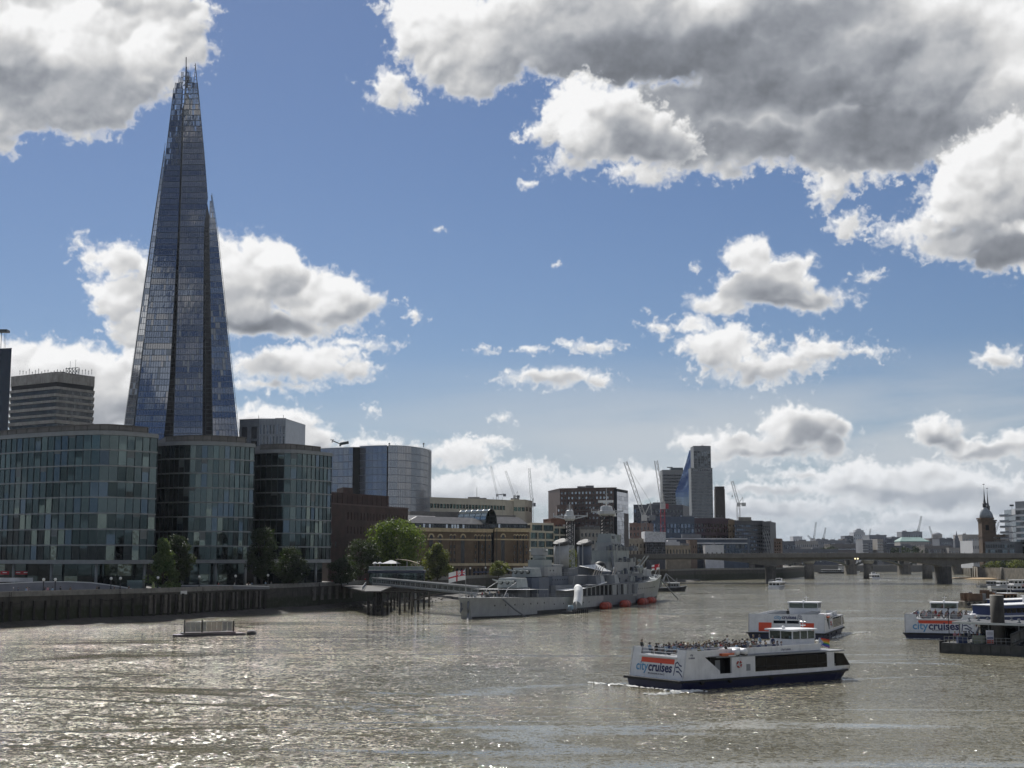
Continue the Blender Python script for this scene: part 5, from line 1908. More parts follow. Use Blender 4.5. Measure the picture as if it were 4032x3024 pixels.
# ------------------------------------------------------------------ far skyline beyond the bridges
def skyline():
	rg = random.Random(21)
	w1 = mat('hazy_grey_wall', (.22, .23, .25), .8, var=.15, vs=.05)
	w2 = mat('hazy_dark_wall', (.12, .13, .15), .8, var=.15, vs=.05)
	w3 = mat('hazy_white_wall', (.50, .51, .53), .8, var=.08, vs=.05)
	w4 = mat('hazy_brown_wall', (.17, .155, .145), .8, var=.2, vs=.05)
	w5 = mat('hazy_stone_wall', (.34, .32, .295), .8, var=.12, vs=.05)
	gr = mat('copper_green_roof', (.16, .26, .24), .7, var=.15, vs=.1)
	gw = [glass('hazy_window', (.10, .115, .135), .2), glass('hazy_window_pale', (.24, .27, .30), .2)]
	L = [
		('low dark slate roofed block at the left end of the far riverfront', 3062, 3130, 1500, 2135, w2, 6, 2), ('small pale dome topped block above the far riverfront', 3124, 3160, 2600, 2114, w3, 4, 3),
		('long pale stone riverfront with arcaded windows', 3098, 3222, 1600, 2134, w5, 16, 4), ('grey riverfront block with a roof mast right of the arcaded one', 3214, 3262, 1650, 2126, w1, 6, 5),
		('wide low glazed block with a green roof terrace', 3258, 3330, 1750, 2130, w1, 9, 4), ('dark grey square tower left of the white one', 3328, 3363, 2300, 2112, w2, 4, 5),
		('small brown block left of the white tower', 3318, 3332, 2250, 2124, w4, 2, 3), ('white residential tower with a stepped crown', 3363, 3408, 2300, 2098, w3, 6, 8),
		('brick block in front of the white tower', 3396, 3424, 1900, 2126, w4, 4, 3), ('balconied modern riverside flats, lower left part', 3397, 3436, 1500, 2130, w1, 5, 7),
		('balconied modern riverside flats, tallest part', 3424, 3492, 1520, 2110, w1, 8, 7), ('balconied modern riverside flats, right part with terraces', 3455, 3478, 1490, 2126, w5, 3, 7),
		('plain grey block right of the balconied flats', 3476, 3522, 1600, 2124, w2, 6, 5), ('flat topped grey block carrying a far crane', 3552, 3633, 2400, 2096, w1, 12, 4),
		('dark slab in front of the flat topped block', 3512, 3562, 2100, 2117, w2, 7, 3), ('pale lower front of the flat topped block', 3580, 3632, 2050, 2120, w5, 7, 3),
		('long low building with a green copper roof behind trees', 3545, 3660, 1700, 2134, w5, 18, 2), ('stepped building below the round drum', 3660, 3712, 2000, 2122, w4, 7, 4),
		('dull terrace between the drum and the stone hall', 3700, 3775, 1750, 2124, w2, 10, 4), ('classical stone hall with tall columned windows', 3790, 3860, 1500, 2108, w5, 6, 2),
		('low pale warehouse left of the domed brick tower', 3735, 3800, 1490, 2160, w5, 7, 2), ('row of old brick fronts behind the bridge parapet', 3640, 3742, 1500, 2152, w4, 14, 2),
		('white rounded riverside block beside the domed brick tower', 3830, 3862, 1080, 2134, w3, 5, 3), ('hazy terrace far behind the balconied flats', 3268, 3420, 1600, 2146, w4, 18, 3),
		('far hazy roofs at the end of the river bend', 3480, 3650, 1550, 2152, w2, 20, 2), ('low dark shed under the far riverfront', 3070, 3300, 1485, 2166, w2, 18, 2)]
	for lab, a, b, Y, yt, m, nx, nz in L:
		A_, B_ = PX(a, Y, 2150), PX(b, Y + rg.uniform(-8, 8), 2150)
		zt = zat(yt, Y)
		o = block('distant_building', lab, 'building', [A_, B_], (0, 30), ZP, zt, m, [[(ZP + 2, zt - 1.5, nx, nz, .5 if nz > 2 else .42, .45 if nz > 2 else .7)]], gw, roofm=gr if 'green copper' in lab else None, parapet=1.0, rec=.3)
		if 'white residential' in lab:
			c = (A_[0] + B_[0]) / 2
			MB().prism([(c - 7, Y - 1), (c + 7, Y - 1), (c + 7, Y + 14), (c - 7, Y + 14)], zt + 1, zt + 4.5).prism([(c - 4, Y), (c + 3, Y), (c + 3, Y + 9), (c - 4, Y + 9)], zt + 4.5, zt + 7).build('stepped_crown', [m], o)
		if 'balconied' in lab:
			for k in range(nz):
				z = ZP + 3 + (zt - ZP - 5) * (k + .5) / nz
				MB().prism([(A_[0], Y - 2.2), (B_[0], Y - 2.2), (B_[0], Y - .2), (A_[0], Y - .2)], z - .4, z + .3).build('balcony', [w3], o)
		if 'green copper' in lab:
			MB().prism([A_, B_, (B_[0], Y + 30), (A_[0], Y + 30)], zt + 1.003, zt + 6, top=[(A_[0] + 6, Y + 12), (B_[0] - 6, Y + 12), (B_[0] - 6, Y + 18), (A_[0] + 6, Y + 18)]).build('copper_roof', [gr], o)
	# round drum
	p = at(3690, 2110, 2100)
	o = thing('distant_building', 'round drum shaped stone building with a shallow dome', 'building', (p.x, 2100, ZP), world=True)
	MB().tube((p.x, 2100, ZP), (p.x, 2100, zat(2104, 2100)), 7.5, None, 20).build('drum', [w5], o)
	MB().lathe((p.x, 2100, zat(2104, 2100)), [(7, 0), (5.5, 1.5), (3, 2.6), (.5, 3.2)], 20).build('dome', [w1], o)
	# thin dark church spire
	p = at(3768, 2150, 1500)
	o = thing('church_spire', 'thin dark stepped church spire on the far skyline', 'spire', (p.x, 1500, ZP), world=True)
	MB().box((p.x - 3, 1497, ZP), (p.x + 3, 1503, zat(2130, 1500))).build('tower', [w2], o)
	MB().lathe((p.x, 1500, zat(2130, 1500)), [(2.6, 0), (2.4, 3), (1.6, 3.2), (1.5, 5.5), (.8, 6), (.15, 11)], 8).build('spire', [w2], o)


skyline()


# ------------------------------------------------------------------ the concrete road bridge
M_bconc = mat('bridge_concrete', (.165, .155, .138), .85, var=.15, vs=.2, streak=.35)
M_bdark = mat('bridge_pier_stained', (.085, .080, .072), .9, var=.35, vs=.3, streak=.5)


def road_bridge():
	o = thing('road_bridge', 'low flat concrete road bridge of three wide spans across the river', 'bridge', (*PX(3380, 815), 0), world=True)
	# deck line: left end behind the ship, right end beyond the frame
	A, B = Vector((66, 838)), Vector((385, 790))
	t = (B - A).normalized()
	n = Vector((-t.y, t.x)) * -1
	if n.y > 0:
		n = -n
	L = (B - A).length

	def F(s, z, d):
		q = A + t * s + n * d
		return Vector((q.x, q.y, z))
	sp1 = (Vector(PX(3039, 823, 2290)) - A).dot(t)
	sp2 = (Vector(PX(3737, 801, 2290)) - A).dot(t)

	def camber(s):
		u = (s - (sp1 + sp2) / 2) / (L * .5)
		return 17.6 - 1.0 * u * u

	def soffit(s):
		d = min(abs(s - sp1), abs(s - sp2))
		return camber(s) - 2.9 - 4.6 * max(0, 1 - d / 50) ** 2
	S = [L * k / 60 for k in range(61)]
	# girder
	g = MB()
	g.loft([[F(s, soffit(s), 1.0), F(s, camber(s) - 2.6, 1.4), F(s, camber(s) - 2.6, -29), F(s, soffit(s), -28)] for s in S])
	g.build('girder', [M_bconc], o)
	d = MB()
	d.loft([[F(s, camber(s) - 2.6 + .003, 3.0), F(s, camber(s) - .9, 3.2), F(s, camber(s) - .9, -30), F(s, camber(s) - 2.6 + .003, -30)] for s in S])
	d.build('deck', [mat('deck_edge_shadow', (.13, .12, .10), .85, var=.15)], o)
	# granite parapet panels
	npan = 96
	for k in range(npan):
		s0, s1 = L * k / npan + .03, L * (k + 1) / npan - .03
		mb = MB()
		mb.loft([[F(s, camber(s) - 2.2, 3.25), F(s, camber(s) - 2.2, 3.75), F(s, camber(s) + .25, 3.75), F(s, camber(s) + .25, 3.25)] for s in (s0, s1)])
		mb.build('parapet_panel', [M_bconc], o)
	hr = MB()
	hr.loft([[F(s, camber(s) + .32, 3.2), F(s, camber(s) + .32, 3.85), F(s, camber(s) + .5, 3.85), F(s, camber(s) + .5, 3.2)] for s in S])
	hr.build('handrail', [mat('pale_granite', (.30, .28, .25), .7)], o)
	for sp in (sp1, sp2):
		mb = MB()
		mb.loft([[F(sp - 2.7, z, 2.4 * k), F(sp, z, 5.0 * k), F(sp + 2.7, z, 2.4 * k), F(sp + 2.7, z, -27), F(sp - 2.7, z, -27)] for z, k in ((-2, 1.05), (4, 1.0), (soffit(sp) + .3, .9))])
		mb.build('pier', [M_bdark], o)
		mb = MB()
		mb.loft([[F(sp - 3.1, z, 2.2), F(sp, z, 4.2), F(sp + 3.1, z, 2.2), F(sp + 3.1, z, -27), F(sp - 3.1, z, -27)] for z in (soffit(sp) - .1, soffit(sp) + .9)])
		mb.build('pier_cap', [M_bconc], o)
	# abutment left
	mb = MB()
	mb.prism([F(-14, 0, 1).to_2d(), F(8, 0, 1).to_2d(), F(8, 0, -28).to_2d(), F(-14, 0, -28).to_2d()], -1, 14.5)
	mb.build('abutment', [M_bdark], o)
	# twin navigation lights under mid span
	sm = (Vector(PX(3373, 812, 2200)) - A).dot(t)
	for k in (-1, 1):
		q = F(sm + k * .75, camber(sm) - 2.9, 3.9)
		MB().tube(q, q + Vector((n.x * .3, n.y * .3, 0)), .75, .75, 14).build('signal_disc', [mat('signal_black', (.01, .01, .01), .6)], o)
		em = MATS.get('signal_lamp')
		if not em:
			em = mat('signal_lamp', (.9, .8, .5), .3, var=0)
			em.node_tree.nodes['Principled BSDF'].inputs['Emission Color'].default_value = (1, .85, .5, 1)
			em.node_tree.nodes['Principled BSDF'].inputs['Emission Strength'].default_value = 1.5
		MB().tube(q + Vector((n.x * .31, n.y * .31, 0)), q + Vector((n.x * .4, n.y * .4, 0)), .48, .48, 12).build('signal_lamp', [em], o)
	return F, camber, L, n


BR_F, BR_C, BR_L, BR_N = road_bridge()


def rail_bridge():
	"""railway bridge on fluted columns and the arched road bridge behind it"""
	o = thing('railway_bridge', 'dark railway bridge on thick fluted column piers behind the road bridge', 'bridge', (*PX(3420, 1000), 0), world=True)
	m1 = mat('rail_pier', (.16, .145, .12), .85, var=.3, vs=.4, streak=.4)
	cap = mat('rail_pier_cap', (.38, .35, .28), .8, var=.15)
	Y = 1000
	x0, x1 = at(2700, 2200, Y).x, at(3860, 2200, Y).x
	MB().box((x0, Y, 13.5), (x1, Y + 24, 16.6)).build('girder', [mat('rail_girder', (.10, .105, .10), .8, var=.2)], o)
	for px in (2720, 2955, 3187, 3420, 3652):
		for k in range(3):
			p = at(px, 2275, Y + 3 + k * 8)
			MB().tube((p.x, Y + 3 + k * 8, -1), (p.x, Y + 3 + k * 8, 10.6), 3.7, 3.3, 14).build('pier_column', [m1], o, True)
			MB().tube((p.x, Y + 3 + k * 8, 10.6), (p.x, Y + 3 + k * 8, 12.2), 3.4, 4.5, 14).tube((p.x, Y + 3 + k * 8, 12.2), (p.x, Y + 3 + k * 8, 13.5), 4.5, 4.5, 14).build('column_capital', [cap], o, True)
	o = thing('arch_bridge', 'steel arch bridge with heavy stone piers farthest upriver', 'bridge', (*PX(3420, 1240), 0), world=True)
	Y = 1250
	x0, x1 = at(2850, 2200, Y).x, at(3830, 2200, Y).x
	st = mat('arch_steel', (.14, .15, .13), .7, var=.2)
	MB().box((x0, Y, 13.0), (x1, Y + 16, 15.2)).build('deck', [st], o)
	ps = [2930, 3145, 3357, 3570, 3782]
	for px in ps:
		p = at(px, 2262, Y)
		MB().prism([(p.x - 3.6, Y - 2), (p.x, Y - 5), (p.x + 3.6, Y - 2), (p.x + 3.6, Y + 18), (p.x - 3.6, Y + 18)], -1, 9.5, top=[(p.x - 3.0, Y - 1.6), (p.x, Y - 4), (p.x + 3.0, Y - 1.6), (p.x + 3.0, Y + 18), (p.x - 3.0, Y + 18)]).prism([(p.x - 2.6, Y - 1.2), (p.x + 2.6, Y - 1.2), (p.x + 2.6, Y + 17), (p.x - 2.6, Y + 17)], 9.5, 15.6).build('pier', [m1], o)
	for a, b in zip(ps[:-1], ps[1:]):
		xa, xb = at(a, 2262, Y).x + 2.8, at(b, 2262, Y).x - 2.8
		mb = MB()
		pts = [(xa + (xb - xa) * k / 16, 7.2 + 5.2 * (1 - (2 * k / 16 - 1) ** 2)) for k in range(17)]
		mb.loft([[(x, Y - .4, z), (x, Y - .4, z + .9), (x, Y + 15, z + .9), (x, Y + 15, z)] for x, z in pts])
		for k in range(1, 16):
			x, z = pts[k]
			mb.box((x - .18, Y - .3, z + .8), (x + .18, Y + .1, 13.1))
		mb.build('arch_span', [st], o)


rail_bridge()


# ------------------------------------------------------------------ far right bank
def right_bank():
	Y = 1012
	br = mat('tower_brick', (.105, .070, .045), .85, var=.2, vs=.4)
	ld = mat('lead_dome', (.25, .28, .30), .5, var=.2, vs=.8)
	a, b = at(3858, 2100, Y), at(3905, 2100, Y)
	c = (a.x + b.x) / 2
	w = (b.x - a.x) / 2
	for dx, dy, lab, sc_ in ((0, 0, 'brick river tower with a leaded dome and needle spire', 1.0), (9.5, 60, 'twin spire of the farther brick tower showing behind the first', .98)):
		cx, cy = c + dx, Y + dy
		cx = cx * cy / Y - (0 if dy == 0 else dx * 1.0)
		if dy:
			cx = at(3890, 2000, cy).x
		o = thing('station_tower', lab, 'tower', (cx, cy, ZP), world=True, group='twin station towers')
		z1 = zat(2042, Y)
		W = w * .92
		mb = MB()
		pl = facade(mb, (cx - W, cy - W), (cx + W, cy - W), ZP, zat(2090, Y), 1, 1, .01, .01, .1)
		pl = facade(mb, (cx - W, cy - W), (cx + W, cy - W), zat(2090, Y), zat(2066, Y), 1, 1, .34, .85, .8)
		mb.poly([(cx - W, cy - W, zat(2066, Y)), (cx + W, cy - W, zat(2066, Y)), (cx + W, cy - W, z1), (cx - W, cy - W, z1)])
		mb.poly([(cx + W, cy - W, ZP), (cx + W, cy + W, ZP), (cx + W, cy + W, z1), (cx + W, cy - W, z1)])
		mb.poly([(cx - W, cy + W, ZP), (cx - W, cy - W, ZP), (cx - W, cy - W, z1), (cx - W, cy + W, z1)])
		mb.poly([(cx - W, cy - W, z1), (cx + W, cy - W, z1), (cx + W, cy + W, z1), (cx - W, cy + W, z1)])
		mb.build('shaft', [br], o)
		windows(o, pl, [M_black], 'opening')
		for z, e in ((z1, .9), (zat(2112, Y), .4), (zat(2050, Y), .5)):
			MB().box((cx - W - e, cy - W - e, z - .6), (cx + W + e, cy + W + e, z + .5)).build('cornice', [br], o)
		R_ = W * .98
		MB().lathe((cx, cy, z1 + .5), [(R_, 0), (R_ * .98, 2), (R_ * .86, 4.2), (R_ * .62, 6.2), (R_ * .34, 7.4), (R_ * .25, 7.8)], 16).build('dome', [ld], o, True)
		MB().lathe((cx, cy, z1 + 8.3), [(1.5, 0), (1.5, 2.2), (1.9, 2.4), (1.0, 3.6), (.55, 6), (.25, 11), (.06, 15)], 8).build('lantern_spire', [mat('spire_dark', (.06, .065, .07), .6)], o)
		MB().beam((cx, cy, z1 + 23), (cx, cy, z1 + 25.5), .15).beam((cx - .8, cy, z1 + 25), (cx + .8, cy, z1 + 25.3), .4).build('weather_vane', [MATS['spire_dark']], o)
	# glass and white banded offices on the right edge
	Y = 1012
	wht = mat('white_band_far', (.58, .59, .60), .5, var=.06)
	o = thing('office_building', 'white banded glass offices with balconies on the right picture edge', 'office building', (*PX(4000, Y), ZP), world=True)
	zt = zat(2005, Y)
	A_, B_ = Vector(PX(4002, Y, 2100)), Vector(PX(4075, Y - 20, 2100))
	Cc = Vector(PX(3958, Y + 22, 2100))
	MB().prism([A_ + Vector((0, .5)), B_, B_ + Vector((25, 60)), Cc + Vector((17, 40)), Cc + Vector((1, .5))], ZP, zt).build('core', [M_core], o)
	fl = [2005, 2029, 2052, 2074, 2097, 2120, 2146, 2170]
	for k, y in enumerate(fl[:-1]):
		z = zat(y, Y)
		MB().prism([A_, B_, B_ + Vector((23, 55)), A_ + Vector((23, 55))], z - .9, z + .5).build('floor_band', [wht], o)
		zz = (z + zat(fl[k + 1], Y)) / 2 - .2
		h = z - zat(fl[k + 1], Y) - 1.45
		t = B_ - A_
		for i in range(4):
			p = A_.lerp(B_, (i + .5) / 4) + Vector((0, .25))
			piece('window', random.choice([M_dkwin, M_dkwin2, gl_r]), o, (p.x, p.y, zz), (t.length / 4 - .2, .1, h), math.atan2(t.y, t.x))
		t = A_ - Cc
		for i in range(3):
			p = Cc.lerp(A_, (i + .5) / 3)
			piece('side_pane', random.choice([gl_r2, MATS['white_band_far']]), o, (p.x, p.y, zz + .5), (t.length / 3 - .1, .1, h + 1.0), math.atan2(t.y, t.x))
		if 0 < k < 6:
			p, q = Vector(PX(3938, Y + 20, 2100)), Vector(PX(3985, Y + 12, 2100))
			MB().prism([p, q, q + Vector((4, 10)), p + Vector((5, 10))], z - .45, z + .1).build('balcony_slab', [wht], o)
			MB().prism([p, q, q + Vector((0, .15)), p + Vector((0, .15))], z + .103, z + 1.2).build('balcony_glass', [gl_r2], o)
	MB().prism([Vector(PX(3998, Y, 2000)), Vector(PX(4080, Y - 20, 2000)), Vector(PX(4080, Y + 30, 2000)), Vector(PX(3998, Y + 30, 2000))], zt + .51, zat(1975, Y)).build('roof_storey', [mat('grey_roof_storey', (.30, .31, .32), .6)], o)
	fl_ = MB()
	p = at(3985, 2010, Y + 3)
	fl_.beam((p.x, Y + 3, zt), (p.x, Y + 3, zat(1986, Y)), .2).box((p.x - 1.6, Y + 2.9, zat(1993, Y)), (p.x + 1.4, Y + 3.1, zat(1986, Y)))
	fl_.build('roof_flag', [M_mull], o)
	# low modern block under the tower
	block('office_building', 'low grey glass riverside block right of the domed brick tower', 'office building', [PX(3880, 1002, 2160), PX(3995, 998, 2160)], (13, 12), ZP, zat(2136, 1000), mat('grey_panel_far', (.17, .18, .19), .6, var=.1), [[(zat(2180, 1000), zat(2141, 1000), 12, 2, .85, .7)]], [M_dkwin, gl_r], parapet=.6)
	block('office_building', 'brown terraced block above the low grey glass riverside block', 'building', [PX(3908, 1040, 2120), PX(3965, 1038, 2120)], (12, 30), ZP, zat(2108, 1040), mat('brown_terrace', (.16, .12, .085), .8, var=.15), [[(zat(2135, 1040), zat(2112, 1040), 7, 2, .7, .5)]], [M_dkwin, M_dkwin2], parapet=.6)


gl_r = glass('right_window', (.10, .13, .15), .08)
gl_r2 = glass('right_pale_pane', (.40, .43, .46), .15)
right_bank()


# ------------------------------------------------------------------ moored warship
N_l = mat('navy_light_grey', (.31, .318, .32), .55, var=.10, vs=.5, streak=.25)
N_m = mat('navy_mid_grey', (.14, .149, .162), .55, var=.12, vs=.5, streak=.3)
N_d = mat('navy_blue_grey', (.075, .092, .125), .55, var=.12, vs=.5, streak=.2)
N_g = mat('navy_pale_green', (.285, .31, .302), .55, var=.10, vs=.5, streak=.25)
N_k = mat('boot_topping', (.018, .017, .016), .6, var=.3)
N_deck = mat('deck_planks', (.21, .165, .115), .8, var=.2, vs=.8)
N_blk = mat('mast_black', (.020, .020, .021), .6)
N_plat = mat('mast_pale_grey', (.52, .53, .53), .5, var=.06)
N_wht = mat('white_canvas', (.78, .78, .76), .7, var=.06)


def interp(tab, s):
	if s <= tab[0][0]:
		return tab[0][1]
	for (a, x), (b, y) in zip(tab[:-1], tab[1:]):
		if s <= b:
			u = (s - a) / (b - a)
			return x + (y - x) * u
	return tab[-1][1]


def warship():
	o = thing('warship', 'grey camouflaged museum warship with gun turrets moored beside the riverside walk', 'warship', (-11.2, 361.2, 0), math.atan2(.923, .385))
	WL = [(-3, 1.0), (2, 2.8), (8, 5.2), (18, 7.6), (35, 9.1), (60, 9.7), (100, 9.6), (120, 8.6), (135, 6.6), (148, 4.2), (160, 1.7), (168, .12)]
	DK = [(-3, 1.7), (2, 3.7), (8, 6.0), (18, 8.0), (35, 9.2), (60, 9.8), (100, 9.8), (120, 9.2), (135, 8.0), (148, 6.2), (160, 3.6), (170, 1.2), (175, .15)]
	SH = [(-3, 5.5), (30, 4.7), (60, 4.1), (113, 3.7), (116, 3.7), (117, 7.0), (150, 7.6), (176, 9.0)]
	st = [-3 + 1.5 * k for k in range(120)]
	rings = []
	for s in st:
		zt = interp(SH, s)
		ring = []
		n = 7
		for side in (-1, 1):
			col = []
			for k in range(n + 1):
				u = k / n
				z = -1.5 + (zt + 1.5) * u
				f = max(0, z) / zt
				# stem and stern rake: station moves with height
				ss = s
				if s > 150:
					ss = s - (1 - f) * (s - 150) * .28
				if s < 6:
					ss = s + (1 - f) * (6 - s) * .18
				b = interp(WL, ss) * (1 - f ** 1.6) + interp(DK, s) * f ** 1.6
				col.append(Vector((ss, side * b, z)))
			ring += col if side < 0 else col[::-1]
		rings.append(ring)

	def camo(a, k):
		s = st[min(a, len(st) - 1)]
		kk = k if k < 8 else 15 - k
		zt = interp(SH, s)
		z = -1.5 + (zt + 1.5) * (kk + .5) / 7
		if z < .75:
			return 4
		if s < 52 - z * 2:
			return 0
		if s < 66 - z * 2.5:
			return 3
		if s < 74 + z * 1.5:
			return 0
		if s < 112 - (z - 2) * 1.5 and z > 1.4 + .02 * (s - 74):
			return 1
		if s < 128 and z < 3:
			return 1
		if s < 134 + z:
			return 0
		if s < 150:
			return 3 if z > 4 else 0
		return 3
	hull = MB()
	hull.loft(rings, camo, cap=False)
	hull.poly(rings[0][::-1], 0)
	low = [p for p in rings[0] if p.z < 1.0]
	hull.poly([Vector((p.x - .03, p.y, min(p.z, .9))) for p in low][::-1], 4)
	hull.build('hull', [N_l, N_m, N_d, N_g, N_k], o)
	# portholes
	for s, z in [(6 + 4.2 * k, 3.2) for k in range(7)] + [(38 + 7 * k, 2.6) for k in range(3)] + [(56 + 5 * k, 2.4) for k in range(3)] + [(118 + 3.1 * k, 5.2) for k in range(12)]:
		zt = interp(SH, s)
		f = z / zt
		b = interp(WL, s) * (1 - f ** 1.6) + interp(DK, s) * f ** 1.6
		MB().tube((s, -b + .1, z), (s, -b - .06, z), .24, None, 10).build('porthole', [N_blk], o)
	# decks
	dk = MB()
	for a, b in zip(st[:-1], st[1:]):
		if a >= 114:
			break
		za, zb = interp(SH, a) - .12, interp(SH, b) - .12
		dk.poly([(a, -interp(DK, a) + .1, za), (b, -interp(DK, b) + .1, zb), (b, interp(DK, b) - .1, zb), (a, interp(DK, a) - .1, za)])
	dk.build('main_deck', [N_deck], o)
	fd = MB()
	for a, b in zip(st[:-1], st[1:]):
		if a < 117:
			continue
		za, zb = interp(SH, a) - .3, interp(SH, b) - .3
		fd.poly([(a, -interp(DK, a) + .1, za), (b, -interp(DK, b) + .1, zb), (b, interp(DK, b) - .1, zb), (a, interp(DK, a) - .1, za)])
	fd.build('forecastle_deck', [N_deck], o)

	def house(nm, s0, s1, b, z0, z1, m, bev=.6, b1=None):
		b1 = b1 or b
		pts = [(s0, -b + bev), (s0 + bev, -b), (s1 - bev, -b1), (s1, -b1 + bev), (s1, b1 - bev), (s1 - bev, b1), (s0 + bev, b), (s0, b - bev)]
		return MB().prism(pts, z0, z1).build(nm, [m], o)
	zq = lambda s: interp(SH, s) - .12

	def rail(nm, pts, h=1.05, step=2.2):
		mb = MB()
		for a, b in zip(pts[:-1], pts[1:]):
			a, b = Vector(a), Vector(b)
			n = max(1, int((b - a).length / step))
			for k in range(n):
				p = a.lerp(b, k / n)
				mb.beam(p, p + Vector((0, 0, h)), .07)
			for q in (h, h * .5):
				mb.beam(a + Vector((0, 0, q)), b + Vector((0, 0, q)), .05)
		mb.build(nm, [N_l], o, kind='stuff')
	edge = lambda a, b, n=14: [(a + (b - a) * k / n, -interp(DK, a + (b - a) * k / n) + .15, zq(a + (b - a) * k / n)) for k in range(n + 1)]
	rail('guard_rail', edge(-2, 50))
	rail('guard_rail', [(p[0], -p[1], p[2]) for p in edge(-2, 50)])
	rail('guard_rail', [(s, -interp(DK, s) + .15, interp(SH, s) - .3) for s in (118, 126, 134, 142, 150, 158, 166, 172)])

	# ---- turret
	def turret(s, z0, aft, hz, m):
		d = -1 if aft else 1
		c = Vector((s, 0, z0))
		MB().tube((s, 0, z0 - 2.6), (s, 0, z0), 3.4, None, 18).build('barbette', [N_d if aft else N_m], o, True)  # shade under the aft gunhouses put into a darker grey
		low = [(-3.6, -2.5), (-2.2, -3.6), (2.6, -3.7), (4.6, -3.0), (4.6, 3.0), (2.6, 3.7), (-2.2, 3.6), (-3.6, 2.5)]
		top = [(-3.4, -2.3), (-2.0, -3.2), (2.4, -3.3), (3.6, -2.7), (3.6, 2.7), (2.4, 3.3), (-2.0, 3.2), (-3.4, 2.3)]
		gh = MB().prism([(s + x * d, y) for x, y in low], z0, z0 + hz, top=[(s + x * d, y) for x, y in top]).build('gunhouse', [m], o)
		for y in (-1.9, 0, 1.9):
			bar = MB()
			p = Vector((s + 4.0 * d, y, z0 + hz * .55))
			e = p + Vector((6.2 * d, 0, .9))
			bar.tube(p, p + Vector((1.1 * d, 0, .15)), .42, .36, 10).tube(p + Vector((1.1 * d, 0, .15)), e, .26, .17, 10)
			bar.build('gun_barrel', [N_g], o, True)
			MB().ball((s + 4.05 * d, y, z0 + hz * .55), .62, 0, 10, 6).build('blast_bag', [N_blk], o, True)
	turret(30, 7.4, True, 2.6, N_g)
	turret(40.5, 10.2, True, 2.5, N_g)
	turret(140, 9.6, False, 2.4, N_l)
	turret(148.5, 8.9, False, 2.4, N_l)
	# ---- aft superstructure
	house('deckhouse', 35, 46, 5.2, zq(40), 10.0, N_d, 1.5)
	house('deckhouse', 46, 66, 6.2, zq(50), 7.6, N_m, 1.0)
	house('deckhouse', 48, 66, 4.6, 7.62, 10.2, N_d, .8)
	house('deckhouse', 46.5, 60, 3.6, 10.22, 13.0, N_l, .8)
	for k in range(8):
		MB().tube((49 + k * 2, -4.55, 9.2), (49 + k * 2, -4.68, 9.2), .22, None, 8).build('porthole', [N_blk], o)
	for k in range(2):
		MB().tube((49.5 + k * 2.6, -3.55, 11.9), (49.5 + k * 2.6, -3.68, 11.9), .25, None, 8).build('porthole', [N_blk], o)
	# stepped director tower facing aft
	house('director_base', 46.8, 54, 2.6, 13.02, 15.0, N_g, .6)
	MB().tube((50, 0, 15.02), (50, 0, 16.4), 2.0, None, 14).build('director_ring', [N_g], o, True)
	MB().prism([(48, -1.9), (51.6, -2.1), (51.6, 2.1), (48, 1.9)], 16.42, 18.4).build('director', [N_l], o)
	MB().tube((49.5, -2.9, 17.6), (49.5, 2.9, 17.6), .32, None, 8).build('rangefinder', [N_g], o)
	house('side_platform', 54.2, 62, 3.2, 13.02, 13.6, N_l, .4)
	rail('guard_rail', [(54, -3.1, 13.6), (62, -3.1, 13.6)])
	rail('guard_rail', [(48, -4.5, 10.2), (66, -4.5, 10.2)])

	# ---- funnels
	def funnel(s, m, z0, z1):
		mb = MB()
		ell = lambda a, b, z: [(s + a * math.cos(2 * math.pi * k / 20), b * math.sin(2 * math.pi * k / 20), z) for k in range(20)]
		mb.loft([ell(3.2, 2.25, z0), ell(3.1, 2.2, z1)])
		f = mb.build('funnel', [m], o, True)
		mb = MB()
		rk = lambda a, b, z, t: [(s + a * math.cos(2 * math.pi * k / 20), b * math.sin(2 * math.pi * k / 20), z + t * math.cos(2 * math.pi * k / 20)) for k in range(20)]
		mb.loft([rk(3.3, 2.4, z1 - .2, .5), rk(3.4, 2.5, z1 + .5, .5), rk(2.9, 2.0, z1 + 1.0, .6), rk(1.6, 1.2, z1 + 1.2, .6)])
		mb.build('funnel_cowl', [N_blk], f, False)
		pp = MB().tube((s - 3.4, -.6, z0), (s - 3.4, -.6, z1 + .2), .16).tube((s - 3.3, .7, z0), (s - 3.3, .7, z1 - .4), .14)
		pp.build('steam_pipe', [N_l], f)
	house('deckhouse', 62, 100, 5.4, 7.62, 10.2, N_m, 1.0)
	house('funnel_base', 63.5, 74, 3.6, 10.22, 12.3, N_m, .8)
	house('funnel_base', 85, 94, 3.6, 10.22, 12.6, N_m, .8)
	funnel(68.5, N_l, 12.3, 19.8)
	funnel(89.5, N_d, 12.6, 19.8)

	# ---- tripod lattice masts
	def mast(s, z0, zp, zt, w, low):
		mb = MB()
		lattice(mb, (s, 0, z0), (s, 0, zp), w, 6, .22)
		for k in range(7):
			z = z0 + (zp - z0) * k / 6
			for sx, sy, ex, ey in ((-1, -1, 1, -1), (-1, -1, -1, 1), (1, -1, 1, 1), (-1, 1, 1, 1)):
				mb.beam((s + sx * w / 2, sy * w / 2, z), (s + ex * w / 2, ey * w / 2, z), .14)
		m = mb.build('mast_lattice', [N_blk], o)
		lm = MB()
		lattice(lm, (s, 0, low), (s, 0, z0), w * 1.15, 6, .2)
		lm.build('mast_foot', [N_g], o)
		pl = MB()
		pl.lathe((s, 0, zp), [(w * .6, 0), (w * .95, .6), (w * .95, 1.6), (w * .7, 1.7), (w * .6, 3.2), (w * .35, 3.4)], 10)
		p = pl.build('mast_platform', [N_plat], o)
		ya = MB()
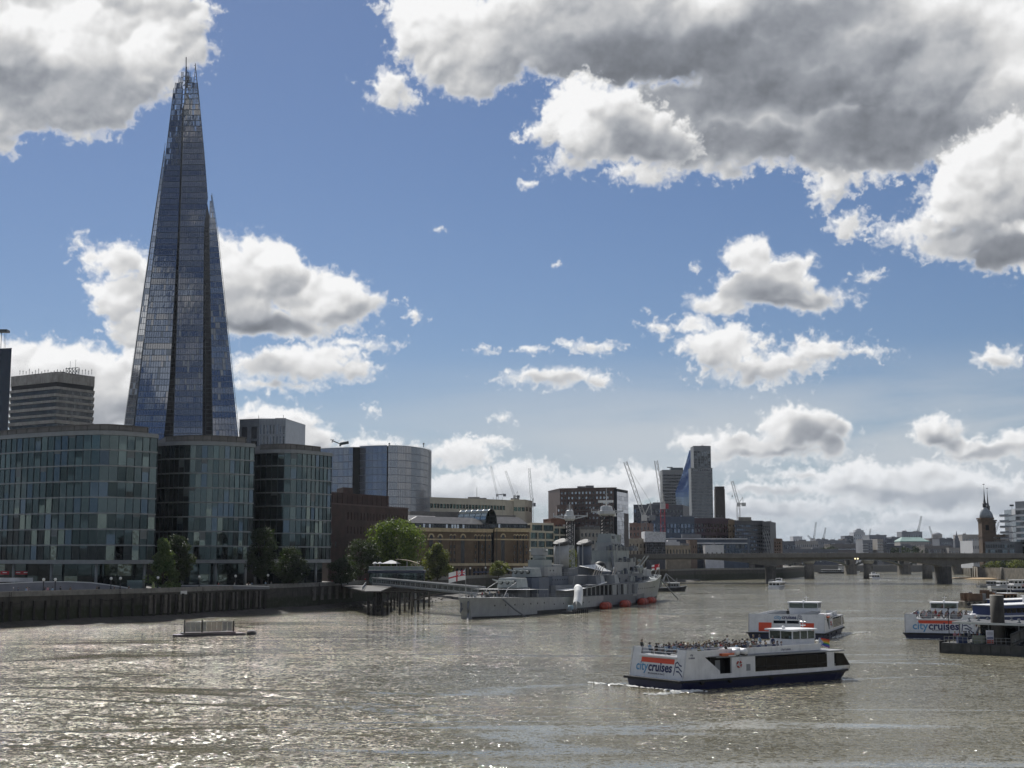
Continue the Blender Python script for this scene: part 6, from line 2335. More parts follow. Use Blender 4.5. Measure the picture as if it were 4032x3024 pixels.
		for sd in (-1, 1):
			ya.beam((s, 0, zp + .3), (s + .6, sd * 5.6, zp + 1.6), .34).beam((s, 0, zp + 1.7), (s + .6, sd * 5.6, zp + 1.6), .26)
			ya.beam((s + .6, sd * 5.6, zp + 1.2), (s + .6, sd * 5.6, zp + 2.6), .2).beam((s, sd * 2.8, zp + .8), (s, sd * 2.8, zp + 2.4), .1)
		ya.build('yard', [N_plat], o)
		tp = MB()
		tp.tube((s, 0, zp + 3.3), (s, 0, zt), .22, .08, 8)
		for k in range(4):
			z = zp + 4 + (zt - zp - 4) * k / 5
			tp.beam((s, -1.1 + .2 * k, z), (s, 1.1 - .2 * k, z), .1)
		tp.build('topmast', [N_plat], o)
		return m
	mast(76, 19.6, 27.0, 33.0, 1.9, 10.2)
	mast(112, 23.4, 29.6, 39.0, 3.1, 17.0)
	rd = MB().prism([(110.8, -2.6), (111.6, -2.6), (111.6, 2.6), (110.8, 2.6)], 34.0, 34.8).tube((112, 0, 33), (111.4, 0, 34.2), .2)
	rd.build('radar_aerial', [N_wht], o)
	for sd in (-1, 1):
		MB().tube((113.8, sd * 2.2, 29.4), (113.8, sd * 2.2, 31.0), .7, .2, 10).build('radar_lantern', [N_wht], o)

	# ---- bridge superstructure
	house('deckhouse', 100, 136, 6.4, 3.6, 10.2, N_m, 1.0, 5.4)
	house('bridge_block', 102, 131, 5.0, 10.22, 14.2, N_l, 1.4, 4.4)
	house('bridge_block', 105, 127, 4.2, 14.22, 18.0, N_g, 1.6, 3.4)
	house('bridge_tower', 108, 121, 3.3, 18.02, 20.6, N_l, 1.2, 2.6)
	MB().prism([(109, -2.6), (117.5, -2.2), (117.5, 2.2), (109, 2.6)], 20.62, 23.6, top=[(109.6, -2.2), (115.5, -1.8), (115.5, 1.8), (109.6, 2.2)]).build('bridge_tower', [N_g], o)
	piece('bridge_window', M_dkwin, o, (112, -2.46, 22.4), (3.4, .1, .9))
	for k in range(5):
		piece('bridge_window', M_dkwin, o, (109 + k * 2.2, -3.34, 19.8), (1.2, .12, .7))
	MB().tube((121, 0, 20.6), (121, 0, 22.0), 1.8, None, 12).prism([(119.6, -1.7), (122.4, -1.7), (122.4, 1.7), (119.6, 1.7)], 22.02, 23.4).build('forward_director', [N_g], o)
	MB().tube((104, -4.2, 10.2), (104, -4.2, 11.4), 1.0, None, 12).ball((104, -4.2, 12.0), 1.1, 0, 12, 8).build('searchlight', [N_wht], o, True)
	for z, s0, s1, b in ((14.2, 102, 131, 5.3), (18.0, 105, 127, 4.6)):
		rail('guard_rail', [(s0, -b + .3, z), (s1, -b + .6, z)])
	# diagonal dark camouflage flash and ladders on the bridge flank
	MB().prism([(103.5, -5.06), (105.6, -5.06), (105.6, -5.02), (103.5, -5.02)], 10.3, 17.6, top=[(100.6, -5.06), (102.6, -5.06), (102.6, -5.02), (100.6, -5.02)]).build('camouflage_flash', [N_d], o)
	bx = MB()
	rg = random.Random(12)
	for k in range(80):
		s = rg.uniform(100, 134)
		z = rg.choice([10.2, 14.2, 18.0, 7.6])
		w, h = rg.uniform(.4, 1.6), rg.uniform(.5, 1.9)
		b = {10.2: 5.2, 14.2: 4.4, 18.0: 3.4, 7.6: 6.2}[z]
		bx.box((s, -b - .5, z), (s + w, -b + .4, z + h), rg.choice([0, 1, 2, 3]))
	bx.build('deck_fitting', [N_l, N_m, N_g, N_d], o, kind='stuff')
	lad = MB()
	for s, z0, z1, b in ((118, 10.2, 14.2, 5.0), (107, 14.2, 18, 4.5), (114, 18, 23, 3.5), (99, 7.6, 10.2, 5.8), (63, 7.6, 10.2, 5.6)):
		for q in (-.3, .3):
			lad.beam((s + q, -b - .3, z0), (s + q + (z1 - z0) * .35, -b - .3, z1), .1)
		for k in range(8):
			u = k / 8
			lad.beam((s - .3 + (z1 - z0) * .35 * u, -b - .3, z0 + (z1 - z0) * u), (s + .3 + (z1 - z0) * .35 * u, -b - .3, z0 + (z1 - z0) * u), .06)
	lad.build('ladder', [N_l], o)
	# ---- open gallery along the side: posts, deck above, dark inside
	gz = 7.4
	MB().prism([(66, -9.3), (100, -9.2), (112, -8.6), (116, -8.4), (116, 8.4), (100, 9.2), (66, 9.3)], gz - .35, gz).build('upper_deck', [N_m], o)
	for k in range(13):
		s = 66 + k * 4
		MB().beam((s, -9.1 + .04 * max(0, k - 8), zq(s)), (s, -9.1 + .04 * max(0, k - 8), gz - .3), .3).build('gallery_post', [N_l], o)
	house('gallery_wall', 66, 114, 6.2, 3.7, gz - .36, N_blk, .4)
	for k, s in enumerate((92, 97, 103, 108)):
		MB().prism([(s - 1.6, -9.25), (s + 1.6, -9.25), (s + 1.6, -8.9), (s - 1.6, -8.9)], zq(s) + .1, gz - .4).build('gallery_shutter', [N_m if k % 2 else N_l], o)
	# secondary twin gun mounts with raised barrels
	for s in (83, 97, 78.5):
		MB().prism([(s - 2.2, -8.6), (s + 1.8, -8.8), (s + 1.8, -5.2), (s - 2.2, -5.0)], gz + .02, gz + 2.7, top=[(s - 1.4, -8.0), (s + 1.0, -8.2), (s + 1.0, -5.6), (s - 1.4, -5.6)]).build('gun_mount', [N_l if s != 78.5 else N_m], o)
		g = MB()
		for q in (-.4, .4):
			g.tube((s - .4, -7 + q, gz + 2.0), (s + 1.8, -7.8 + q, gz + 5.6), .17, .11, 8)
		g.build('gun_barrel', [mat('gun_sand', (.42, .38, .33), .6)], o)
	for s in (129, 133):
		g = MB().tube((s, -5.2, 12.2), (s + 2.2, -7.4, 16.2), .28, .2, 8).ball((s, -5.2, 12.0), 1.0)
		g.build('bofors_gun', [N_g], o)
	house('gun_platform', 122, 137, 6.2, 10.22, 10.8, N_l, .8, 5.2)
	rail('guard_rail', [(122, -6.1, 10.8), (137, -5.2, 10.8)])
	for k in range(6):
		MB().ball((123.5 + k * 2.3, -4.6, 11.7), .85, 0, 8, 6).build('machine_gun', [N_m if k % 2 else N_blk], o)
	# ---- awnings, boat, fore gear
	aw = MB()
	P = [(80, -4.5, 12.5), (86, -6.8, 11.4), (98, -6.2, 11.2), (96, -1.5, 13.2), (90, -4.0, 13.6), (84, 0, 13.0)]
	aw.poly([P[0], P[1], P[4]]).poly([P[1], P[2], P[4]]).poly([P[2], P[3], P[4]]).poly([P[3], P[5], P[4]]).poly([P[5], P[0], P[4]])
	aw.build('sun_sail', [N_wht], o)
	MB().ball((96, -3.0, 12.6), 2.1, 0, 12, 8, (1, 1, .9)).build('dark_dome', [N_blk], o, True)
	mb = MB()
	mb.loft([[(s, -9.4, z), (s, -5.2, z + .25), (s, -5.2, z + .33), (s, -9.4, z + .08)] for s, z in ((47, 6.1), (60, 6.3), (72, 6.8), (84, 7.9))])
	mb.build('side_awning', [N_wht], o)
	mb = MB()
	mb.loft([[(s, -8.2, z), (s, 8.2, z), (s, 8.2, z + .1), (s, -8.2, z + .1)] for s, z in ((20, 7.0), (28, 6.9), (36, 6.7))])
	mb.build('quarterdeck_awning', [N_wht], o)
	for s in (20, 28, 36):
		for y in (-8.1, 8.1):
			MB().beam((s, y, zq(s)), (s, y, 7.0), .12).build('awning_post', [N_l], o)
	for y in (-3, 3):
		MB().path([(16, y, zq(16)), (19, y, 7.4), (24, y, 8.6), (30, y * .6, 9.8)], .09).build('stay_frame', [N_l], o)
	house('deckhouse', 26, 34, 3.8, zq(30), 7.3, N_m, .8)
	cl = MB()
	for k in range(26):
		s, y = rg.uniform(1, 44), rg.uniform(-7, 5)
		if abs(y) > interp(DK, s) - 1 or (24 < s < 36 and abs(y) < 5):
			continue
		w, h = rg.uniform(.3, 1.0), rg.uniform(.4, 1.3)
		cl.box((s, y, zq(s)), (s + w, y + w, zq(s) + h), rg.choice([0, 1, 2]))
	cl.build('deck_clutter', [N_l, N_m, N_blk], o, kind='stuff')
	fo = MB()
	for k in range(40):
		s, y = rg.uniform(152, 171), rg.uniform(-3, 2)
		if abs(y) > interp(DK, s) - .3:
			continue
		h = rg.uniform(.4, 1.6)
		fo.box((s, y, 7.2 + (s - 150) * .05), (s + rg.uniform(.3, .9), y + rg.uniform(.3, .9), 7.3 + (s - 150) * .05 + h), rg.choice([0, 1, 2]))
	for k in range(3):
		fo.tube((156 + k * 5, -1.5, 7.4), (156 + k * 5, 1.5, 7.4), .5, None, 8, 1)
	fo.build('anchor_gear', [N_wht, N_l, N_m], o, kind='stuff')
	rig = MB()
	for a, b in (((112, 0, 36), (172, 0, 9)), ((112, 0, 32), (76, 0, 30)), ((112, -2, 31), (104, -6, 14.5)), ((112, 2, 31), (104, 6, 14.5)), ((76, -1, 27), (64, -4, 10.5)), ((112, -5, 30.6), (122, -4, 14)), ((76, -5, 28), (84, -5, 12))):
		rig.beam(a, b, .06)
	rig.build('rigging', [N_m], o, kind='stuff')
	MB().beam((173.5, 0, 8.5), (173.5, 0, 13.4), .14).beam((173.5, 0, 13.2), (166, 0, 8.6), .06).build('jack_staff', [N_l], o)
	# mooring chains
	MB().path([(8, -6.2, 4.8), (10, -8.6, 2.2), (14, -10.6, -.2)], .22).build('mooring_chain', [N_m], o)
	MB().path([(-2.5, -1, 4.6), (-4.2, -1.6, 2.6), (-3.0, -1.2, 1.6), (-7.5, -3.0, -.2)], .26).build('mooring_chain', [N_m], o)
	MB().path([(-2.6, 1, 4.0), (-4.0, .6, 1.6), (-2.4, .8, 2.6)], .22).build('mooring_chain', [N_m], o)
	MB().path([(172, -.8, 7.6), (175, -3, 4), (178, -6, -.2)], .2).build('mooring_chain', [N_m], o)
	MB().beam((-1.8, 0, 5.4), (-2.4, 0, 13.0), .14).build('ensign_staff', [N_l], o)
	return o


warship()
SHIP = Matrix.Translation((-11.2, 361.2, 0)) @ Matrix.Rotation(math.atan2(.923, .385), 4, 'Z')


def wsp(s, y, z):
	return SHIP @ Vector((s, y, z))


def wavy_flag(name, label, A, dirx, w, h, cells, mats, amp=.3, sag=.5):
	"""cloth on a staff: A top corner at the staff, dirx the way it flies"""
	nx, nz = 24, 14
	d = Vector(dirx).normalized()
	sd = Vector((-d.y, d.x, 0))
	mb = MB()
	P = lambda i, j: Vector(A) + d * (w * i / nx) + Vector((0, 0, -h * j / nz - sag * (i / nx) ** 1.3)) + sd * (amp * math.sin(i / nx * 7 + j * .1) * (.3 + i / nx))
	for i in range(nx):
		for j in range(nz):
			mb.poly([P(i, j + 1), P(i + 1, j + 1), P(i + 1, j), P(i, j)], cells((i + .5) / nx, (j + .5) / nz))
	o = mb.build(name, mats, None, True, fix=True)
	o.data.polygons.foreach_set('use_smooth', [True] * len(o.data.polygons))
	return tag(o, label, 'flag')


F_red = mat('flag_red', (.50, .02, .035), .7, var=.05)
F_wht = mat('flag_white', (.80, .80, .80), .7, var=.05)
F_blu = mat('flag_blue', (.03, .05, .22), .7, var=.05)


def ensign(u, v):
	if u < .42 and v < .5:
		a, b = u / .42, v / .5
		if abs(a - .5) < .08 or abs(b - .5) < .12:
			return 0
		if abs(a - b) < .12 or abs(a + b - 1) < .12 or abs(a - .5) < .14 or abs(b - .5) < .2:
			return 1
		return 2
	if abs(u - .5) < .055 or abs(v - .5) < .075:
		return 0
	return 1


wavy_flag('ensign_flag', 'white flag with a red cross flying from the staff at the warship stern', wsp(-2.3, 0, 12.6), (-1, -.15, 0), 4.4, 2.6, ensign, [F_red, F_wht, F_blu], .25, .9)
wavy_flag('signal_flag', 'small red and white flag flying near the bow of the warship', wsp(173.4, 0, 13.2), (-1, -.1, 0), 3.0, 2.0, lambda u, v: 0 if abs(u - .5) < .12 or abs(v - .5) < .15 or (u < .45 and v < .4) else 1, [F_red, F_wht], .2, .5)

# red mooring floats along the waterline
M_flt = mat('red_float', (.36, .045, .022), .6, var=.25, vs=1.2, streak=.3)
for k, (s, lab) in enumerate(((77, 'red oval mooring float at the waterline, nearest the stern of the warship'), (96.5, 'red oval mooring float, second from the stern of the warship'),
							  (119, 'red oval mooring float, third from the stern of the warship'), (133, 'red oval mooring float nearest the bow of the warship'))):
	b = 11.3 if s < 110 else 10.2 if s < 125 else 8.8
	t = thing('mooring_float', lab, 'float', wsp(s, -b, 0), math.atan2(.923, .385), 'red floats beside the warship')
	MB().lathe((0, 0, .75), [(.15, -3.1), (1.0, -2.9), (1.35, -2.2), (1.4, 0), (1.35, 2.2), (1.0, 2.9), (.15, 3.1)], 16, 0, Matrix.Rotation(math.pi / 2, 4, 'Y')).build('float_body', [M_flt], t, True)
	MB().tube((-1.2, 0, .75), (-1.15, 0, .75), 1.46, None, 16).tube((1.2, 0, .75), (1.25, 0, .75), 1.46, None, 16).build('strap', [N_blk], t)

# boarding pontoon with a white curved canopy
t = thing('boarding_pontoon', 'small boarding pontoon with a white tubular canopy against the warship side', 'pontoon', wsp(44, -13.2, 0), math.atan2(.923, .385))
MB().box((-7, -1.8, -.3), (6, 1.8, .7)).build('float_deck', [mat('pontoon_dark', (.05, .05, .05), .8, var=.3)], t)
cn = MB()
for j, (s, z, y) in enumerate(((2.0, 1.9, 0), (3.4, 3.3, .2), (5.0, 5.0, .6), (6.6, 6.2, 1.2), (8.2, 6.6, 1.8), (9.4, 6.2, 2.4))):
	ring = [Vector((s - 1.15 * math.sin(a) * .5, y + 1.35 * math.cos(a), z + 1.35 * math.sin(a))) for a in [math.pi * k / 12 for k in range(13)]]
	if j:
		cn.loft([prev, ring], closed=False, cap=False)
	prev = ring
cn.build('canopy', [N_wht], t, True)
MB().beam((3, 1.0, .7), (10, 2.6, 5.4), .5, 1.5).build('gangway', [N_l], t)
for k in range(8):
	MB().tube((-6.5 + k * 1.7, -1.9, -.6), (-6.5 + k * 1.7, -1.9, 1.2), .28, None, 8).build('fender_post', [N_blk], t)
pr = MB()
for k in range(7):
	pr.beam((-6.8 + k * 1.2, 0, .7), (-6.8 + k * 1.2, 0, 1.8), .08)
pr.beam((-6.8, 0, 1.8), (.4, 0, 1.8), .08).beam((-6.8, 0, 1.3), (.4, 0, 1.3), .06)
pr.build('hand_rail', [N_l], t)
MB().tube((-1.8, .6, .7), (-1.8, .6, 2.2), .9, .7, 12).build('hose_reel', [mat('pale_blue_drum', (.25, .36, .42), .6)], t, True)


# ------------------------------------------------------------------ white sightseeing boats
B_wht = mat('boat_white', (.70, .70, .70), .4, var=.08, vs=.9, streak=.22)
B_top = mat('boat_white_top', (.74, .74, .74), .45, var=.04, vs=.6)
B_nvy = mat('boat_navy', (.012, .016, .060), .35, var=.15, vs=.6)
B_blk = mat('boat_rubber', (.015, .015, .016), .7, var=.1)
B_org = mat('boat_orange', (.68, .075, .025), .5, var=.04)
B_gls = glass('boat_dark_glass', (.020, .019, .018), .08)
B_gry = mat('boat_grey_roof', (.26, .27, .28), .6, var=.12, vs=1.)
B_stl = mat('boat_rail_steel', (.60, .60, .60), .35, metal=.4)
T_blu = mat('letter_light_blue', (.10, .30, .50), .5, var=0)
T_nvy = mat('letter_navy', (.020, .025, .095), .5, var=0)
T_gry = mat('letter_grey', (.15, .15, .17), .6, var=0)


def swoosh(parent, m, M, sc_):
	"""flag like mark of slanted wavy strokes beside the lettering"""
	for k in range(3):
		mb = MB()
		pts = [(-.25 + k * .10, .42 - k * .30), (.0 + k * .12, .52 - k * .36), (.25 + k * .12, .30 - k * .34), (.5 + k * .10, .24 - k * .40)]
		q = []
		for i, (x, y) in enumerate(pts):
			q.append((x * sc_, y * sc_))
		for (a, b), (c, d) in zip(q[:-1], q[1:]):
			w = .055 * sc_
			mb.poly([M @ Vector((a, b - w, .01)), M @ Vector((c, d - w, .01)), M @ Vector((c, d + w, .01)), M @ Vector((a, b + w, .01))])
		mb.poly([M @ Vector((-.34 * sc_, -.5 * sc_, .01)), M @ Vector((-.26 * sc_, -.5 * sc_, .01)), M @ Vector((-.16 * sc_, .42 * sc_, .01)), M @ Vector((-.24 * sc_, .42 * sc_, .01))]) if k == 0 else None
		mb.build('logo_stroke', [m], parent)


def word_mark(o, part, M, height, total, logo=True):
	"""the two tone name, centred on M, total wide"""
	a = text_mesh('city', height, T_blu, .004, .016)
	b = text_mesh('cruises', height, T_nvy, .004, .028)
	wa, wb = text_width(a), text_width(b)
	gap = height * .06
	k = total / (wa + wb + gap)
	for me, x, w in ((a, -(wa + wb + gap) / 2 + wa / 2, wa), (b, (wa + wb + gap) / 2 - wb / 2, wb)):
		t = put('lettering', me, part)
		t.matrix_local = M @ Matrix.Translation((x * k, 0, .01)) @ Matrix.Diagonal((k, k, 1, 1))
	if logo:
		swoosh(part, T_nvy, M @ Matrix.Translation(((wa + wb + gap) / 2 * k + height * .55 * k, 0, 0)), height * 1.0 * k)


def cruise_boat(label, loc, rz, L, B, style, name_txt):
	"""sightseeing boat; local x from stern to bow, the near flank is -y"""
	o = thing('sightseeing_boat', label, 'boat', loc, rz, 'white sightseeing boats')
	h = B / 2
	# navy hull with raked bow
	st = [(0, 1, 0), (L * .15, 1, 0), (L * .72, 1, 0), (L * .88, .99, 0), (L * .95, .88, 0), (L * 1.0, .62, 0)]
	hl = MB()
	rings = []
	for s, f, _ in st:
		k = s / L
		up = .35 * max(0, k - .7) ** 1.2
		b0, b1 = h * f * .90, h * min(1, f * 1.03)
		rk = 1.8 * max(0, k - .8) / .2
		rings.append([(s - rk, -b0, -.8), (s, -b1, 1.0 + up), (s, b1, 1.0 + up), (s - rk, b0, -.8)])
	hl.loft(rings)
	hl.build('hull', [B_nvy], o)
	rb = MB()
	ring = [(s, -h * min(1, f * 1.03) - .16, up) for (s, f, _), up in zip(st, [.35 * max(0, s / L - .7) ** 1.2 for s, f, _ in st])]
	rr = [(x, y, 1.0 + u) for x, y, u in ring] + [(x, -y, 1.0 + u) for x, y, u in ring[::-1]]
	for a, b in zip(rr, rr[1:] + rr[:1]):
		rb.beam((a[0], a[1], a[2] + .08), (b[0], b[1], b[2] + .08), .30, .24)
	rb.box((-.55, -h - .1, .92), (.1, h + .1, 1.2))
	rb.build('rubbing_strake', [B_blk], o)
	MB().prism([(x, y * .99) for x, y, z in rr], 1.02, 1.16).build('main_deck', [B_gry], o)
	zs, zr, zb = 1.16, 3.62, 4.75       # deck, roof of the saloon, top of the bulwark
	# stern house: raked back, solid
	sh = MB()
	x1, x1t = L * .21, L * .085
	for sd in (-1, 1):
		y = sd * (h - .12)
		pts = [(.25, y, zs), (x1, y, zs), (x1 - .2, y, zs + .95), (x1t, y, zb - .05), (.95, y, zb)]
		sh.poly(pts if sd < 0 else pts[::-1])
		yi = y - sd * .12
		sh.poly([(p[0], yi, p[2]) for p in (pts[::-1] if sd < 0 else pts)])
		for a, b in zip(pts, pts[1:] + pts[:1]):
			sh.poly([a, b, (b[0], b[1] - sd * .12, b[2]), (a[0], a[1] - sd * .12, a[2])])
	notch = zb - .85 if style == 'near' else zb - .05
	hb = h - .12
	sx = lambda z: .25 + .70 * (z - zs) / (zb - zs)
	xa = sx(notch)
	sh.poly([(.25, hb, zs), (.25, -hb, zs), (xa, -hb, notch), (xa, hb, notch)])
	for y0, y1 in ((hb, hb - B * .16), (-hb + B * .16, -hb)):
		sh.poly([(xa, y0, notch), (xa, y1, notch), (.95, y1, zb), (.95, y0, zb)])
	stern = sh.build('stern_house', [B_wht], o)
	# frame on the sloping stern for panel and letters
	sl = math.atan2(.70, zb - zs)
	base = Vector((sx(2.3), 0, 2.3))
	M = Matrix.Translation(base) @ Matrix.Rotation(-math.pi / 2, 4, 'Z') @ Matrix.Rotation(math.pi / 2 - sl, 4, 'X')
	# M: x to the viewer's right (-y of the boat), y up the slope, z out of the stern

	def plate(nm, x0, x1_, y0, y1, m, d=.03):
		mb = MB()
		mb.box((x0, y0, .003), (x1_, y1, d), 0, M)
		mb.build(nm, [m], stern)
	if style == 'near':
		plate('orange_panel', -B * .30, B * .30, .70, 1.30, B_org)
		word_mark(o, stern, M @ Matrix.Translation((-B * .055, .18, .02)), 1.0, B * .66)
		plate('ledge', -B * .34, B * .34, 1.42, 1.54, B_top, .22)
	else:
		plate('orange_panel', -B * .36, -B * .19, -.95, .80, B_org)
		plate('orange_panel', B * .19, B * .36, -.95, .80, B_org)
		plate('stern_window', -B * .165, -B * .01, .66, 1.22, B_gls)
		plate('stern_window', B * .01, B * .165, .66, 1.22, B_gls)
		word_mark(o, stern, M @ Matrix.Translation((-.2, 1.85, .02)), 1.0, B * .29)
	# boat name in small grey capitals below
	me = text_mesh(name_txt, .34, T_gry, .004, .004)
	wn = text_width(me)
	t = put('lettering', me, stern)
	kk = min(1.0, B * .30 / wn)
	t.matrix_local = M @ Matrix.Translation((0 if style == 'near' else 0, -.62, .02)) @ Matrix.Diagonal((kk, kk, 1, 1))
	# saloon: pillars, long dark window, grey shoulder roof
	s0, s1, s2 = L * .27, L * .40, L * .82
	for sd in (-1, 1):
		y = sd * (h - .15)
		ya = y - sd * .25
		W = MB()

		def wq(xa, xb, za, zb2, m=0, dy=0.0, mb=None):
			(mb or W).box((xa, min(y, ya) + dy, za), (xb, max(y, ya) + dy, zb2), m)
		wq(x1 - .3, L * .905, zs, 1.72)
		wq(s0, s1, 1.723, zr)
		wq(s2, L * .865, 1.723, zr)
		W.build('saloon_side', [B_wht], o)
		g = MB().box((s1 + .01, y - .02 if sd < 0 else y - .06, 1.725), (s2 - .01, y + .06 if sd < 0 else y + .02, 3.42))
		gw = g.build('saloon_window', [B_gls], o)
		for k in range(1, 7):
			x = s1 + (s2 - s1) * k / 7
			MB().box((x - .03, y - .05 if sd < 0 else y - .08, 1.75), (x + .03, y + .08 if sd < 0 else y + .05, 3.40)).build('window_bar', [B_blk], gw)
		MB().box((s1, y - .04 if sd < 0 else y - .1, 2.28), (s2, y + .1 if sd < 0 else y + .04, 2.33)).build('window_bar', [B_blk], gw)
		# doorway recess and pillar details
		MB().box((x1 - .6, y * .72 - .1, zs), (s0, y * .72 + .1, zr)).build('recess_wall', [B_blk], o)
		MB().box((x1 + .25, y * .74 - .05, zs + .1), (x1 + 1.05, y * .74 + .05, zr - .35)).build('door', [B_gry], o)
		ls = MB()
		cx = s0 + (s1 - s0) * .30
		for k in range(16):
			a0, a1 = 2 * math.pi * k / 16, 2 * math.pi * (k + 1) / 16
			ls.tube((cx + .36 * math.cos(a0), y + sd * .08, 2.75 + .36 * math.sin(a0)), (cx + .36 * math.cos(a1), y + sd * .08, 2.75 + .36 * math.sin(a1)), .10, None, 6, 0 if k % 4 else 1)
		ls.build('life_ring', [mat('life_ring_red', (.45, .10, .08), .6), B_top], o)
		MB().box((s0 + (s1 - s0) * .62, y - .05, 1.9), (s0 + (s1 - s0) * .78, y + .05, 2.7)).build('hatch', [B_gry], o)
		# front: slanted screens
		fr = MB()
		fr.box((L * .872, y - .03, 1.78), (L * .878, y + .03, 3.38))
		fr.poly([(L * .875, y + sd * .03, 1.80), (L * .960, y + sd * .03, 1.80), (L * .922, y + sd * .03, 3.34), (L * .875, y + sd * .03, 3.40)][::-sd])
		fr.poly([(L * .875, y - sd * .08, 1.80), (L * .960, y - sd * .08, 1.80), (L * .922, y - sd * .08, 3.34), (L * .875, y - sd * .08, 3.40)][::sd])
		fr.build('front_window', [B_gls], o)
		MB().poly([(L * .865, y, zs), (L * .966, y * .93, zs), (L * .966, y * .99, 1.79), (L * .865, y, 1.79)][::-sd]).build('bow_side', [B_wht], o)
		# lifebelt post and small fender tyres
		for x in (L * .10, L * .25, L * .48):
			MB().tube((x, y + sd * .25, .9), (x, y + sd * .42, .9), .34, .30, 10).build('tyre_fender', [B_blk], o, True)
	MB().poly([(L * .960, -h + .15, 1.80), (L * .960, h - .15, 1.80), (L * .922, h - .15, 3.34), (L * .922, -h + .15, 3.34)]).build('windscreen', [B_gls], o)
	MB().poly([(L * .966, -h * .92, zs), (L * .966, h * .92, zs), (L * .966, h * .97, 1.79), (L * .966, -h * .97, 1.79)]).build('bow_bulkhead', [B_wht], o)
	MB().prism([(x1 - .4, -h + .5), (s0 + .2, -h + .2), (L * .87, -h + .1), (L * .925, -h + .12), (L * .925, h - .12), (L * .87, h - .1), (s0 + .2, h - .2), (x1 - .4, h - .5)], zr + .003, zr + .16).build('saloon_roof', [B_gry], o)
	# interior block so nothing shows through
	MB().box((s0 + .3, -h * .8, zs), (L * .86, h * .8, zr)).build('saloon_core', [B_blk], o)
	MB().prism([(1.0, -h + .3), (L * .80, -h + .9), (L * .80, h - .9), (1.0, h - .3)], zr + .163, zr + .25).build('upper_deck', [B_gry], o)
	# upper bulwark
	bw = MB()
	for sd in (-1, 1):
		pts = [(L * .085, sd * (h - .14)), (L * .24, sd * (h - .75)), (L * .80, sd * (h - .95)), (L * .86, sd * (h * .55))]
		for (xa, ya), (xb, yb) in zip(pts[:-1], pts[1:]):
			bw.loft([[(x, y, zr + .17), (x, y - sd * .1, zr + .17), (x, y - sd * .1, z), (x, y, z)] for x, y, z in ((xa, ya, zb - .15), (xb, yb, zb - .15 + (.1 if xb > L * .5 else 0)))])
	bw.build('upper_bulwark', [B_wht], o)
	me = text_mesh('citycruises', .42, T_nvy, .003, .004)
	t = put('lettering', me, o)
	t.matrix_local = Matrix.Translation((L * .60, -(h - .89), zb - .55)) @ Matrix.Rotation(math.pi / 2, 4, 'X') @ Matrix.Translation((0, 0, .03)) @ Matrix.Rotation(math.radians(-0.5), 4, 'Y')
	me = text_mesh('city\ncruises', .36, T_nvy, .003, .004)
	t = put('lettering', me, o)
	t.matrix_local = Matrix.Translation((L * .055, -(h - .115), zb - .75)) @ Matrix.Rotation(math.pi / 2, 4, 'X') @ Matrix.Translation((0, 0, .02))
	# stern and side rails
	rl = MB()
	for y in (-B * .33, -B * .11, B * .11, B * .33):
		rl.tube((1.0, y, zb - .95), (1.0, y, zb - .02), .03, None, 6)
	for z in (zb - .02, zb - .42):
		rl.tube((1.0, -h + .2, z), (1.0, h - .2, z), .03, None, 6)
	for sd in (-1, 1):
		rl.tube((1.0, sd * (h - .2), zb + .05), (L * .24, sd * (h - .8), zb + .05), .03, None, 6)
		rl.tube((L * .86, sd * h * .5, zr + .9), (L * .93, sd * h * .6, 2.9 + .6), .03, None, 6)
		rl.tube((L * .96, sd * h * .58, 1.9), (L * 1.0, sd * h * .2, 2.2), .03, None, 6)
		rl.tube((.3, sd * (h - .05), zs), (.85, sd * (h - .05), zb), .04, None, 6)
	rl.build('rail', [B_stl], o)
	# seats in rows on the open deck
	seat = MB().box((-.22, -.9, 0), (.22, .9, .42)).box((.18, -.9, .42), (.26, .9, .9)).data('bench', [B_gry])
	for i in range(10):
		for j in (-1, 1):
			put('bench', seat, o, loc=(L * .10 + i * L * .055, j * h * .42, zr + .25), rot=(0, 0, math.pi))
	# wheelhouse
	w0, w1, ww = L * .715, L * .85, h * .40
	zt = zb + 1.6
	wh = MB()
	wh.prism([(w0, -ww), (w1, -ww), (w1 + .5, -ww * .6), (w1 + .5, ww * .6), (w1, ww), (w0, ww)], zr + .26, zb + .45)
	for x, y in ((w0, -ww), (w0 + (w1 - w0) * .34, -ww), (w0 + (w1 - w0) * .67, -ww), (w1, -ww), (w0, ww), (w1, ww), (w0, 0), (w1 + .4, -ww * .6), (w1 + .4, ww * .6)):
		wh.box((x - .07, y - .07, zb + .45), (x + .07, y + .07, zt - .1))
	whm = wh.build('wheelhouse', [B_wht], o)
	for k in range(3):
		xa, xb = w0 + (w1 - w0) * k / 3, w0 + (w1 - w0) * (k + 1) / 3
		for sd in (-1, 1):
			MB().box((xa + .08, sd * ww - .03, zb + .5), (xb - .08, sd * ww + .03, zt - .15)).build('pane', [glass('wheelhouse_glass', (.10, .12, .115), .06)], whm)
	for y0, y1 in ((-ww, 0), (0, ww)):
		MB().box((w0 - .03, y0 + .08, zb + .5), (w0 + .03, y1 - .08, zt - .15)).build('pane', [MATS['wheelhouse_glass']], whm)
	MB().poly([(w1 + .5, -ww * .6, zb + .5), (w1 + .5, ww * .6, zb + .5), (w1 + .3, ww * .6, zt - .15), (w1 + .3, -ww * .6, zt - .15)]).build('pane', [MATS['wheelhouse_glass']], whm)
	MB().prism([(w0 - .7, -ww - .25), (w1 + .3, -ww - .25), (w1 + .9, -ww * .6), (w1 + .9, ww * .6), (w1 + .3, ww + .25), (w0 - .7, ww + .25)], zt - .08, zt + .14).build('wheelhouse_roof', [B_top], whm)
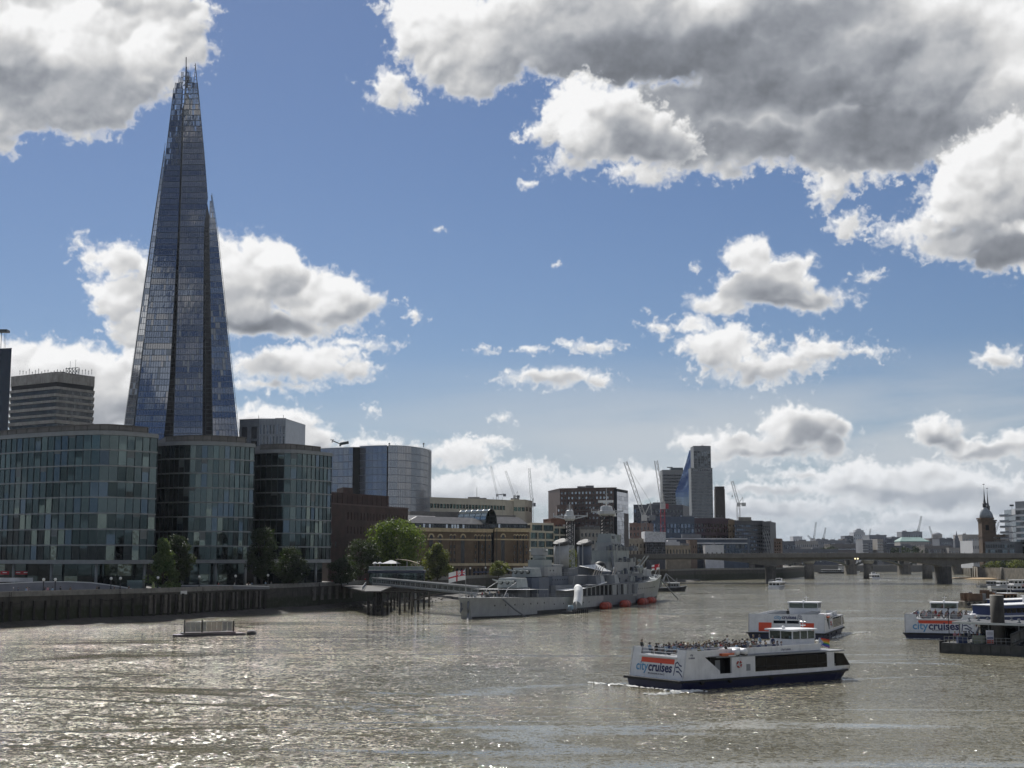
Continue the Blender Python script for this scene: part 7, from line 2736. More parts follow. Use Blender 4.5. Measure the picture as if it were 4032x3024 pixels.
	ms = MB().tube((w1, 0, zt + .14), (w1, 0, zt + 1.3), .05).tube((w1 - .5, 0, zt + .5), (w1 + .5, 0, zt + .5), .08).tube((w1, -.5, zt + 1.0), (w1, .5, zt + 1.0), .03)
	MB().ball((w0 + .5, 0, zt + .3), .25).build('radar_dome', [B_top], whm, True)
	ms.build('aerial_mast', [B_stl], whm)
	# life rafts in white canisters, orange float
	for k, x in enumerate((L * .30, L * .345)):
		cn = MB().lathe((x, -(h - .55), zr + .62), [(.05, -.62), (.34, -.58), (.42, -.4), (.42, .4), (.34, .58), (.05, .62)], 12, 0, Matrix.Rotation(math.pi / 2, 4, 'X'))
		c = cn.build('life_raft', [B_top], o, True)
		MB().box((x - .3, -(h - .55) - .5, zr + .16), (x + .3, -(h - .55) + .5, zr + .30)).build('cradle', [B_blk], c)
	MB().box((L * .22, -h + .15, zr + .2), (L * .285, -h + 1.2, zr + .52)).build('float_board', [mat('float_orange', (.55, .14, .06), .6)], o)
	MB().box((L * .26, -h + 1.3, zr + .25), (L * .36, -h + 2.3, zr + 1.05)).build('raft_box', [B_top], o)
	MB().prism([(s0 - .5, -h + .05), (s0 + .9, -h + .05), (s0 + .9, -h + 1.2), (s0 - .5, -h + 1.2)], zr + .17, zr + .30).build('step_plate', [B_top], o)
	st_ = MB().tube((L * .93, 0, zr - .3), (L * .95, 0, zr + 1.5), .04)
	st_.build('flag_staff', [B_stl], o)
	return o


def bplace(corner, theta, B):
	"""origin on the centre line from the near stern corner"""
	n = Vector((-math.sin(theta), math.cos(theta), 0))
	return corner + n * (B / 2)


TH1 = R(35)
c1 = onz(2686, 2722)
L1, B1_ = 31.0, 10.2
O1 = bplace(c1, TH1, B1_)
cruise_boat('nearest white and navy sightseeing boat, its open top deck full of people', O1, TH1, L1, B1_, 'near', 'MILLENNIUM OF PEACE')
TH2 = math.atan2(.93, .36)
c2 = onz(3248, 2519)
L2, B2_ = 30.0, 15.0
O2 = bplace(c2, TH2, B2_)
cruise_boat('white sightseeing boat seen from its broad stern with two orange panels', O2, TH2, L2, B2_, 'far', 'MILLENNIUM OF LONDON')
TH3 = math.atan2(.94, .34)
B3_ = 13.2
L3 = 30.0
O3 = onz(3562, 2515) + Vector((math.sin(TH3), -math.cos(TH3), 0)) * (B3_ / 2)
cruise_boat('white sightseeing boat partly hidden by the dark floating pier', O3, TH3, L3, B3_, 'near', 'MILLENNIUM CITY')


def rainbow(u, v):
	if u < .38 - abs(v - .5) * .5:
		return 6
	return min(5, int(v * 6))


TB = Matrix.Translation(O1) @ Matrix.Rotation(TH1, 4, 'Z')
fl = [mat('rb_red', (.55, .03, .03), .7), mat('rb_orange', (.65, .20, .03), .7), mat('rb_yellow', (.65, .50, .05), .7), mat('rb_green', (.05, .28, .08), .7), mat('rb_blue', (.04, .09, .40), .7), mat('rb_violet', (.20, .05, .28), .7), mat('rb_pale', (.40, .45, .60), .7)]
wavy_flag('rainbow_flag', 'small rainbow striped flag at the bow of the nearest boat', TB @ Vector((L1 * .95, 0, 5.1)), (.9, .45, 0), 1.9, 1.1, rainbow, fl, .15, .35)

# ------------------------------------------------------------------ foam of the wakes
M_foam = mat('wake_foam', (.62, .62, .58), .7, var=.15, vs=1.5)


def foam(label, pts, w, seed, n=150):
	"""broken flecks of foam strewn along a line on the water"""
	rg = random.Random(seed)
	mb = MB()
	P = [Vector(p) for p in pts]
	for k in range(n):
		u = rg.random() ** 1.2 * (len(P) - 1.001)
		i = int(u)
		a = P[i].lerp(P[i + 1], u - i)
		t = (P[i + 1] - P[i]).normalized()
		nrm = Vector((-t.y, t.x, 0))
		ww = w[0] + (w[1] - w[0]) * u / (len(P) - 1)
		c = a + nrm * rg.gauss(0, ww * .45)
		r = rg.uniform(.05, .24) * (1 + .3 * ww)
		q = []
		m = rg.randint(5, 8)
		for j in range(m):
			an = 2 * math.pi * j / m
			rr = r * rg.uniform(.5, 1.3)
			q.append(c + t * (rr * 2.0 * math.cos(an)) + nrm * (rr * .8 * math.sin(an)) + Vector((0, 0, .02 + .10 * rg.random())))
		ctr = c + Vector((0, 0, .12 + .1 * rg.random()))
		for j in range(m):
			mb.poly([q[j], q[(j + 1) % m], ctr])
	o = mb.build('foam', [M_foam])
	o['kind'] = 'stuff'
	o['label'] = label
	o['category'] = 'foam'


def lb(O, th, x, y):
	return O + Vector((math.cos(th) * x - math.sin(th) * y, math.sin(th) * x + math.cos(th) * y, 0))


foam('white foam churned up at the stern corner of the nearest boat', [lb(O1, TH1, -.8, -B1_ / 2 - .2), lb(O1, TH1, 2.0, -B1_ / 2 - .9), lb(O1, TH1, -6, -B1_ / 2 - 1.2)], (.7, 1.6), 1, 150)
foam('thin foam along the stern of the nearest boat', [lb(O1, TH1, -.9, -B1_ / 2), lb(O1, TH1, -1.0, B1_ / 2), lb(O1, TH1, -2.5, B1_ / 2 + 5)], (.5, 1.0), 2, 70)
foam('foam beside the flank of the second boat', [lb(O2, TH2, 4, -B2_ / 2 - .8), lb(O2, TH2, 22, -B2_ / 2 - 1.4), lb(O2, TH2, 30, -B2_ / 2 - 4)], (.8, 2.4), 3, 150)
foam('foam flecks behind the second boat', [lb(O2, TH2, -1, -B2_ / 2), lb(O2, TH2, -9, -B2_ / 2 + 3), lb(O2, TH2, -16, 0)], (1.5, 3.5), 4, 90)
foam('foam along the waterline of the boat by the floating pier', [lb(O3, TH3, -.8, B3_ / 2), lb(O3, TH3, -1.0, 0)], (.4, .5), 5, 50)


# ------------------------------------------------------------------ generic river craft
def river_boat(name, label, loc, rz, L, B, hull_m, cab, hull_h=1.2, decks=1, cab_m=None, roof_m=None, group=None, open_top=False, bow=1.0):
	o = thing(name, label, 'boat', loc, rz, group)
	st = [(0, .86), (L * .12, .97), (L * .6, 1.0), (L * .8, .8), (L * .92, .45), (L, .06)]
	mb = MB()
	mb.loft([[(s - 1.2 * (s / L) ** 4, -B / 2 * f * .85, -.6), (s, -B / 2 * f, hull_h + bow * (s / L) ** 3), (s, B / 2 * f, hull_h + bow * (s / L) ** 3), (s - 1.2 * (s / L) ** 4, B / 2 * f * .85, -.6)] for s, f in st])
	mb.build('hull', [hull_m], o)
	rb = MB()
	for sd in (-1, 1):
		q = [(s, sd * (B / 2 * f + .06), hull_h + bow * (s / L) ** 3) for s, f in st]
		for a, b in zip(q[:-1], q[1:]):
			rb.beam(a, b, .2)
	rb.build('gunwale', [B_blk if hull_m != B_blk else B_gry], o)
	cab_m = cab_m or B_wht
	z = hull_h + .02
	for d in range(decks):
		x0, x1, hh = L * (cab[0] + .03 * d), L * (cab[1] - .06 * d), 2.2
		bb = B / 2 * (.86 - .06 * d)
		cb = MB().prism([(x0, -bb), (x1, -bb), (x1 + .8, -bb * .6), (x1 + .8, bb * .6), (x1, bb), (x0, bb)], z, z + hh)
		c = cb.build('cabin', [cab_m], o)
		n = max(3, int((x1 - x0) / 1.8))
		for sd in (-1, 1):
			for k in range(n):
				xa = x0 + (x1 - x0) * (k + .5) / n
				piece('window', B_gls, o, (xa, sd * bb, z + hh * .58), ((x1 - x0) / n * .72, .1, hh * .42))
		for k in range(3):
			piece('window', B_gls, o, (x0, bb * (-.62 + .62 * k), z + hh * .58), (.1, bb * .5, hh * .42))
		MB().prism([(x0 - .4, -bb - .15), (x1 + .5, -bb - .1), (x1 + 1.0, -bb * .6), (x1 + 1.0, bb * .6), (x1 + .5, bb + .1), (x0 - .4, bb + .15)], z + hh + .003, z + hh + .16).build('roof', [roof_m or B_top], o)
		z += hh + .16
	if open_top:
		r = MB()
		x0, x1, bb = L * cab[0], L * cab[1], B / 2 * .8
		for sd in (-1, 1):
			r.beam((x0, sd * bb, z + .9), (x1, sd * bb, z + .9), .08)
			for k in range(7):
				x = x0 + (x1 - x0) * k / 6
				r.beam((x, sd * bb, z), (x, sd * bb, z + .9), .06)
		r.beam((x0, -bb, z + .9), (x0, bb, z + .9), .08)
		r.build('rail', [B_stl], o)
		piece('wheelhouse', B_wht, o, (x1 - 1, 0, z + .8), (2.2, bb * 1.1, 1.6))
		piece('wheelhouse_window', B_gls, o, (x1 - 2.12, 0, z + 1.1), (.06, bb * .9, .6))
	MB().tube((L * cab[1], 0, z), (L * cab[1], 0, z + 2.2), .06).build('mast', [B_stl], o)
	return o


p = onz(3078, 2322)
river_boat('tour_boat', 'small white double deck tour boat midstream before the road bridge', (p.x - 4, p.y, 0), R(68), 19, 6.6, B_wht, (.12, .8), 1.3, 1, open_top=True)
foam('foam round the small tour boat midstream', [(p.x - 8, p.y - 2, 0), (p.x + 2, p.y - 3, 0), (p.x + 9, p.y + 2, 0)], (.6, 1.4), 6, 80)
p = onz(3447, 2283)
river_boat('tour_boat', 'white launch under the road bridge trailing a broad white wake', (p.x, p.y - 2, 0), R(84), 16, 6.4, B_wht, (.12, .8), 1.2, 1, open_top=True)
foam('broad white wake of the launch under the road bridge', [(p.x - 14, p.y - 14, 0), (p.x, p.y - 5, 0), (p.x + 12, p.y - 12, 0)], (1.6, 2.2), 7, 260)
p = onz(3292, 2256)
river_boat('tour_boat', 'white passenger boat moored far behind between the bridge piers', (p.x, p.y, 0), R(4), 24, 6, B_wht, (.1, .75), 1.2, 2)
p = onz(3222, 2258)
river_boat('moored_barge', 'dark moored barge with pale humps between the bridge piers', (p.x, p.y, 0), R(2), 36, 7, B_blk, (.1, .6), 1.4, 1, cab_m=B_gry)
# tug and barge off the warship bow
p = onz(2566, 2329)
o = river_boat('work_barge', 'dark work barge with an A frame derrick moored off the warship bow', (p.x, p.y, 0), R(12), 17, 5.5, B_blk, (.5, .72), 1.6, 1, cab_m=B_gry)
ac = MB()
for a, b in (((4, -2, 1.6), (7, 0, 8.2)), ((9, -2, 1.6), (7, 0, 8.2)), ((4, 2, 1.6), (7, 0, 8.2)), ((7, 0, 8.2), (13.5, 0, 3.0)), ((5, -1.2, 4.2), (8.6, -1.2, 4.2))):
	ac.beam(a, b, .28)
ac.build('derrick', [B_gry], o)
for x, h_ in ((.4, 9.5), (2.0, 9.0), (3.4, 8.4)):
	q = p + Vector((x + .5, 4.5, 0))
	t = tag(MB().tube((q.x, q.y, -1), (q.x, q.y, h_ + 1), .42, .4, 10).build('mooring_pile', [MATS['wet_timber']], None, True), ('leftmost' if x < 1 else 'middle' if x < 3 else 'rightmost') + ' of three tall timber mooring piles beside the work barge', 'pile', 'timber mooring piles')

# ------------------------------------------------------------------ right side: moored craft and the floating pier
p = onz(3775, 2392)
o = river_boat('cargo_barge', 'rust streaked barge loaded with brown machinery behind the pile', (p.x, p.y, 0), R(20), 26, 7, mat('barge_side', (.30, .27, .23), .8, var=.4, vs=.8, streak=.6), (.62, .78), 2.0, 1, cab_m=mat('rusty_cabin', (.20, .12, .07), .8, var=.3))
cg = MB()
rg = random.Random(31)
for k in range(16):
	x, y = rg.uniform(2, 15), rg.uniform(-2.4, 2.4)
	w, h_ = rg.uniform(.6, 2.2), rg.uniform(.8, 3.4)
	cg.box((x, y - w / 2, 2.0), (x + w, y + w / 2, 2.0 + h_), rg.choice([0, 0, 1, 2]))
cg.build('cargo', [mat('cargo_rust', (.13, .08, .05), .85, var=.35), mat('cargo_orange', (.32, .14, .05), .7), B_gry], o, kind='stuff')
for k in range(5):
	MB().tube((1 + k * 2.2, -3.6, 1.2), (1 + k * 2.2, -3.85, 1.2), .6, None, 10).build('tyre_fender', [B_blk], o)
MB().beam((19, 0, 2), (19, 0, 9), .18).build('signal_mast', [B_gry], o)
for k, (px, py, L_, B_, rzd, hm, lab) in enumerate(((3852, 2314, 16, 4.5, 10, B_gry, 'grey workboat at the left end of the moored row on the right'), (3895, 2316, 14, 4.5, 8, B_wht, 'workboat with a pale canopy in the moored row on the right'),
											(3915, 2331, 22, 6, 6, B_blk, 'dark lighter with tyres in front of the moored row'), (3940, 2308, 22, 6, 5, B_blk, 'dark barge with a low cabin behind the moored row'))):
	p = onz(px, py)
	river_boat('moored_boat', lab, (p.x, p.y, 0), R(rzd), L_, B_, hm, (.35, .7), 1.1, 1, cab_m=(B_gry, B_top, B_gry, B_blk)[k])
p = onz(3974, 2331)
o = river_boat('house_boat', 'white floating office with red lettering moored at the right edge', (p.x, p.y, 0), R(3), 24, 7, B_nvy, (.02, .9), .8, 2, cab_m=B_wht)
me = text_mesh('UBER BOAT', 1.5, mat('red_letters', (.55, .08, .05), .6), .01, .03)
t = put('lettering', me, o)
t.matrix_local = Matrix.Translation((8.5, -3.06, 3.0)) @ Matrix.Rotation(math.pi / 2, 4, 'X')


def clipper(label, loc, rz, L=34, B=8.5):
	o = thing('fast_ferry', label, 'ferry', loc, rz, 'blue fast ferries at the pier')
	bl = mat('ferry_blue', (.022, .040, .13), .35, var=.08)
	st = [(0, .95), (L * .5, 1), (L * .8, .9), (L * .93, .6), (L, .25)]
	MB().loft([[(s - 2 * (s / L) ** 4, -B / 2 * f * .9, -.5), (s, -B / 2 * f, 1.9 + .9 * (s / L) ** 3), (s, B / 2 * f, 1.9 + .9 * (s / L) ** 3), (s - 2 * (s / L) ** 4, B / 2 * f * .9, -.5)] for s, f in st]).build('hull', [bl], o)
	MB().loft([[(s, -B / 2 * f - .03, 1.92), (s, -B / 2 * f - .03, 2.25), (s, B / 2 * f + .03, 2.25), (s, B / 2 * f + .03, 1.92)] for s, f in st[:3]]).build('white_band', [B_top], o)
	MB().loft([[(x, -w, 2.26), (x, -w * .92, zt), (x, w * .92, zt), (x, w, 2.26)] for x, w, zt in ((1, B * .47, 4.4), (L * .6, B * .47, 4.7), (L * .80, B * .40, 4.2), (L * .9, B * .25, 2.9))]).build('cabin', [bl], o)
	for sd in (-1, 1):
		n = 12
		for k in range(n):
			piece('window', B_gls, o, (2 + L * .62 * (k + .5) / n, sd * B * .462, 3.35), (L * .62 / n * .85, .12, 1.1))
	MB().loft([[(x, -B * .44, z), (x, B * .44, z), (x, B * .44, z + .18), (x, -B * .44, z + .18)] for x, z in ((.5, 4.45), (L * .62, 4.75))]).build('roof', [B_top], o)
	MB().prism([(L * .46, -1.7), (L * .6, -1.7), (L * .63, -1.0), (L * .63, 1.0), (L * .6, 1.7), (L * .46, 1.7)], 4.9, 6.4).build('bridge_cabin', [B_wht], o)
	for sd in (-1, 1):
		piece('window', B_gls, o, (L * .53, sd * 1.72, 5.8), (L * .11, .08, .7))
	MB().prism([(L * .45, -1.9), (L * .62, -1.9), (L * .62, 1.9), (L * .45, 1.9)], 6.41, 6.6).build('bridge_roof', [B_top], o)
	MB().tube((L * .5, 0, 6.6), (L * .48, 0, 8.6), .09).build('mast', [B_stl], o)
	return o


p = onz(3868, 2465)
clipper('blue fast ferry moored behind the floating pier roof, nearer one', (p.x + 2, p.y + 6, 0), R(28))
p = onz(3925, 2436)
clipper('blue fast ferry farther behind with a white wheelhouse roof', (p.x + 3, p.y + 10, 0), R(24))


def floating_pier():
	o = thing('floating_pier', 'dark floating pier with a flat canopy roof at the right picture edge', 'pier', (*onz(3705, 2573).to_2d(), 0), world=True)
	A_, B_ = onz(3706, 2571), onz(3962, 2583)
	t = (B_ - A_).normalized()
	n = Vector((-t.y, t.x, 0))
	con = mat('pontoon_steel', (.065, .065, .062), .75, var=.3, vs=.8, streak=.6)
	C_ = B_ + t * 40
	MB().prism([A_.to_2d(), C_.to_2d(), (C_ + n * 13).to_2d(), (A_ + n * 13).to_2d()], -.6, 1.7).build('pontoon', [con], o)
	for k in range(7):
		q = A_ + t * (1.0 + k * 1.65)
		piece('pontoon_panel', con, o, (q.x, q.y - .06, .95), (1.45, .12, 1.2), math.atan2(t.y, t.x))
	fd = MB()
	for k in range(3):
		q = A_ + n * (.5 + k * 1.0)
		fd.beam((q.x - .25, q.y, -.3), (q.x - .25, q.y, 2.0), .4)
	fd.build('corner_fender', [B_blk], o, kind='stuff')
	# roof with pale edge on steel posts
	z = 5.05
	ra = onz(3752, 2571).lerp(onz(3752, 2571), 1) + n * .5
	ring = [ra, ra + t * 44, ra + t * 44 + n * 12, ra + n * 12 - t * 1.0]
	MB().prism([q.to_2d() for q in ring], z, z + .10).build('roof', [mat('pier_roof', (.055, .058, .06), .6, var=.2, vs=.5)], o)
	ed = MB()
	for a, b in zip(ring, ring[1:] + ring[:1]):
		ed.beam((a.x, a.y, z - .08), (b.x, b.y, z - .08), .34, .34)
	ed.build('roof_edge', [mat('pale_fascia', (.50, .52, .51), .5, var=.1)], o)
	for i in range(6):
		for j in range(3):
			q = ra + t * (2 + i * 4.2) + n * (2 + j * 4)
			MB().lathe((q.x, q.y, z + .1), [(.32, 0), (.3, .18), (.12, .22), (.12, .5), (.3, .55), (.25, .7)], 8).build('roof_vent', [B_gry], o)
	for i in range(6):
		for d in (1.2, 11):
			q = ra + t * (.6 + i * 5) + n * d
			MB().tube((q.x, q.y, 1.7), (q.x, q.y, z - .2), .12, None, 8).build('post', [B_gry], o)
	# waiting room behind, glazed and dark
	q0 = ra + t * 3.2 + n * 3.6
	MB().prism([q0.to_2d(), (q0 + t * 36).to_2d(), (q0 + t * 36 + n * 5).to_2d(), (q0 + n * 5).to_2d()], 1.7, z - .26).build('waiting_room', [mat('dark_cabin', (.018, .018, .018), .5, var=.2)], o)
	for k in range(14):
		q = q0 + t * (1.2 + k * 2.0) - n * .05
		piece('window', M_dkwin, o, (q.x, q.y, 3.3), (1.6, .08, 2.0), math.atan2(t.y, t.x))
	rl = MB()
	for k in range(16):
		q = A_ + t * (.4 + k * .8) + n * .5
		rl.beam((q.x, q.y, 1.7), (q.x, q.y, 2.75), .06)
	for zz in (2.75, 2.25):
		a, b = A_ + t * .4 + n * .5, A_ + t * 12.4 + n * .5
		rl.beam((a.x, a.y, zz), (b.x, b.y, zz), .06)
	rl.build('rail', [B_gry], o, kind='stuff')
	q = A_ + t * 1.0 + n * 1.2
	MB().tube((q.x, q.y, 1.7), (q.x, q.y, 7.2), .07).ball((q.x, q.y, 7.3), .2).build('lamp_post', [B_blk], o)
	# sloping gangway on the right
	g0 = B_ + t * 1.0 - n * .2
	g1 = g0 + Vector((22, 6, 7.5))
	gm = MB()
	for dz, w in ((1.8, .35), (3.4, .30)):
		gm.beam((g0.x, g0.y, dz), (g1.x, g1.y, g1.z + dz), w)
	for k in range(14):
		u = k / 13
		c = g0.lerp(g1, u)
		gm.beam((c.x, c.y, g1.z * u + 1.8), (c.x, c.y, g1.z * u + 3.4), .14)
	gm.build('gangway', [con], o)
	MB().loft([[(c.x, c.y + .2, zz), (c.x, c.y + .2, zz + 1.35), (c.x, c.y + .3, zz + 1.35), (c.x, c.y + .3, zz)] for c, zz in ((g0, 1.95), (g1, 9.4))]).build('gangway_panel', [mat('gangway_mesh', (.14, .14, .135), .7, var=.2)], o)
	# things standing on the pier, each on its own
	def on(px, dn, nm, label, cat, size, m, z0=1.7):
		kx = (px - 2016) / F
		s = (kx * A_.y - A_.x) / (t.x - kx * t.y)
		q = A_ + t * s + n * dn
		return q
	q = on(3748, 1.4, '', '', '', 0, 0)
	b = piece('storage_chest', mat('chest_blue', (.03, .05, .13), .6, var=.1), None, (q.x, q.y, 2.25), (1.6, .9, 1.1), .04)
	tag(b, 'blue storage chest standing on the left end of the floating pier', 'chest')
	piece('lid', B_blk, b, (0, 0, .53), (1.05, 1.08, .08))
	q = on(3812, 1.5, '', '', '', 0, 0)
	b = tag(MB().box((-.9, -.5, 0), (.9, .5, 1.25)).box((-.95, -.55, 1.25), (.95, .55, 1.33)).build('tank', [mat('tank_sage', (.24, .26, .20), .6, var=.15)]), 'grey green tank with a flat lid on the floating pier', 'tank')
	b.location = (q.x, q.y, 1.7)
	q = on(3858, 1.3, '', '', '', 0, 0)
	b = thing('poster_board', 'tall white and red poster board standing on the floating pier', 'poster', (q.x, q.y, 1.7))
	MB().box((-.62, -.05, .05), (.62, .05, 2.25)).build('board', [mat('poster_white', (.62, .62, .68), .5, var=.08)], b)
	MB().box((-.56, -.062, .1), (.56, -.052, .72)).build('red_print', [mat('poster_red', (.50, .12, .09), .5, var=.3, vs=2.)], b)
	MB().box((-.5, -.062, .85), (.5, -.052, 1.15)).build('blue_print', [mat('poster_blue', (.12, .14, .30), .5, var=.3, vs=2.)], b)
	for k in range(3):
		MB().box((-.5, -.062, 1.5 + k * .2), (.5, -.052, 1.56 + k * .2)).build('print_line', [T_gry], b)
	# big mooring pile in front
	q = onz(3934, 2577)
	b = thing('mooring_pile', 'thick round mooring pile with a pale worn top at the pier', 'pile', (q.x, q.y, 0))
	MB().tube((0, 0, -1), (0, 0, 9.6), 1.10, 1.10, 24).build('shaft', [mat('pile_stained', (.055, .050, .042), .8, var=.35, vs=.6, streak=.7)], b, True)
	MB().tube((0, 0, 9.605), (0, 0, 9.68), 1.12, 1.06, 24).build('cap', [mat('pile_cap', (.42, .39, .33), .8, var=.2, vs=1.5)], b)


floating_pier()

# small pontoon moored off the left bank
a, b = onz(680, 2508), onz(968, 2500)
t = (b - a).normalized()
o = thing('mooring_pontoon', 'low dark pontoon with glazed screens moored off the left bank', 'pontoon', (a.x, a.y, 0), math.atan2(t.y, t.x))
Lp = (b - a).length
MB().prism([(0, 0), (.5, -1.2), (Lp * .95, -1.0), (Lp, 0), (Lp * .95, 2.0), (.5, 2.0)], -.2, .45).build('float_deck', [B_blk], o)
MB().prism([(2, -.6), (Lp * .85, -.5), (Lp * .85, 1.6), (2, 1.6)], .453, .75).build('raised_deck', [mat('pontoon_deck', (.06, .06, .058), .8)], o)
sg = [mat('screen_glass', (.30, .30, .29), .3, var=.2, vs=.6, alpha=.65), mat('screen_poster', (.46, .40, .32), .6, var=.15, alpha=1.0)]
for k in range(9):
	x = 2.6 + k * (Lp * .82 - 2.6) / 9
	MB().box((x, .2, .95), (x + (Lp * .82 - 2.6) / 9 - .15, .28, 2.75)).build('screen_panel', [sg[1 if k in (4, 5, 6) else 0]], o)
for x in (2.4, 6.0, Lp * .83):
	MB().tube((x, .2, .45), (x, .2, 3.3 if x < 7 else 2.9), .16).build('post', [B_blk], o)
rl = MB()
rl.beam((2.4, .25, 2.85), (Lp * .83, .25, 2.85), .08).beam((2.4, .25, .9), (Lp * .83, .25, .9), .08)
rl.build('rail', [B_gry], o)
q = a + t * (Lp + 1.2)
tag(MB().lathe((q.x, q.y, .3), [(.1, -.5), (.9, -.3), (1.1, .1), (.8, .5), (.15, .7)], 12).build('mooring_buoy', [B_blk], None, True), 'dark round buoy at the right end of the low pontoon', 'buoy')


# ------------------------------------------------------------------ people
def skin_body(pts, edges, radii, name):
	me = bpy.data.meshes.new(name)
	me.from_pydata(pts, edges, [])
	o = bpy.data.objects.new(name, me)
	C.objects.link(o)
	md = o.modifiers.new('skin', 'SKIN')
	sv = me.skin_vertices[0].data
	for i, r in enumerate(radii):
		sv[i].radius = (r, r) if not isinstance(r, tuple) else r
		sv[i].use_root = (i == 0)
	md.use_smooth_shade = True
	sb = o.modifiers.new('sub', 'SUBSURF')
	sb.levels = sb.render_levels = 1
	dg = bpy.context.evaluated_depsgraph_get()
	out = bpy.data.meshes.new_from_object(o.evaluated_get(dg))
	bpy.data.objects.remove(o)
	return out


def person_mesh(pose):
	# one continuous body: pelvis, spine, neck, head, arms with hands, legs with feet
	if pose == 'stand':
		P = [(0, 0, .95), (0, 0, 1.15), (0, 0, 1.38), (0, 0, 1.50), (.02, 0, 1.60), (.03, 0, 1.72),
			 (0, .19, 1.40), (.02, .25, 1.14), (.10, .24, .92), (.13, .23, .83), (0, -.19, 1.40), (.02, -.25, 1.14), (.08, -.24, .92), (.11, -.23, .83),
			 (0, .10, .90), (.02, .10, .50), (0, .10, .09), (.14, .11, .04), (0, -.10, .90), (.03, -.10, .50), (0, -.10, .09), (.14, -.11, .04)]
	else:
		P = [(0, 0, .50), (-.02, 0, .72), (-.02, 0, .95), (0, 0, 1.07), (.02, 0, 1.17), (.03, 0, 1.28),
			 (-.02, .19, .97), (.06, .25, .73), (.24, .20, .62), (.32, .15, .62), (-.02, -.19, .97), (.06, -.25, .73), (.24, -.20, .62), (.32, -.15, .62),
			 (.04, .10, .48), (.44, .11, .50), (.46, .11, .08), (.60, .11, .04), (.04, -.10, .48), (.44, -.11, .50), (.46, -.11, .08), (.60, -.11, .04)]
	E = [(0, 1), (1, 2), (2, 3), (3, 4), (4, 5), (2, 6), (6, 7), (7, 8), (8, 9), (2, 10), (10, 11), (11, 12), (12, 13), (0, 14), (14, 15), (15, 16), (16, 17), (0, 18), (18, 19), (19, 20), (20, 21)]
	Rr = [(.17, .12), (.16, .115), (.18, .12), .065, .095, .085, .075, .055, .045, .04, .075, .055, .045, .04, .10, .075, .05, .045, .10, .075, .05, .045]
	me = skin_body(P, E, Rr, 'person')
	top, waist = (1.50, .96) if pose == 'stand' else (1.07, .56)
	me.materials.clear()
	for m in (M_skin, M_skin, M_skin):
		me.materials.append(m)
	for p in me.polygons:
		c = p.center
		p.use_smooth = True
		hand = (abs(c.y) > .17 and c.z < .90) if pose == 'stand' else (c.x > .26 and abs(c.y) < .24 and c.z > .56)
		if c.z > top or hand:
			p.material_index = 0
		elif c.z > waist and not (pose == 'sit' and c.x > .16 and abs(c.y) < .17):
			p.material_index = 1
		else:
			p.material_index = 2
	return me


M_skin = mat('skin', (.42, .27, .20), .6, var=0)
BODY = {'stand': person_mesh('stand'), 'sit': person_mesh('sit')}
HAIRM = [mat('hair_dark', (.02, .015, .012), .6, var=0), mat('hair_brown', (.07, .045, .03), .6, var=0), mat('hair_fair', (.28, .21, .12), .6, var=0), mat('cap_white', (.6, .6, .58), .7, var=0)]
hb_ = MB()
hb_.lathe((0, 0, 0), [(.118, -.05), (.125, .02), (.115, .08), (.08, .13), (.02, .15)], 10)
hb_.box((-.13, -.09, -.12), (-.06, .09, .03))
HAIR = [hb_.data('hair', [m], True) for m in HAIRM]
TOPS = [('black', (.02, .02, .022)), ('navy', (.03, .04, .09)), ('red', (.33, .04, .04)), ('white', (.58, .57, .55)), ('grey', (.20, .20, .21)), ('brown', (.16, .10, .07)), ('pink', (.45, .22, .24)), ('pale blue', (.25, .34, .44)), ('olive', (.13, .13, .07))]
TOPM = [mat('cloth_' + n.replace(' ', '_'), c, .85, var=.08, vs=4.) for n, c in TOPS]
LEGM = [TOPM[0], TOPM[1], TOPM[4], TOPM[5]]
PR = random.Random(77)


def person(pose, loc, rz, label, group, top=None, scale=None):
	i = PR.choice([0, 0, 0, 1, 1, 2, 3, 4, 4, 5, 5, 6, 7, 8]) if top is None else top
	o = put('person', BODY[pose], None, loc=loc, rot=(0, 0, rz))
	k = scale or PR.uniform(.92, 1.04)
	o.scale = (k, k, k)
	for s, m in ((0, M_skin), (1, TOPM[i]), (2, PR.choice(LEGM))):
		o.material_slots[s].link = 'OBJECT'
		o.material_slots[s].material = m
	tag(o, label.replace('@', TOPS[i][0]), 'person', group)
	h = put('hair', HAIR[PR.choice([0, 0, 0, 1, 1, 2, 3])], o, loc=(.02, 0, 1.70 if pose == 'stand' else 1.26))
	return o


ROWS = ('first', 'second', 'third', 'fourth', 'fifth', 'sixth', 'seventh', 'eighth', 'ninth', 'tenth', 'eleventh', 'twelfth')


def deck_crowd(O, th, L, B, rows, cols, x0, x1, gap, where, group, zdeck=3.87):
	M = Matrix.Translation(O) @ Matrix.Rotation(th, 4, 'Z')
	for i in range(rows):
		for j in range(cols):
			if PR.random() < gap:
				continue
			x = x0 + (x1 - x0) * i / (rows - 1) + PR.uniform(-.12, .12)
			y = -B * .36 + B * .72 * j / (cols - 1) + PR.uniform(-.15, .15)
			p = M @ Vector((x, y, zdeck - .06 + .02))
			person('sit', p, th + PR.choice([0, 0, 0, .6, -.6, 3.0, -1.4, 1.4]) + PR.uniform(-.3, .3), 'passenger in a @ top, %s row from stern of %s' % (ROWS[i], where), group)


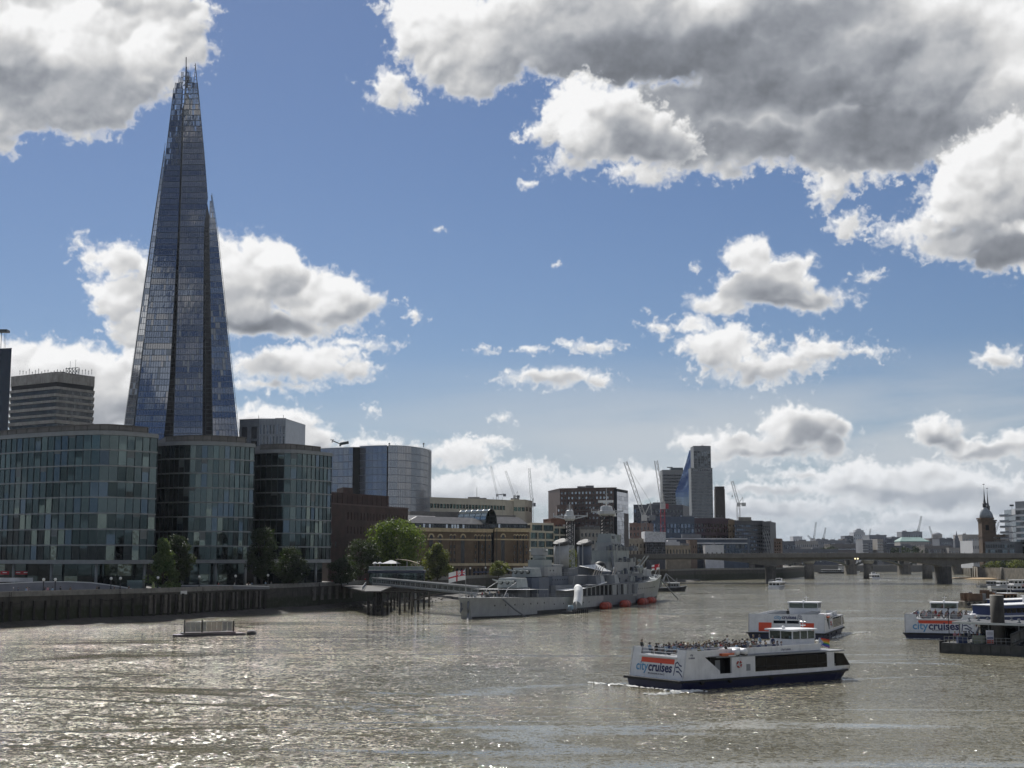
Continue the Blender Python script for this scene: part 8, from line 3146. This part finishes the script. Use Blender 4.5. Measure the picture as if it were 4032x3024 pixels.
deck_crowd(O1, TH1, L1, B1_, 12, 8, L1 * .085, L1 * .60, .14, 'the nearest boat', 'passengers on the nearest boat')
M1 = Matrix.Translation(O1) @ Matrix.Rotation(TH1, 4, 'Z')
for x, y, tp, lab in ((1.6, 4.1, 0, 'person in dark clothes standing alone at the left stern rail of the nearest boat'), (L1 * .635, 2.6, 0, 'person in a black top standing left of the wheelhouse on the nearest boat'),
					  (L1 * .64, -.8, 1, 'person in a navy top standing by the wheelhouse door of the nearest boat'), (L1 * .62, 1.0, 7, 'person in a pale blue top standing before the nearest wheelhouse'),
					  (L1 * .50, 3.2, 3, 'person in a white top standing amid the seated crowd')):
	person('stand', M1 @ Vector((x, y, 3.87)), TH1 + PR.uniform(-3, 3), lab, 'passengers on the nearest boat', tp)
deck_crowd(O3, TH3, L3, B3_, 9, 9, 1.4, 13.0, .14, 'the boat by the pier', 'passengers on the boat by the pier')
M3 = Matrix.Translation(O3) @ Matrix.Rotation(TH3, 4, 'Z')
person('stand', M3 @ Vector((7.0, 1.0, 3.87)), 1.0, 'person in a red top standing above the crowd by the pier', 'passengers on the boat by the pier', 2)
M2 = Matrix.Translation(O2) @ Matrix.Rotation(TH2, 4, 'Z')
for x, y, tp, lab in ((1.7, -.2, 0, 'lone person in dark clothes at the stern rail of the second boat'), (26.5, -4.2, 3, 'person in a white top at the bow of the second boat'), (27.3, -2.8, 4, 'person in a grey top at the bow of the second boat')):
	person('stand', M2 @ Vector((x, y, 3.87 if x < 20 else 1.2)), 1.2, lab, 'people on the second boat', tp)
pa, pb = onz(3790, 2571), onz(3900, 2575)
for k in range(9):
	q = pa.lerp(pb, k / 8) + Vector((PR.uniform(-.3, .3), 2.2 + PR.uniform(0, 1.0), 1.7))
	person('stand', q, PR.uniform(0, 6), 'person in a @ top waiting under the roof of the floating pier', 'people waiting on the pier')
for k in range(70):
	s = BR_L * (.10 + .86 * k / 69) + PR.uniform(-1.2, 1.2)
	q = BR_F(s, BR_C(s) - .9, 1.6 + PR.uniform(-.6, .4))
	person('stand', q, PR.uniform(0, 6), 'pedestrian in a @ top on the road bridge, above its %s' % ('left span' if k < 18 else 'left pier' if k < 24 else 'middle span' if k < 34 else 'signal lamps' if k < 44 else 'right pier' if k < 50 else 'right span'), 'pedestrians on the road bridge')


def wallpt(u, d=0.0):
	"""point u along the south river wall, d metres inland"""
	i = min(int(u), len(WALL) - 2)
	a, b = Vector(WALL[i]), Vector(WALL[i + 1])
	t = (b - a).normalized()
	n = Vector((t.y, -t.x))
	p = a + (b - a) * (u - i) - n * d
	return Vector((p.x, p.y, ZP)), math.atan2(t.y, t.x)


def wall_u(px, d=0.0):
	"""where the photo column px crosses the river wall"""
	k = (px - 2016) / F
	best = None
	for j in range(0, 1200):
		u = j / 100
		if u > len(WALL) - 1.01:
			break
		p, _ = wallpt(u, d)
		e = abs(p.x / p.y - k / CP * 1.0) if p.y > 60 else 9
		if best is None or e < best[0]:
			best = (e, u)
	return best[1]


for k in range(34):
	u = 2.4 + 1.5 * PR.random()
	p, rz = wallpt(u, PR.uniform(1.5, 6))
	person('stand', p, PR.uniform(0, 6), 'person in a @ top below the leftmost glass block, %s' % ('near the picture edge' if u < 3.1 else 'near the first lamp pair' if u < 3.5 else 'near the second lamp pair'), 'strollers on the riverside walk')
for k in range(20):
	u = 4.6 + 3.2 * PR.random()
	p, rz = wallpt(u, PR.uniform(1.5, 6))
	person('stand', p, PR.uniform(0, 6), 'person in a @ top strolling along the wall, %s' % ('left of the jetty' if u < 6.2 else 'right of the jetty'), 'strollers on the riverside walk')
for k in range(7):
	q = wsp(PR.uniform(6, 20), PR.uniform(-4, 4), 5.0)
	person('stand', q, PR.uniform(0, 6), 'visitor in a @ top on the stern deck of the warship', 'visitors on the warship')


# ------------------------------------------------------------------ lamps along the river wall
M_iron = mat('lamp_iron', (.012, .013, .014), .5, var=.1)
M_globe = mat('lamp_globe', (.72, .72, .70), .3, var=.03)


def lamp_proto():
	o = thing('street_lamp', 'x x x x', 'street lamp', (0, 0, -500))
	MB().lathe((0, 0, 0), [(.34, 0), (.34, .35), (.26, .42), (.30, .7), (.20, .95), (.13, 1.1), (.10, 2.6), (.16, 2.7), (.09, 2.8), (.12, 2.95)], 10).build('post', [M_iron], o, True)
	MB().lathe((0, 0, 2.95), [(.12, 0), (.30, .14), (.36, .38), (.30, .60), (.12, .72)], 12).build('globe', [M_globe], o, True)
	MB().lathe((0, 0, 3.66), [(.16, 0), (.10, .1), (.03, .3)], 8).build('finial', [M_iron], o)
	return o


LP = lamp_proto()
lamps = [(8, 'iron globe lamp on the river wall at the left picture edge'), (207, 'iron globe lamp on the wall, left one of the first close pair'), (252, 'iron globe lamp on the wall, right one of the first close pair'),
		 (463, 'iron globe lamp on the wall, left one of the second close pair'), (500, 'iron globe lamp on the wall, right one of the second close pair'), (648, 'iron globe lamp on the wall in front of the pale lit tree'),
		 (805, 'iron globe lamp on the wall before the middle glass block'), (948, 'iron globe lamp on the wall before the corner of the middle glass block'), (1073, 'iron globe lamp on the wall before the smallest glass block'),
		 (1203, 'iron globe lamp on the wall right of the dark trees'), (1692, 'iron globe lamp left of the pair before the brick galleria, by the willow'), (1758, 'iron globe lamp before the brick galleria, right of the willow'),
		 (1855, 'iron globe lamp behind the warship flag'), (1913, 'iron globe lamp right of the warship flag'), (1977, 'iron globe lamp behind the gun turrets of the warship'), (2062, 'iron globe lamp behind the aft tower of the warship')]
for k, (px, lab) in enumerate(lamps):
	p, rz = wallpt(wall_u(px, .9), .9)
	t = LP if k == 0 else copy_tree(LP)
	t.location = p + Vector((0, 0, .25))
	tag(t, lab, 'street lamp', 'globe lamps along the river wall')
	if px > 1600:
		t.scale = (1.15, 1.15, 1.15)
	b = piece('lamp_plinth', MATS['coping_stone'], None, (p.x, p.y, ZP + .125), (1.5, 1.0, .25), rz)
	b.parent = bpy.data.objects['river_wall']
	b.matrix_parent_inverse = Matrix.Translation(-bpy.data.objects['river_wall'].location)

# ------------------------------------------------------------------ ramps and rails on the walk
M_ramp = mat('ramp_grey', (.20, .20, .215), .6, var=.1, vs=.4)
M_rail = mat('pale_handrail', (.62, .62, .60), .5, var=.05)


def ramp(label, pts, Y, zb=ZP):
	"""grey curved ramp wall with a pale handrail; pts = (px, py of its top)"""
	P = [at(px, py, Y) for px, py in pts]
	o = thing('ramp_wall', label, 'ramp', (P[0].x, Y, zb), world=True)
	mb = MB()
	mb.loft([[(p.x, Y, zb + .01), (p.x, Y + .5, zb + .01), (p.x, Y + .5, max(p.z, zb + .2)), (p.x, Y, max(p.z, zb + .2))] for p in P])
	mb.build('panel', [M_ramp], o)
	rl = MB()
	for a, b in zip(P[:-1], P[1:]):
		rl.beam((a.x, Y - .05, max(a.z, zb + .2) + .12), (b.x, Y - .05, max(b.z, zb + .2) + .12), .22)
	rl.build('handrail', [M_rail], o)


ramp('long grey curved ramp wall before the leftmost glass block', [(-200, 2312), (-60, 2303), (60, 2297), (160, 2293), (260, 2292), (360, 2296), (430, 2305), (500, 2316), (540, 2326)], 352)
ramp('shorter grey ramp wall before the middle glass block', [(612, 2326), (650, 2312), (720, 2307), (820, 2306), (960, 2308), (1060, 2311)], 384)
hd = tag(MB().prism([PX(-30, 356, 2280), PX(130, 356, 2280), PX(130, 356.4, 2280), PX(-30, 356.4, 2280)], zat(2291, 356), zat(2275, 356)).build('hoarding', [mat('white_hoarding', (.50, .50, .50), .6, var=.2, vs=.3)]), 'white hoarding panel above the ramp at the left picture edge', 'hoarding')
p = at(603, 2318, 378)
tag(MB().lathe((p.x, 378, ZP), [(.5, 0), (.42, 1.2), (.2, 2.0), (.05, 2.3)], 8).build('folded_parasol', [mat('parasol_lime', (.42, .46, .22), .7)]), 'folded pale green parasol at the foot of the lit tree', 'parasol')
g = tag(MB().prism([PX(500, 374, 2310), PX(560, 374, 2310), PX(560, 377, 2310), PX(500, 377, 2310)], ZP, ZP + 2.6).build('glass_kiosk', [glass('kiosk_glass', (.35, .45, .44), .1)]), 'small greenish glass kiosk left of the lit tree', 'kiosk')
# white notice on the river wall
p, rz = wallpt(wall_u(748, -.7), -.75)
tag(piece('notice_board', M_rail, None, (p.x, p.y, ZP - .4), (2.6, .12, .9), rz), 'white notice board fixed to the dark river wall', 'sign')


# ------------------------------------------------------------------ trees
def leaf_mat(name, c):
	if name in MATS:
		return MATS[name]
	m = mat(name, c, .6, var=.30, vs=.9)
	T = NT(m.node_tree)
	b = m.node_tree.nodes['Principled BSDF']
	out = m.node_tree.nodes['Material Output']
	tr = T.n('ShaderNodeBsdfTranslucent')
	tr.inputs[0].default_value = (c[0] * 1.5, c[1] * 1.5, c[2] * .8, 1)
	mx = T.n('ShaderNodeMixShader')
	mx.inputs[0].default_value = .42
	T.link(b.outputs[0], mx.inputs[1])
	T.link(tr.outputs[0], mx.inputs[2])
	T.link(mx.outputs[0], out.inputs[0])
	return m


LEAF = {'bright': [leaf_mat('leaf_bright', (.125, .175, .030)), leaf_mat('leaf_mid', (.075, .115, .022)), leaf_mat('leaf_deep', (.040, .070, .016))],
		'dark': [leaf_mat('leaf_dark', (.026, .042, .014)), leaf_mat('leaf_darker', (.016, .028, .010)), leaf_mat('leaf_dull', (.032, .046, .018))],
		'willow': [leaf_mat('leaf_willow', (.16, .18, .055)), leaf_mat('leaf_willow_deep', (.11, .13, .04)), leaf_mat('leaf_olive', (.045, .055, .020))],
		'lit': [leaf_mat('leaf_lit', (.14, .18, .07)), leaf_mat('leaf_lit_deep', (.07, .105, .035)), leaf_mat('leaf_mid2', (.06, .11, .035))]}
M_bark = mat('bark', (.055, .042, .032), .9, var=.3, vs=2.)


def tree(label, base, H, rad, kind, seed, clumps=46, leaves=110, form='round', leaf=.55, trunk=.28, group=None):
	rg = random.Random(seed)
	o = thing('tree', label, 'tree', base, 0, group)
	tb = MB()
	th = H * trunk
	r0 = .06 * H ** .8 * .42 + .1
	tb.tube((0, 0, -.3), (.1, 0, th), r0, r0 * .75, 9)
	tb.tube((.1, 0, th), (.2, .1, H * .72), r0 * .75, r0 * .25, 8)
	cl = []
	for k in range(clumps):
		a = rg.uniform(0, 2 * math.pi)
		v = rg.random()
		if form == 'cone':
			z = th * .6 + (H - th * .6) * v
			rr = rad * (1.0 - v) ** .75 * rg.uniform(.55, 1.0) + .1
		elif form == 'willow':
			z = th * .5 + (H - th * .5) * v ** .9
			rr = rad * math.sin(min(1, .25 + v * .9) * math.pi) ** .5 * rg.uniform(.35, 1.0)
		else:
			z = th * .8 + (H - th * .8) * v
			q = (z - (th * .8 + H) / 2) / ((H - th * .8) / 2)
			rr = rad * math.sqrt(max(.03, 1 - q * q)) * rg.uniform(.35, 1.0)
		cl.append((Vector((rr * math.cos(a), rr * math.sin(a), z)), rad * rg.uniform(.24, .42)))
	for c, r in cl[::4]:
		tb.tube((.1, 0, th + (c.z - th) * .35), tuple(c * .9), r0 * .28, r0 * .06, 5)
	tb.build('trunk', [M_bark], o, True)
	cm = MB()
	for c, r in cl:
		tone = rg.choice([0, 0, 1, 1, 2])
		for k in range(leaves):
			d = Vector((rg.gauss(0, 1), rg.gauss(0, 1), rg.gauss(0, 1)))
			d.normalize()
			p = c + Vector((d.x * r, d.y * r, d.z * r * .8)) * rg.uniform(.55, 1.08)
			if p.z < th * .45:
				continue
			n = (d + Vector((rg.gauss(0, .6), rg.gauss(0, .6), rg.gauss(.2, .6)))).normalized()
			u = n.orthogonal().normalized()
			w = n.cross(u)
			an = rg.uniform(0, 6.28)
			u, w = u * math.cos(an) + w * math.sin(an), w * math.cos(an) - u * math.sin(an)
			s = leaf * rg.uniform(.6, 1.3)
			if form == 'willow':
				w = w + Vector((0, 0, -.5))
			cm.poly([p - u * s * .5, p + w * s * .35, p + u * s * .5, p - w * s * .35], tone if rg.random() < .8 else rg.choice([0, 1, 2]))
	cm.build('crown', LEAF[kind], o)
	return o


def tree_at(label, px, ytop, Y, rad_px, kind, seed, **kw):
	x = xat(px, Y, 2250)
	return tree(label, (x, Y, ZP), zat(ytop, Y) - ZP, rad_px / F * Y, kind, seed, **kw)


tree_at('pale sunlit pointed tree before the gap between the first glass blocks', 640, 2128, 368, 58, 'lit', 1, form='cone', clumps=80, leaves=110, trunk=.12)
tree_at('dark leafy tree just right of the pale pointed tree', 700, 2118, 376, 60, 'dark', 2, clumps=55)
tree_at('dark tree standing in the gap before the smallest glass block', 1030, 2088, 405, 62, 'dark', 3, clumps=60)
tree_at('dark rounded tree before the smallest glass block', 1140, 2166, 415, 66, 'dark', 4, clumps=50, trunk=.18)
tree_at('low dark tree at the foot of the dark brick building', 1345, 2210, 440, 60, 'dark', 5, clumps=40, trunk=.15)
tree_at('dark tree merging with the left side of the big bright tree', 1420, 2130, 480, 70, 'dark', 6, clumps=56)
tree_at('big bright green rounded tree beside the dark brick building', 1555, 2062, 505, 112, 'bright', 7, clumps=120, leaves=120, leaf=.7, trunk=.22)
tree_at('pale olive willow like tree right of the riverside cafe', 1722, 2150, 535, 60, 'willow', 8, form='willow', clumps=90, leaves=110, leaf=.6, trunk=.12)
tree_at('small olive tree before the galleria right wing', 1962, 2215, 610, 40, 'willow', 9, clumps=36, trunk=.2)
tree_at('green tree half hidden behind the warship funnels', 2250, 2170, 700, 42, 'willow', 10, clumps=36, trunk=.2)
tree_at('small shrub at the foot of the willow like tree', 1675, 2265, 520, 22, 'willow', 11, clumps=16, trunk=.1)
for k, (px, yt, Y, r) in enumerate(((3856, 2226, 992, 26), (3885, 2218, 990, 34), (3925, 2214, 985, 36), (3965, 2212, 980, 38), (4010, 2210, 970, 40), (3902, 2196, 994, 22), (3990, 2196, 985, 30))):
	x = xat(px, Y, 2250)
	tree(('small leafy tree on the far right river wall, %s' % ('leftmost of the row', 'second from the left', 'third from the left', 'fourth from the left', 'last of the row', 'tall one under the domed tower', 'tall one under the white offices')[k]), (max(x, 342 + k), Y, ZP), zat(yt, Y) - ZP, r / F * Y, 'dark' if k % 2 else 'willow', 20 + k, clumps=30, leaves=40, leaf=.8, trunk=.2, group='trees on the right bank')
for k, (px, yt, Y, r) in enumerate(((3250, 2158, 1490, 22), (3275, 2152, 1500, 28), (3070, 2176, 1475, 14), (3525, 2158, 1500, 26), (3565, 2154, 1500, 26), (3605, 2156, 1500, 26), (3640, 2160, 1500, 22), (3760, 2160, 1520, 20))):
	x = xat(px, Y, 2180)
	tree('hazy green tree on the distant river front, ' + ('left of the pair by the terrace', 'right of the pair by the terrace', 'lone small one at the left end', 'first before the copper roof', 'second before the copper roof', 'third before the copper roof', 'fourth before the copper roof', 'lone one near the spire')[k], (x, Y, ZP), zat(yt, Y) - ZP, r / F * Y, 'dark', 40 + k, clumps=24, leaves=34, leaf=1.3, trunk=.2, group='trees on the distant river front')


# ------------------------------------------------------------------ riverside cafe, jetty and gangway to the warship
def cafe():
	Y = 462
	o = thing('cafe_pavilion', 'two storey riverside cafe pavilion with a glazed roof terrace', 'cafe', (*PX(1555, Y), ZP), world=True)
	x0, x1, x2 = xat(1452, Y, 2250), xat(1610, Y, 2250), xat(1668, Y, 2250)
	z1, z2 = zat(2256, Y), zat(2233, Y)
	MB().box((x0, Y + 1.2, ZP), (x2, Y + 9, z1)).build('core', [M_core], o)
	for k in range(16):
		x = x0 + (x2 - x0) * (k + .5) / 16
		piece('wall_pane', random.choice([G_TEAL[0], G_TEAL[1], M_dkwin]), o, (x, Y + 1.0, (ZP + z1) / 2), ((x2 - x0) / 16 - .12, .1, z1 - ZP - .2))
	MB().box((x0 - .3, Y - .2, z1), (x2 + .3, Y + 9.3, z1 + .9)).build('fascia', [mat('cafe_fascia', (.035, .045, .075), .5, var=.1)], o)
	me = text_mesh('HORNIMAN AT HAYS', .62, N_wht, .01)
	t = put('lettering', me, o)
	t.matrix_local = Matrix.Translation((xat(1510, Y, 2250), Y - .22, z1 + .45)) @ Matrix.Rotation(math.pi / 2, 4, 'X') @ Matrix.Diagonal((.95, .8, 1, 1))
	for k in range(9):
		x = x0 + (x2 - x0) * (k + .5) / 9
		piece('balustrade_pane', mat('balustrade_glass', (.30, .38, .36), .15, alpha=.6), o, (x, Y, z1 + 1.5), ((x2 - x0) / 9 - .1, .06, 1.1))
	MB().beam((x0, Y, z1 + 2.1), (x2, Y, z1 + 2.1), .14).build('balustrade_rail', [M_rail], o)
	xa, xb = xat(1500, Y, 2220), xat(1575, Y, 2220)
	pz0, pz1 = zat(2219, Y), zat(2206, Y)
	c = (xa + xb) / 2
	pr = thing('parasol', 'wide white parasol on the cafe roof terrace', 'parasol', (c, Y + 2.5, z1 + .9))
	MB().tube((0, 0, 0), (0, 0, pz1 - z1 - .9), .08).build('pole', [B_stl], pr)
	MB().prism([(xa - c, -2.2), (xb - c, -2.2), (xb - c, 2.2), (xa - c, 2.2)], pz0 - z1 - .9, pz1 - z1 - .9, top=[(-.3, -.3), (.3, -.3), (.3, .3), (-.3, .3)]).build('canopy', [N_wht], pr)
	xa, xb = xat(1556, Y, 2210), xat(1648, Y, 2210)
	mb = MB()
	n = 10
	mb.loft([[(xa + (xb - xa) * k / n, Y + .5, zat(2204 + 17 * (k / n) ** 2.2, Y)), (xa + (xb - xa) * k / n, Y + 5.5, zat(2204 + 17 * (k / n) ** 2.2, Y)), (xa + (xb - xa) * k / n, Y + 5.5, zat(2204 + 17 * (k / n) ** 2.2, Y) + .18), (xa + (xb - xa) * k / n, Y + .5, zat(2204 + 17 * (k / n) ** 2.2, Y) + .18)] for k in range(n + 1)])
	mb.build('curved_canopy', [mat('tan_canopy', (.42, .34, .25), .7, var=.1)], o)
	for x in (xa + .5, (xa + xb) / 2, xb - .5):
		MB().tube((x, Y + 1, z1 + .9), (x, Y + 1, zat(2206, Y) - .2), .09).build('canopy_post', [B_stl], o)
	for k in range(8):
		person('stand', (x0 + (x2 - x0) * (k + .5) / 8 + PR.uniform(-.4, .4), Y + 2 + PR.uniform(0, 3), z1 + .9), PR.uniform(0, 6), 'guest in a @ top standing on the cafe roof terrace', 'guests on the cafe terrace')
	for k, px in enumerate((1475, 1494)):
		w = thing('parasol', ('left' if k == 0 else 'right') + ' one of two small white parasols at the end of the cafe terrace', 'parasol', (xat(px, Y, 2220), Y + 1.5, z1 + .9))
		MB().tube((0, 0, 0), (0, 0, 2.6), .05).build('pole', [B_stl], w)
		MB().lathe((0, 0, 2.2), [(.9, 0), (.5, .35), (.04, .55)], 8).build('canopy', [N_wht], w)


cafe()


def jetty():
	o = thing('jetty', 'dark timber pile jetty with steel deck between the walk and the warship', 'jetty', (*onz(1480, 2420).to_2d(), 0), world=True)
	tim = MATS['wet_timber']
	rg = random.Random(8)
	pl = mat('pale_pile', (.075, .066, .055), .85, var=.3, vs=1., streak=.6)
	front = [onz(px, 2420) for px in (1450, 1472, 1505)]
	for q in front:
		MB().tube((q.x, q.y, -1), (q.x, q.y, 4.6), .42, .4, 10).build('pile', [tim], o, True)
	a, b, c = front
	for p, q in ((a, b), (b, c)):
		MB().beam((p.x, p.y, .9), (q.x, q.y, 3.2), .25).build('brace', [pl], o)
		MB().beam((p.x, p.y, 3.2), (q.x, q.y, .9), .25).build('brace', [pl], o)
	# rows of piles that carry the deck back to the walk
	for i, Y in enumerate((386, 405, 424, 443)):
		for j in range(4):
			x = -38 + i * -1.2 + j * (3.4 + i * .55)
			MB().tube((x, Y, -.8), (x, Y, 6.0), .32, .32, 8).build('pile', [tim if (i + j) % 3 else pl], o, True)
		xa, xb = -38 - i * 1.2, -38 - i * 1.2 + 4 * (3.4 + i * .55)
		MB().beam((xa - .5, Y, 6.1), (xb + .5, Y, 6.1), .4).build('cross_beam', [tim], o)
		MB().beam((xa, Y + .1, 1.2), (xb, Y + .1, 4.6), .2).build('brace', [pl], o)
	MB().prism([(-40, 379), (-36, 379), (-38, 440), (-46, 452), (-52, 458), (-56, 452)], 6.3, 6.6).build('deck', [mat('jetty_deck', (.045, .042, .04), .8, var=.2)], o)
	hs = MB()
	for y in range(380, 446, 4):
		hs.beam((-41 - (y - 380) * .09, y, 6.75), (-41 - (y - 380) * .09, y, 7.8), .08)
	hs.beam((-41, 380, 7.8), (-47, 446, 7.8), .1)
	hs.build('hand_rail', [B_gry], o, kind='stuff')
	# the covered gangway: two chords, frames, glazed sides
	g = thing('gangway', 'long sloping grey footbridge from the jetty down to the warship stern', 'gangway', (*at(1478, 2300, 436).to_2d(), 7), world=True)
	A, B = at(1466, 2300, 436), at(1880, 2341, 368)
	At, Bt = at(1466, 2277, 436), at(1880, 2313, 368)
	t = (B - A).normalized()
	n = Vector((-t.y, t.x, 0)).normalized()
	st = mat('gangway_steel', (.27, .28, .28), .5, var=.12)
	for k, (p, q) in enumerate(((A, B), (At, Bt))):
		for d in (0, 2.2):
			MB().beam(p + n * d, q + n * d, .42 if k == 0 else .5).build('chord', [st], g)
	N_ = 20
	for k in range(N_ + 1):
		u = k / N_
		p, q = A.lerp(B, u), At.lerp(Bt, u)
		for d in (0, 2.2):
			MB().beam(p + n * d, q + n * d, .16).build('frame_post', [st], g)
		MB().beam(q, q + n * 2.2, .14).build('frame_post', [st], g)
	for k in range(N_):
		p, q = A.lerp(B, (k + .1) / N_), A.lerp(B, (k + .9) / N_)
		MB().beam(p + Vector((0, 0, .35)), q + Vector((0, 0, .35)), .06, .30).build('side_panel', [mat('gangway_pale_panel', (.56, .56, .54), .5, var=.1)], g)
		p2, q2 = At.lerp(Bt, (k + .08) / N_), At.lerp(Bt, (k + .92) / N_)
		MB().poly([p + Vector((0, 0, .55)), q + Vector((0, 0, .55)), q2 - Vector((0, 0, .35)), p2 - Vector((0, 0, .35))]).build('side_glazing', [mat('gangway_glazing', (.20, .22, .22), .3, alpha=.5)], g)
	MB().loft([[p + Vector((0, 0, .1)), p + n * 2.2 + Vector((0, 0, .1)), p + n * 2.2 + Vector((0, 0, .2)), p + Vector((0, 0, .2))] for p in (A, B)]).build('walk_floor', [M_walk], g)
	for k in range(2):
		q = A.lerp(B, .45 + .5 * k)
		MB().tube((q.x, q.y + 1, -1), (q.x, q.y + 1, q.z), .28).build('support_pile', [st], g)


jetty()
# row of dark blue umbrellas folded on the walk before the galleria
for k in range(8):
	p = at(1872 + k * 17, 2268, 612)
	w = thing('parasol', 'dark blue parasol in the row before the galleria, %s' % ('leftmost', 'second from left', 'third from left', 'fourth from left', 'fourth from right', 'third from right', 'second from right', 'rightmost')[k], 'parasol', (p.x, 618 + k * 4, ZP), 0, 'blue parasols before the galleria')
	MB().tube((0, 0, 0), (0, 0, 2.3), .06).build('pole', [M_iron], w)
	MB().lathe((0, 0, 1.75), [(1.5, 0), (.8, .45), (.05, .8)], 8).build('canopy', [mat('parasol_navy', (.03, .04, .08), .7)], w)
# rock rubble on the foreshore by the warship
rk = random.Random(17)
rb = MB()
for k in range(260):
	u = 6.2 + 2.6 * rk.random()
	p, rz = wallpt(u, -rk.uniform(1.5, 13))
	r = rk.uniform(.15, .55)
	rb.ball((p.x, p.y, max(0.05, .9 - rk.random() * .7)), r, 0, 6, 4, (1, rk.uniform(.6, 1), .6))
o = rb.build('rubble', [mat('shore_rubble', (.13, .12, .10), .9, var=.35, vs=1.)])
o['kind'] = 'stuff'
o['label'] = 'loose stones on the foreshore below the walk'
o['category'] = 'rubble'
# gull in flight
q = at(3822, 2480, 232)
b = thing('gull', 'white gull flying before the floating pier', 'bird', q, .4)
MB().lathe((0, 0, 0), [(.01, -.30), (.07, -.15), (.09, .02), (.06, .18), (.035, .26), (.01, .32)], 8, 0, Matrix.Rotation(math.pi / 2, 4, 'Y')).poly([(-.30, -.08, 0), (-.30, .08, 0), (-.18, 0, .02)]).build('body', [N_wht], b, True)
for sd in (-1, 1):
	MB().poly([(.10, 0, .03), (-.08, 0, .03), (-.04, sd * .35, .20), (.12, sd * .35, .20)]).poly([(.12, sd * .35, .20), (-.04, sd * .35, .20), (-.14, sd * .75, .10)]).build('wing', [N_wht], b)
q = onz(1468, 2868)
b = thing('gull', 'small dark bird flying low over the water in the lower middle', 'bird', q + Vector((0, 0, 1.0)), 1.0)
MB().lathe((0, 0, 0), [(.01, -.25), (.06, -.1), (.07, .05), (.02, .22)], 8, 0, Matrix.Rotation(math.pi / 2, 4, 'Y')).build('body', [N_blk], b, True)
for sd in (-1, 1):
	MB().poly([(.08, 0, .02), (-.06, 0, .02), (-.06, sd * .5, .3), (.05, sd * .5, .3)]).build('wing', [N_blk], b)


# ------------------------------------------------------------------ thin summer haze over the city
def haze():
	m = bpy.data.materials.new('haze')
	m.use_nodes = True
	nt = m.node_tree
	nt.nodes.remove(nt.nodes['Principled BSDF'])
	v = nt.nodes.new('ShaderNodeVolumePrincipled')
	v.inputs['Color'].default_value = (.80, .88, 1.0, 1)
	v.inputs['Density'].default_value = HAZE
	v.inputs['Anisotropy'].default_value = .35
	nt.links.new(v.outputs[0], nt.nodes['Material Output'].inputs['Volume'])
	o = MB().box((-3100, -420, -4.0), (3100, 6050, 340.0)).build('haze', [m])
	o['kind'] = 'stuff'
	o['label'] = 'thin blue grey summer haze over the river and city'
	o['category'] = 'haze'


HAZE = 0.000020
haze()
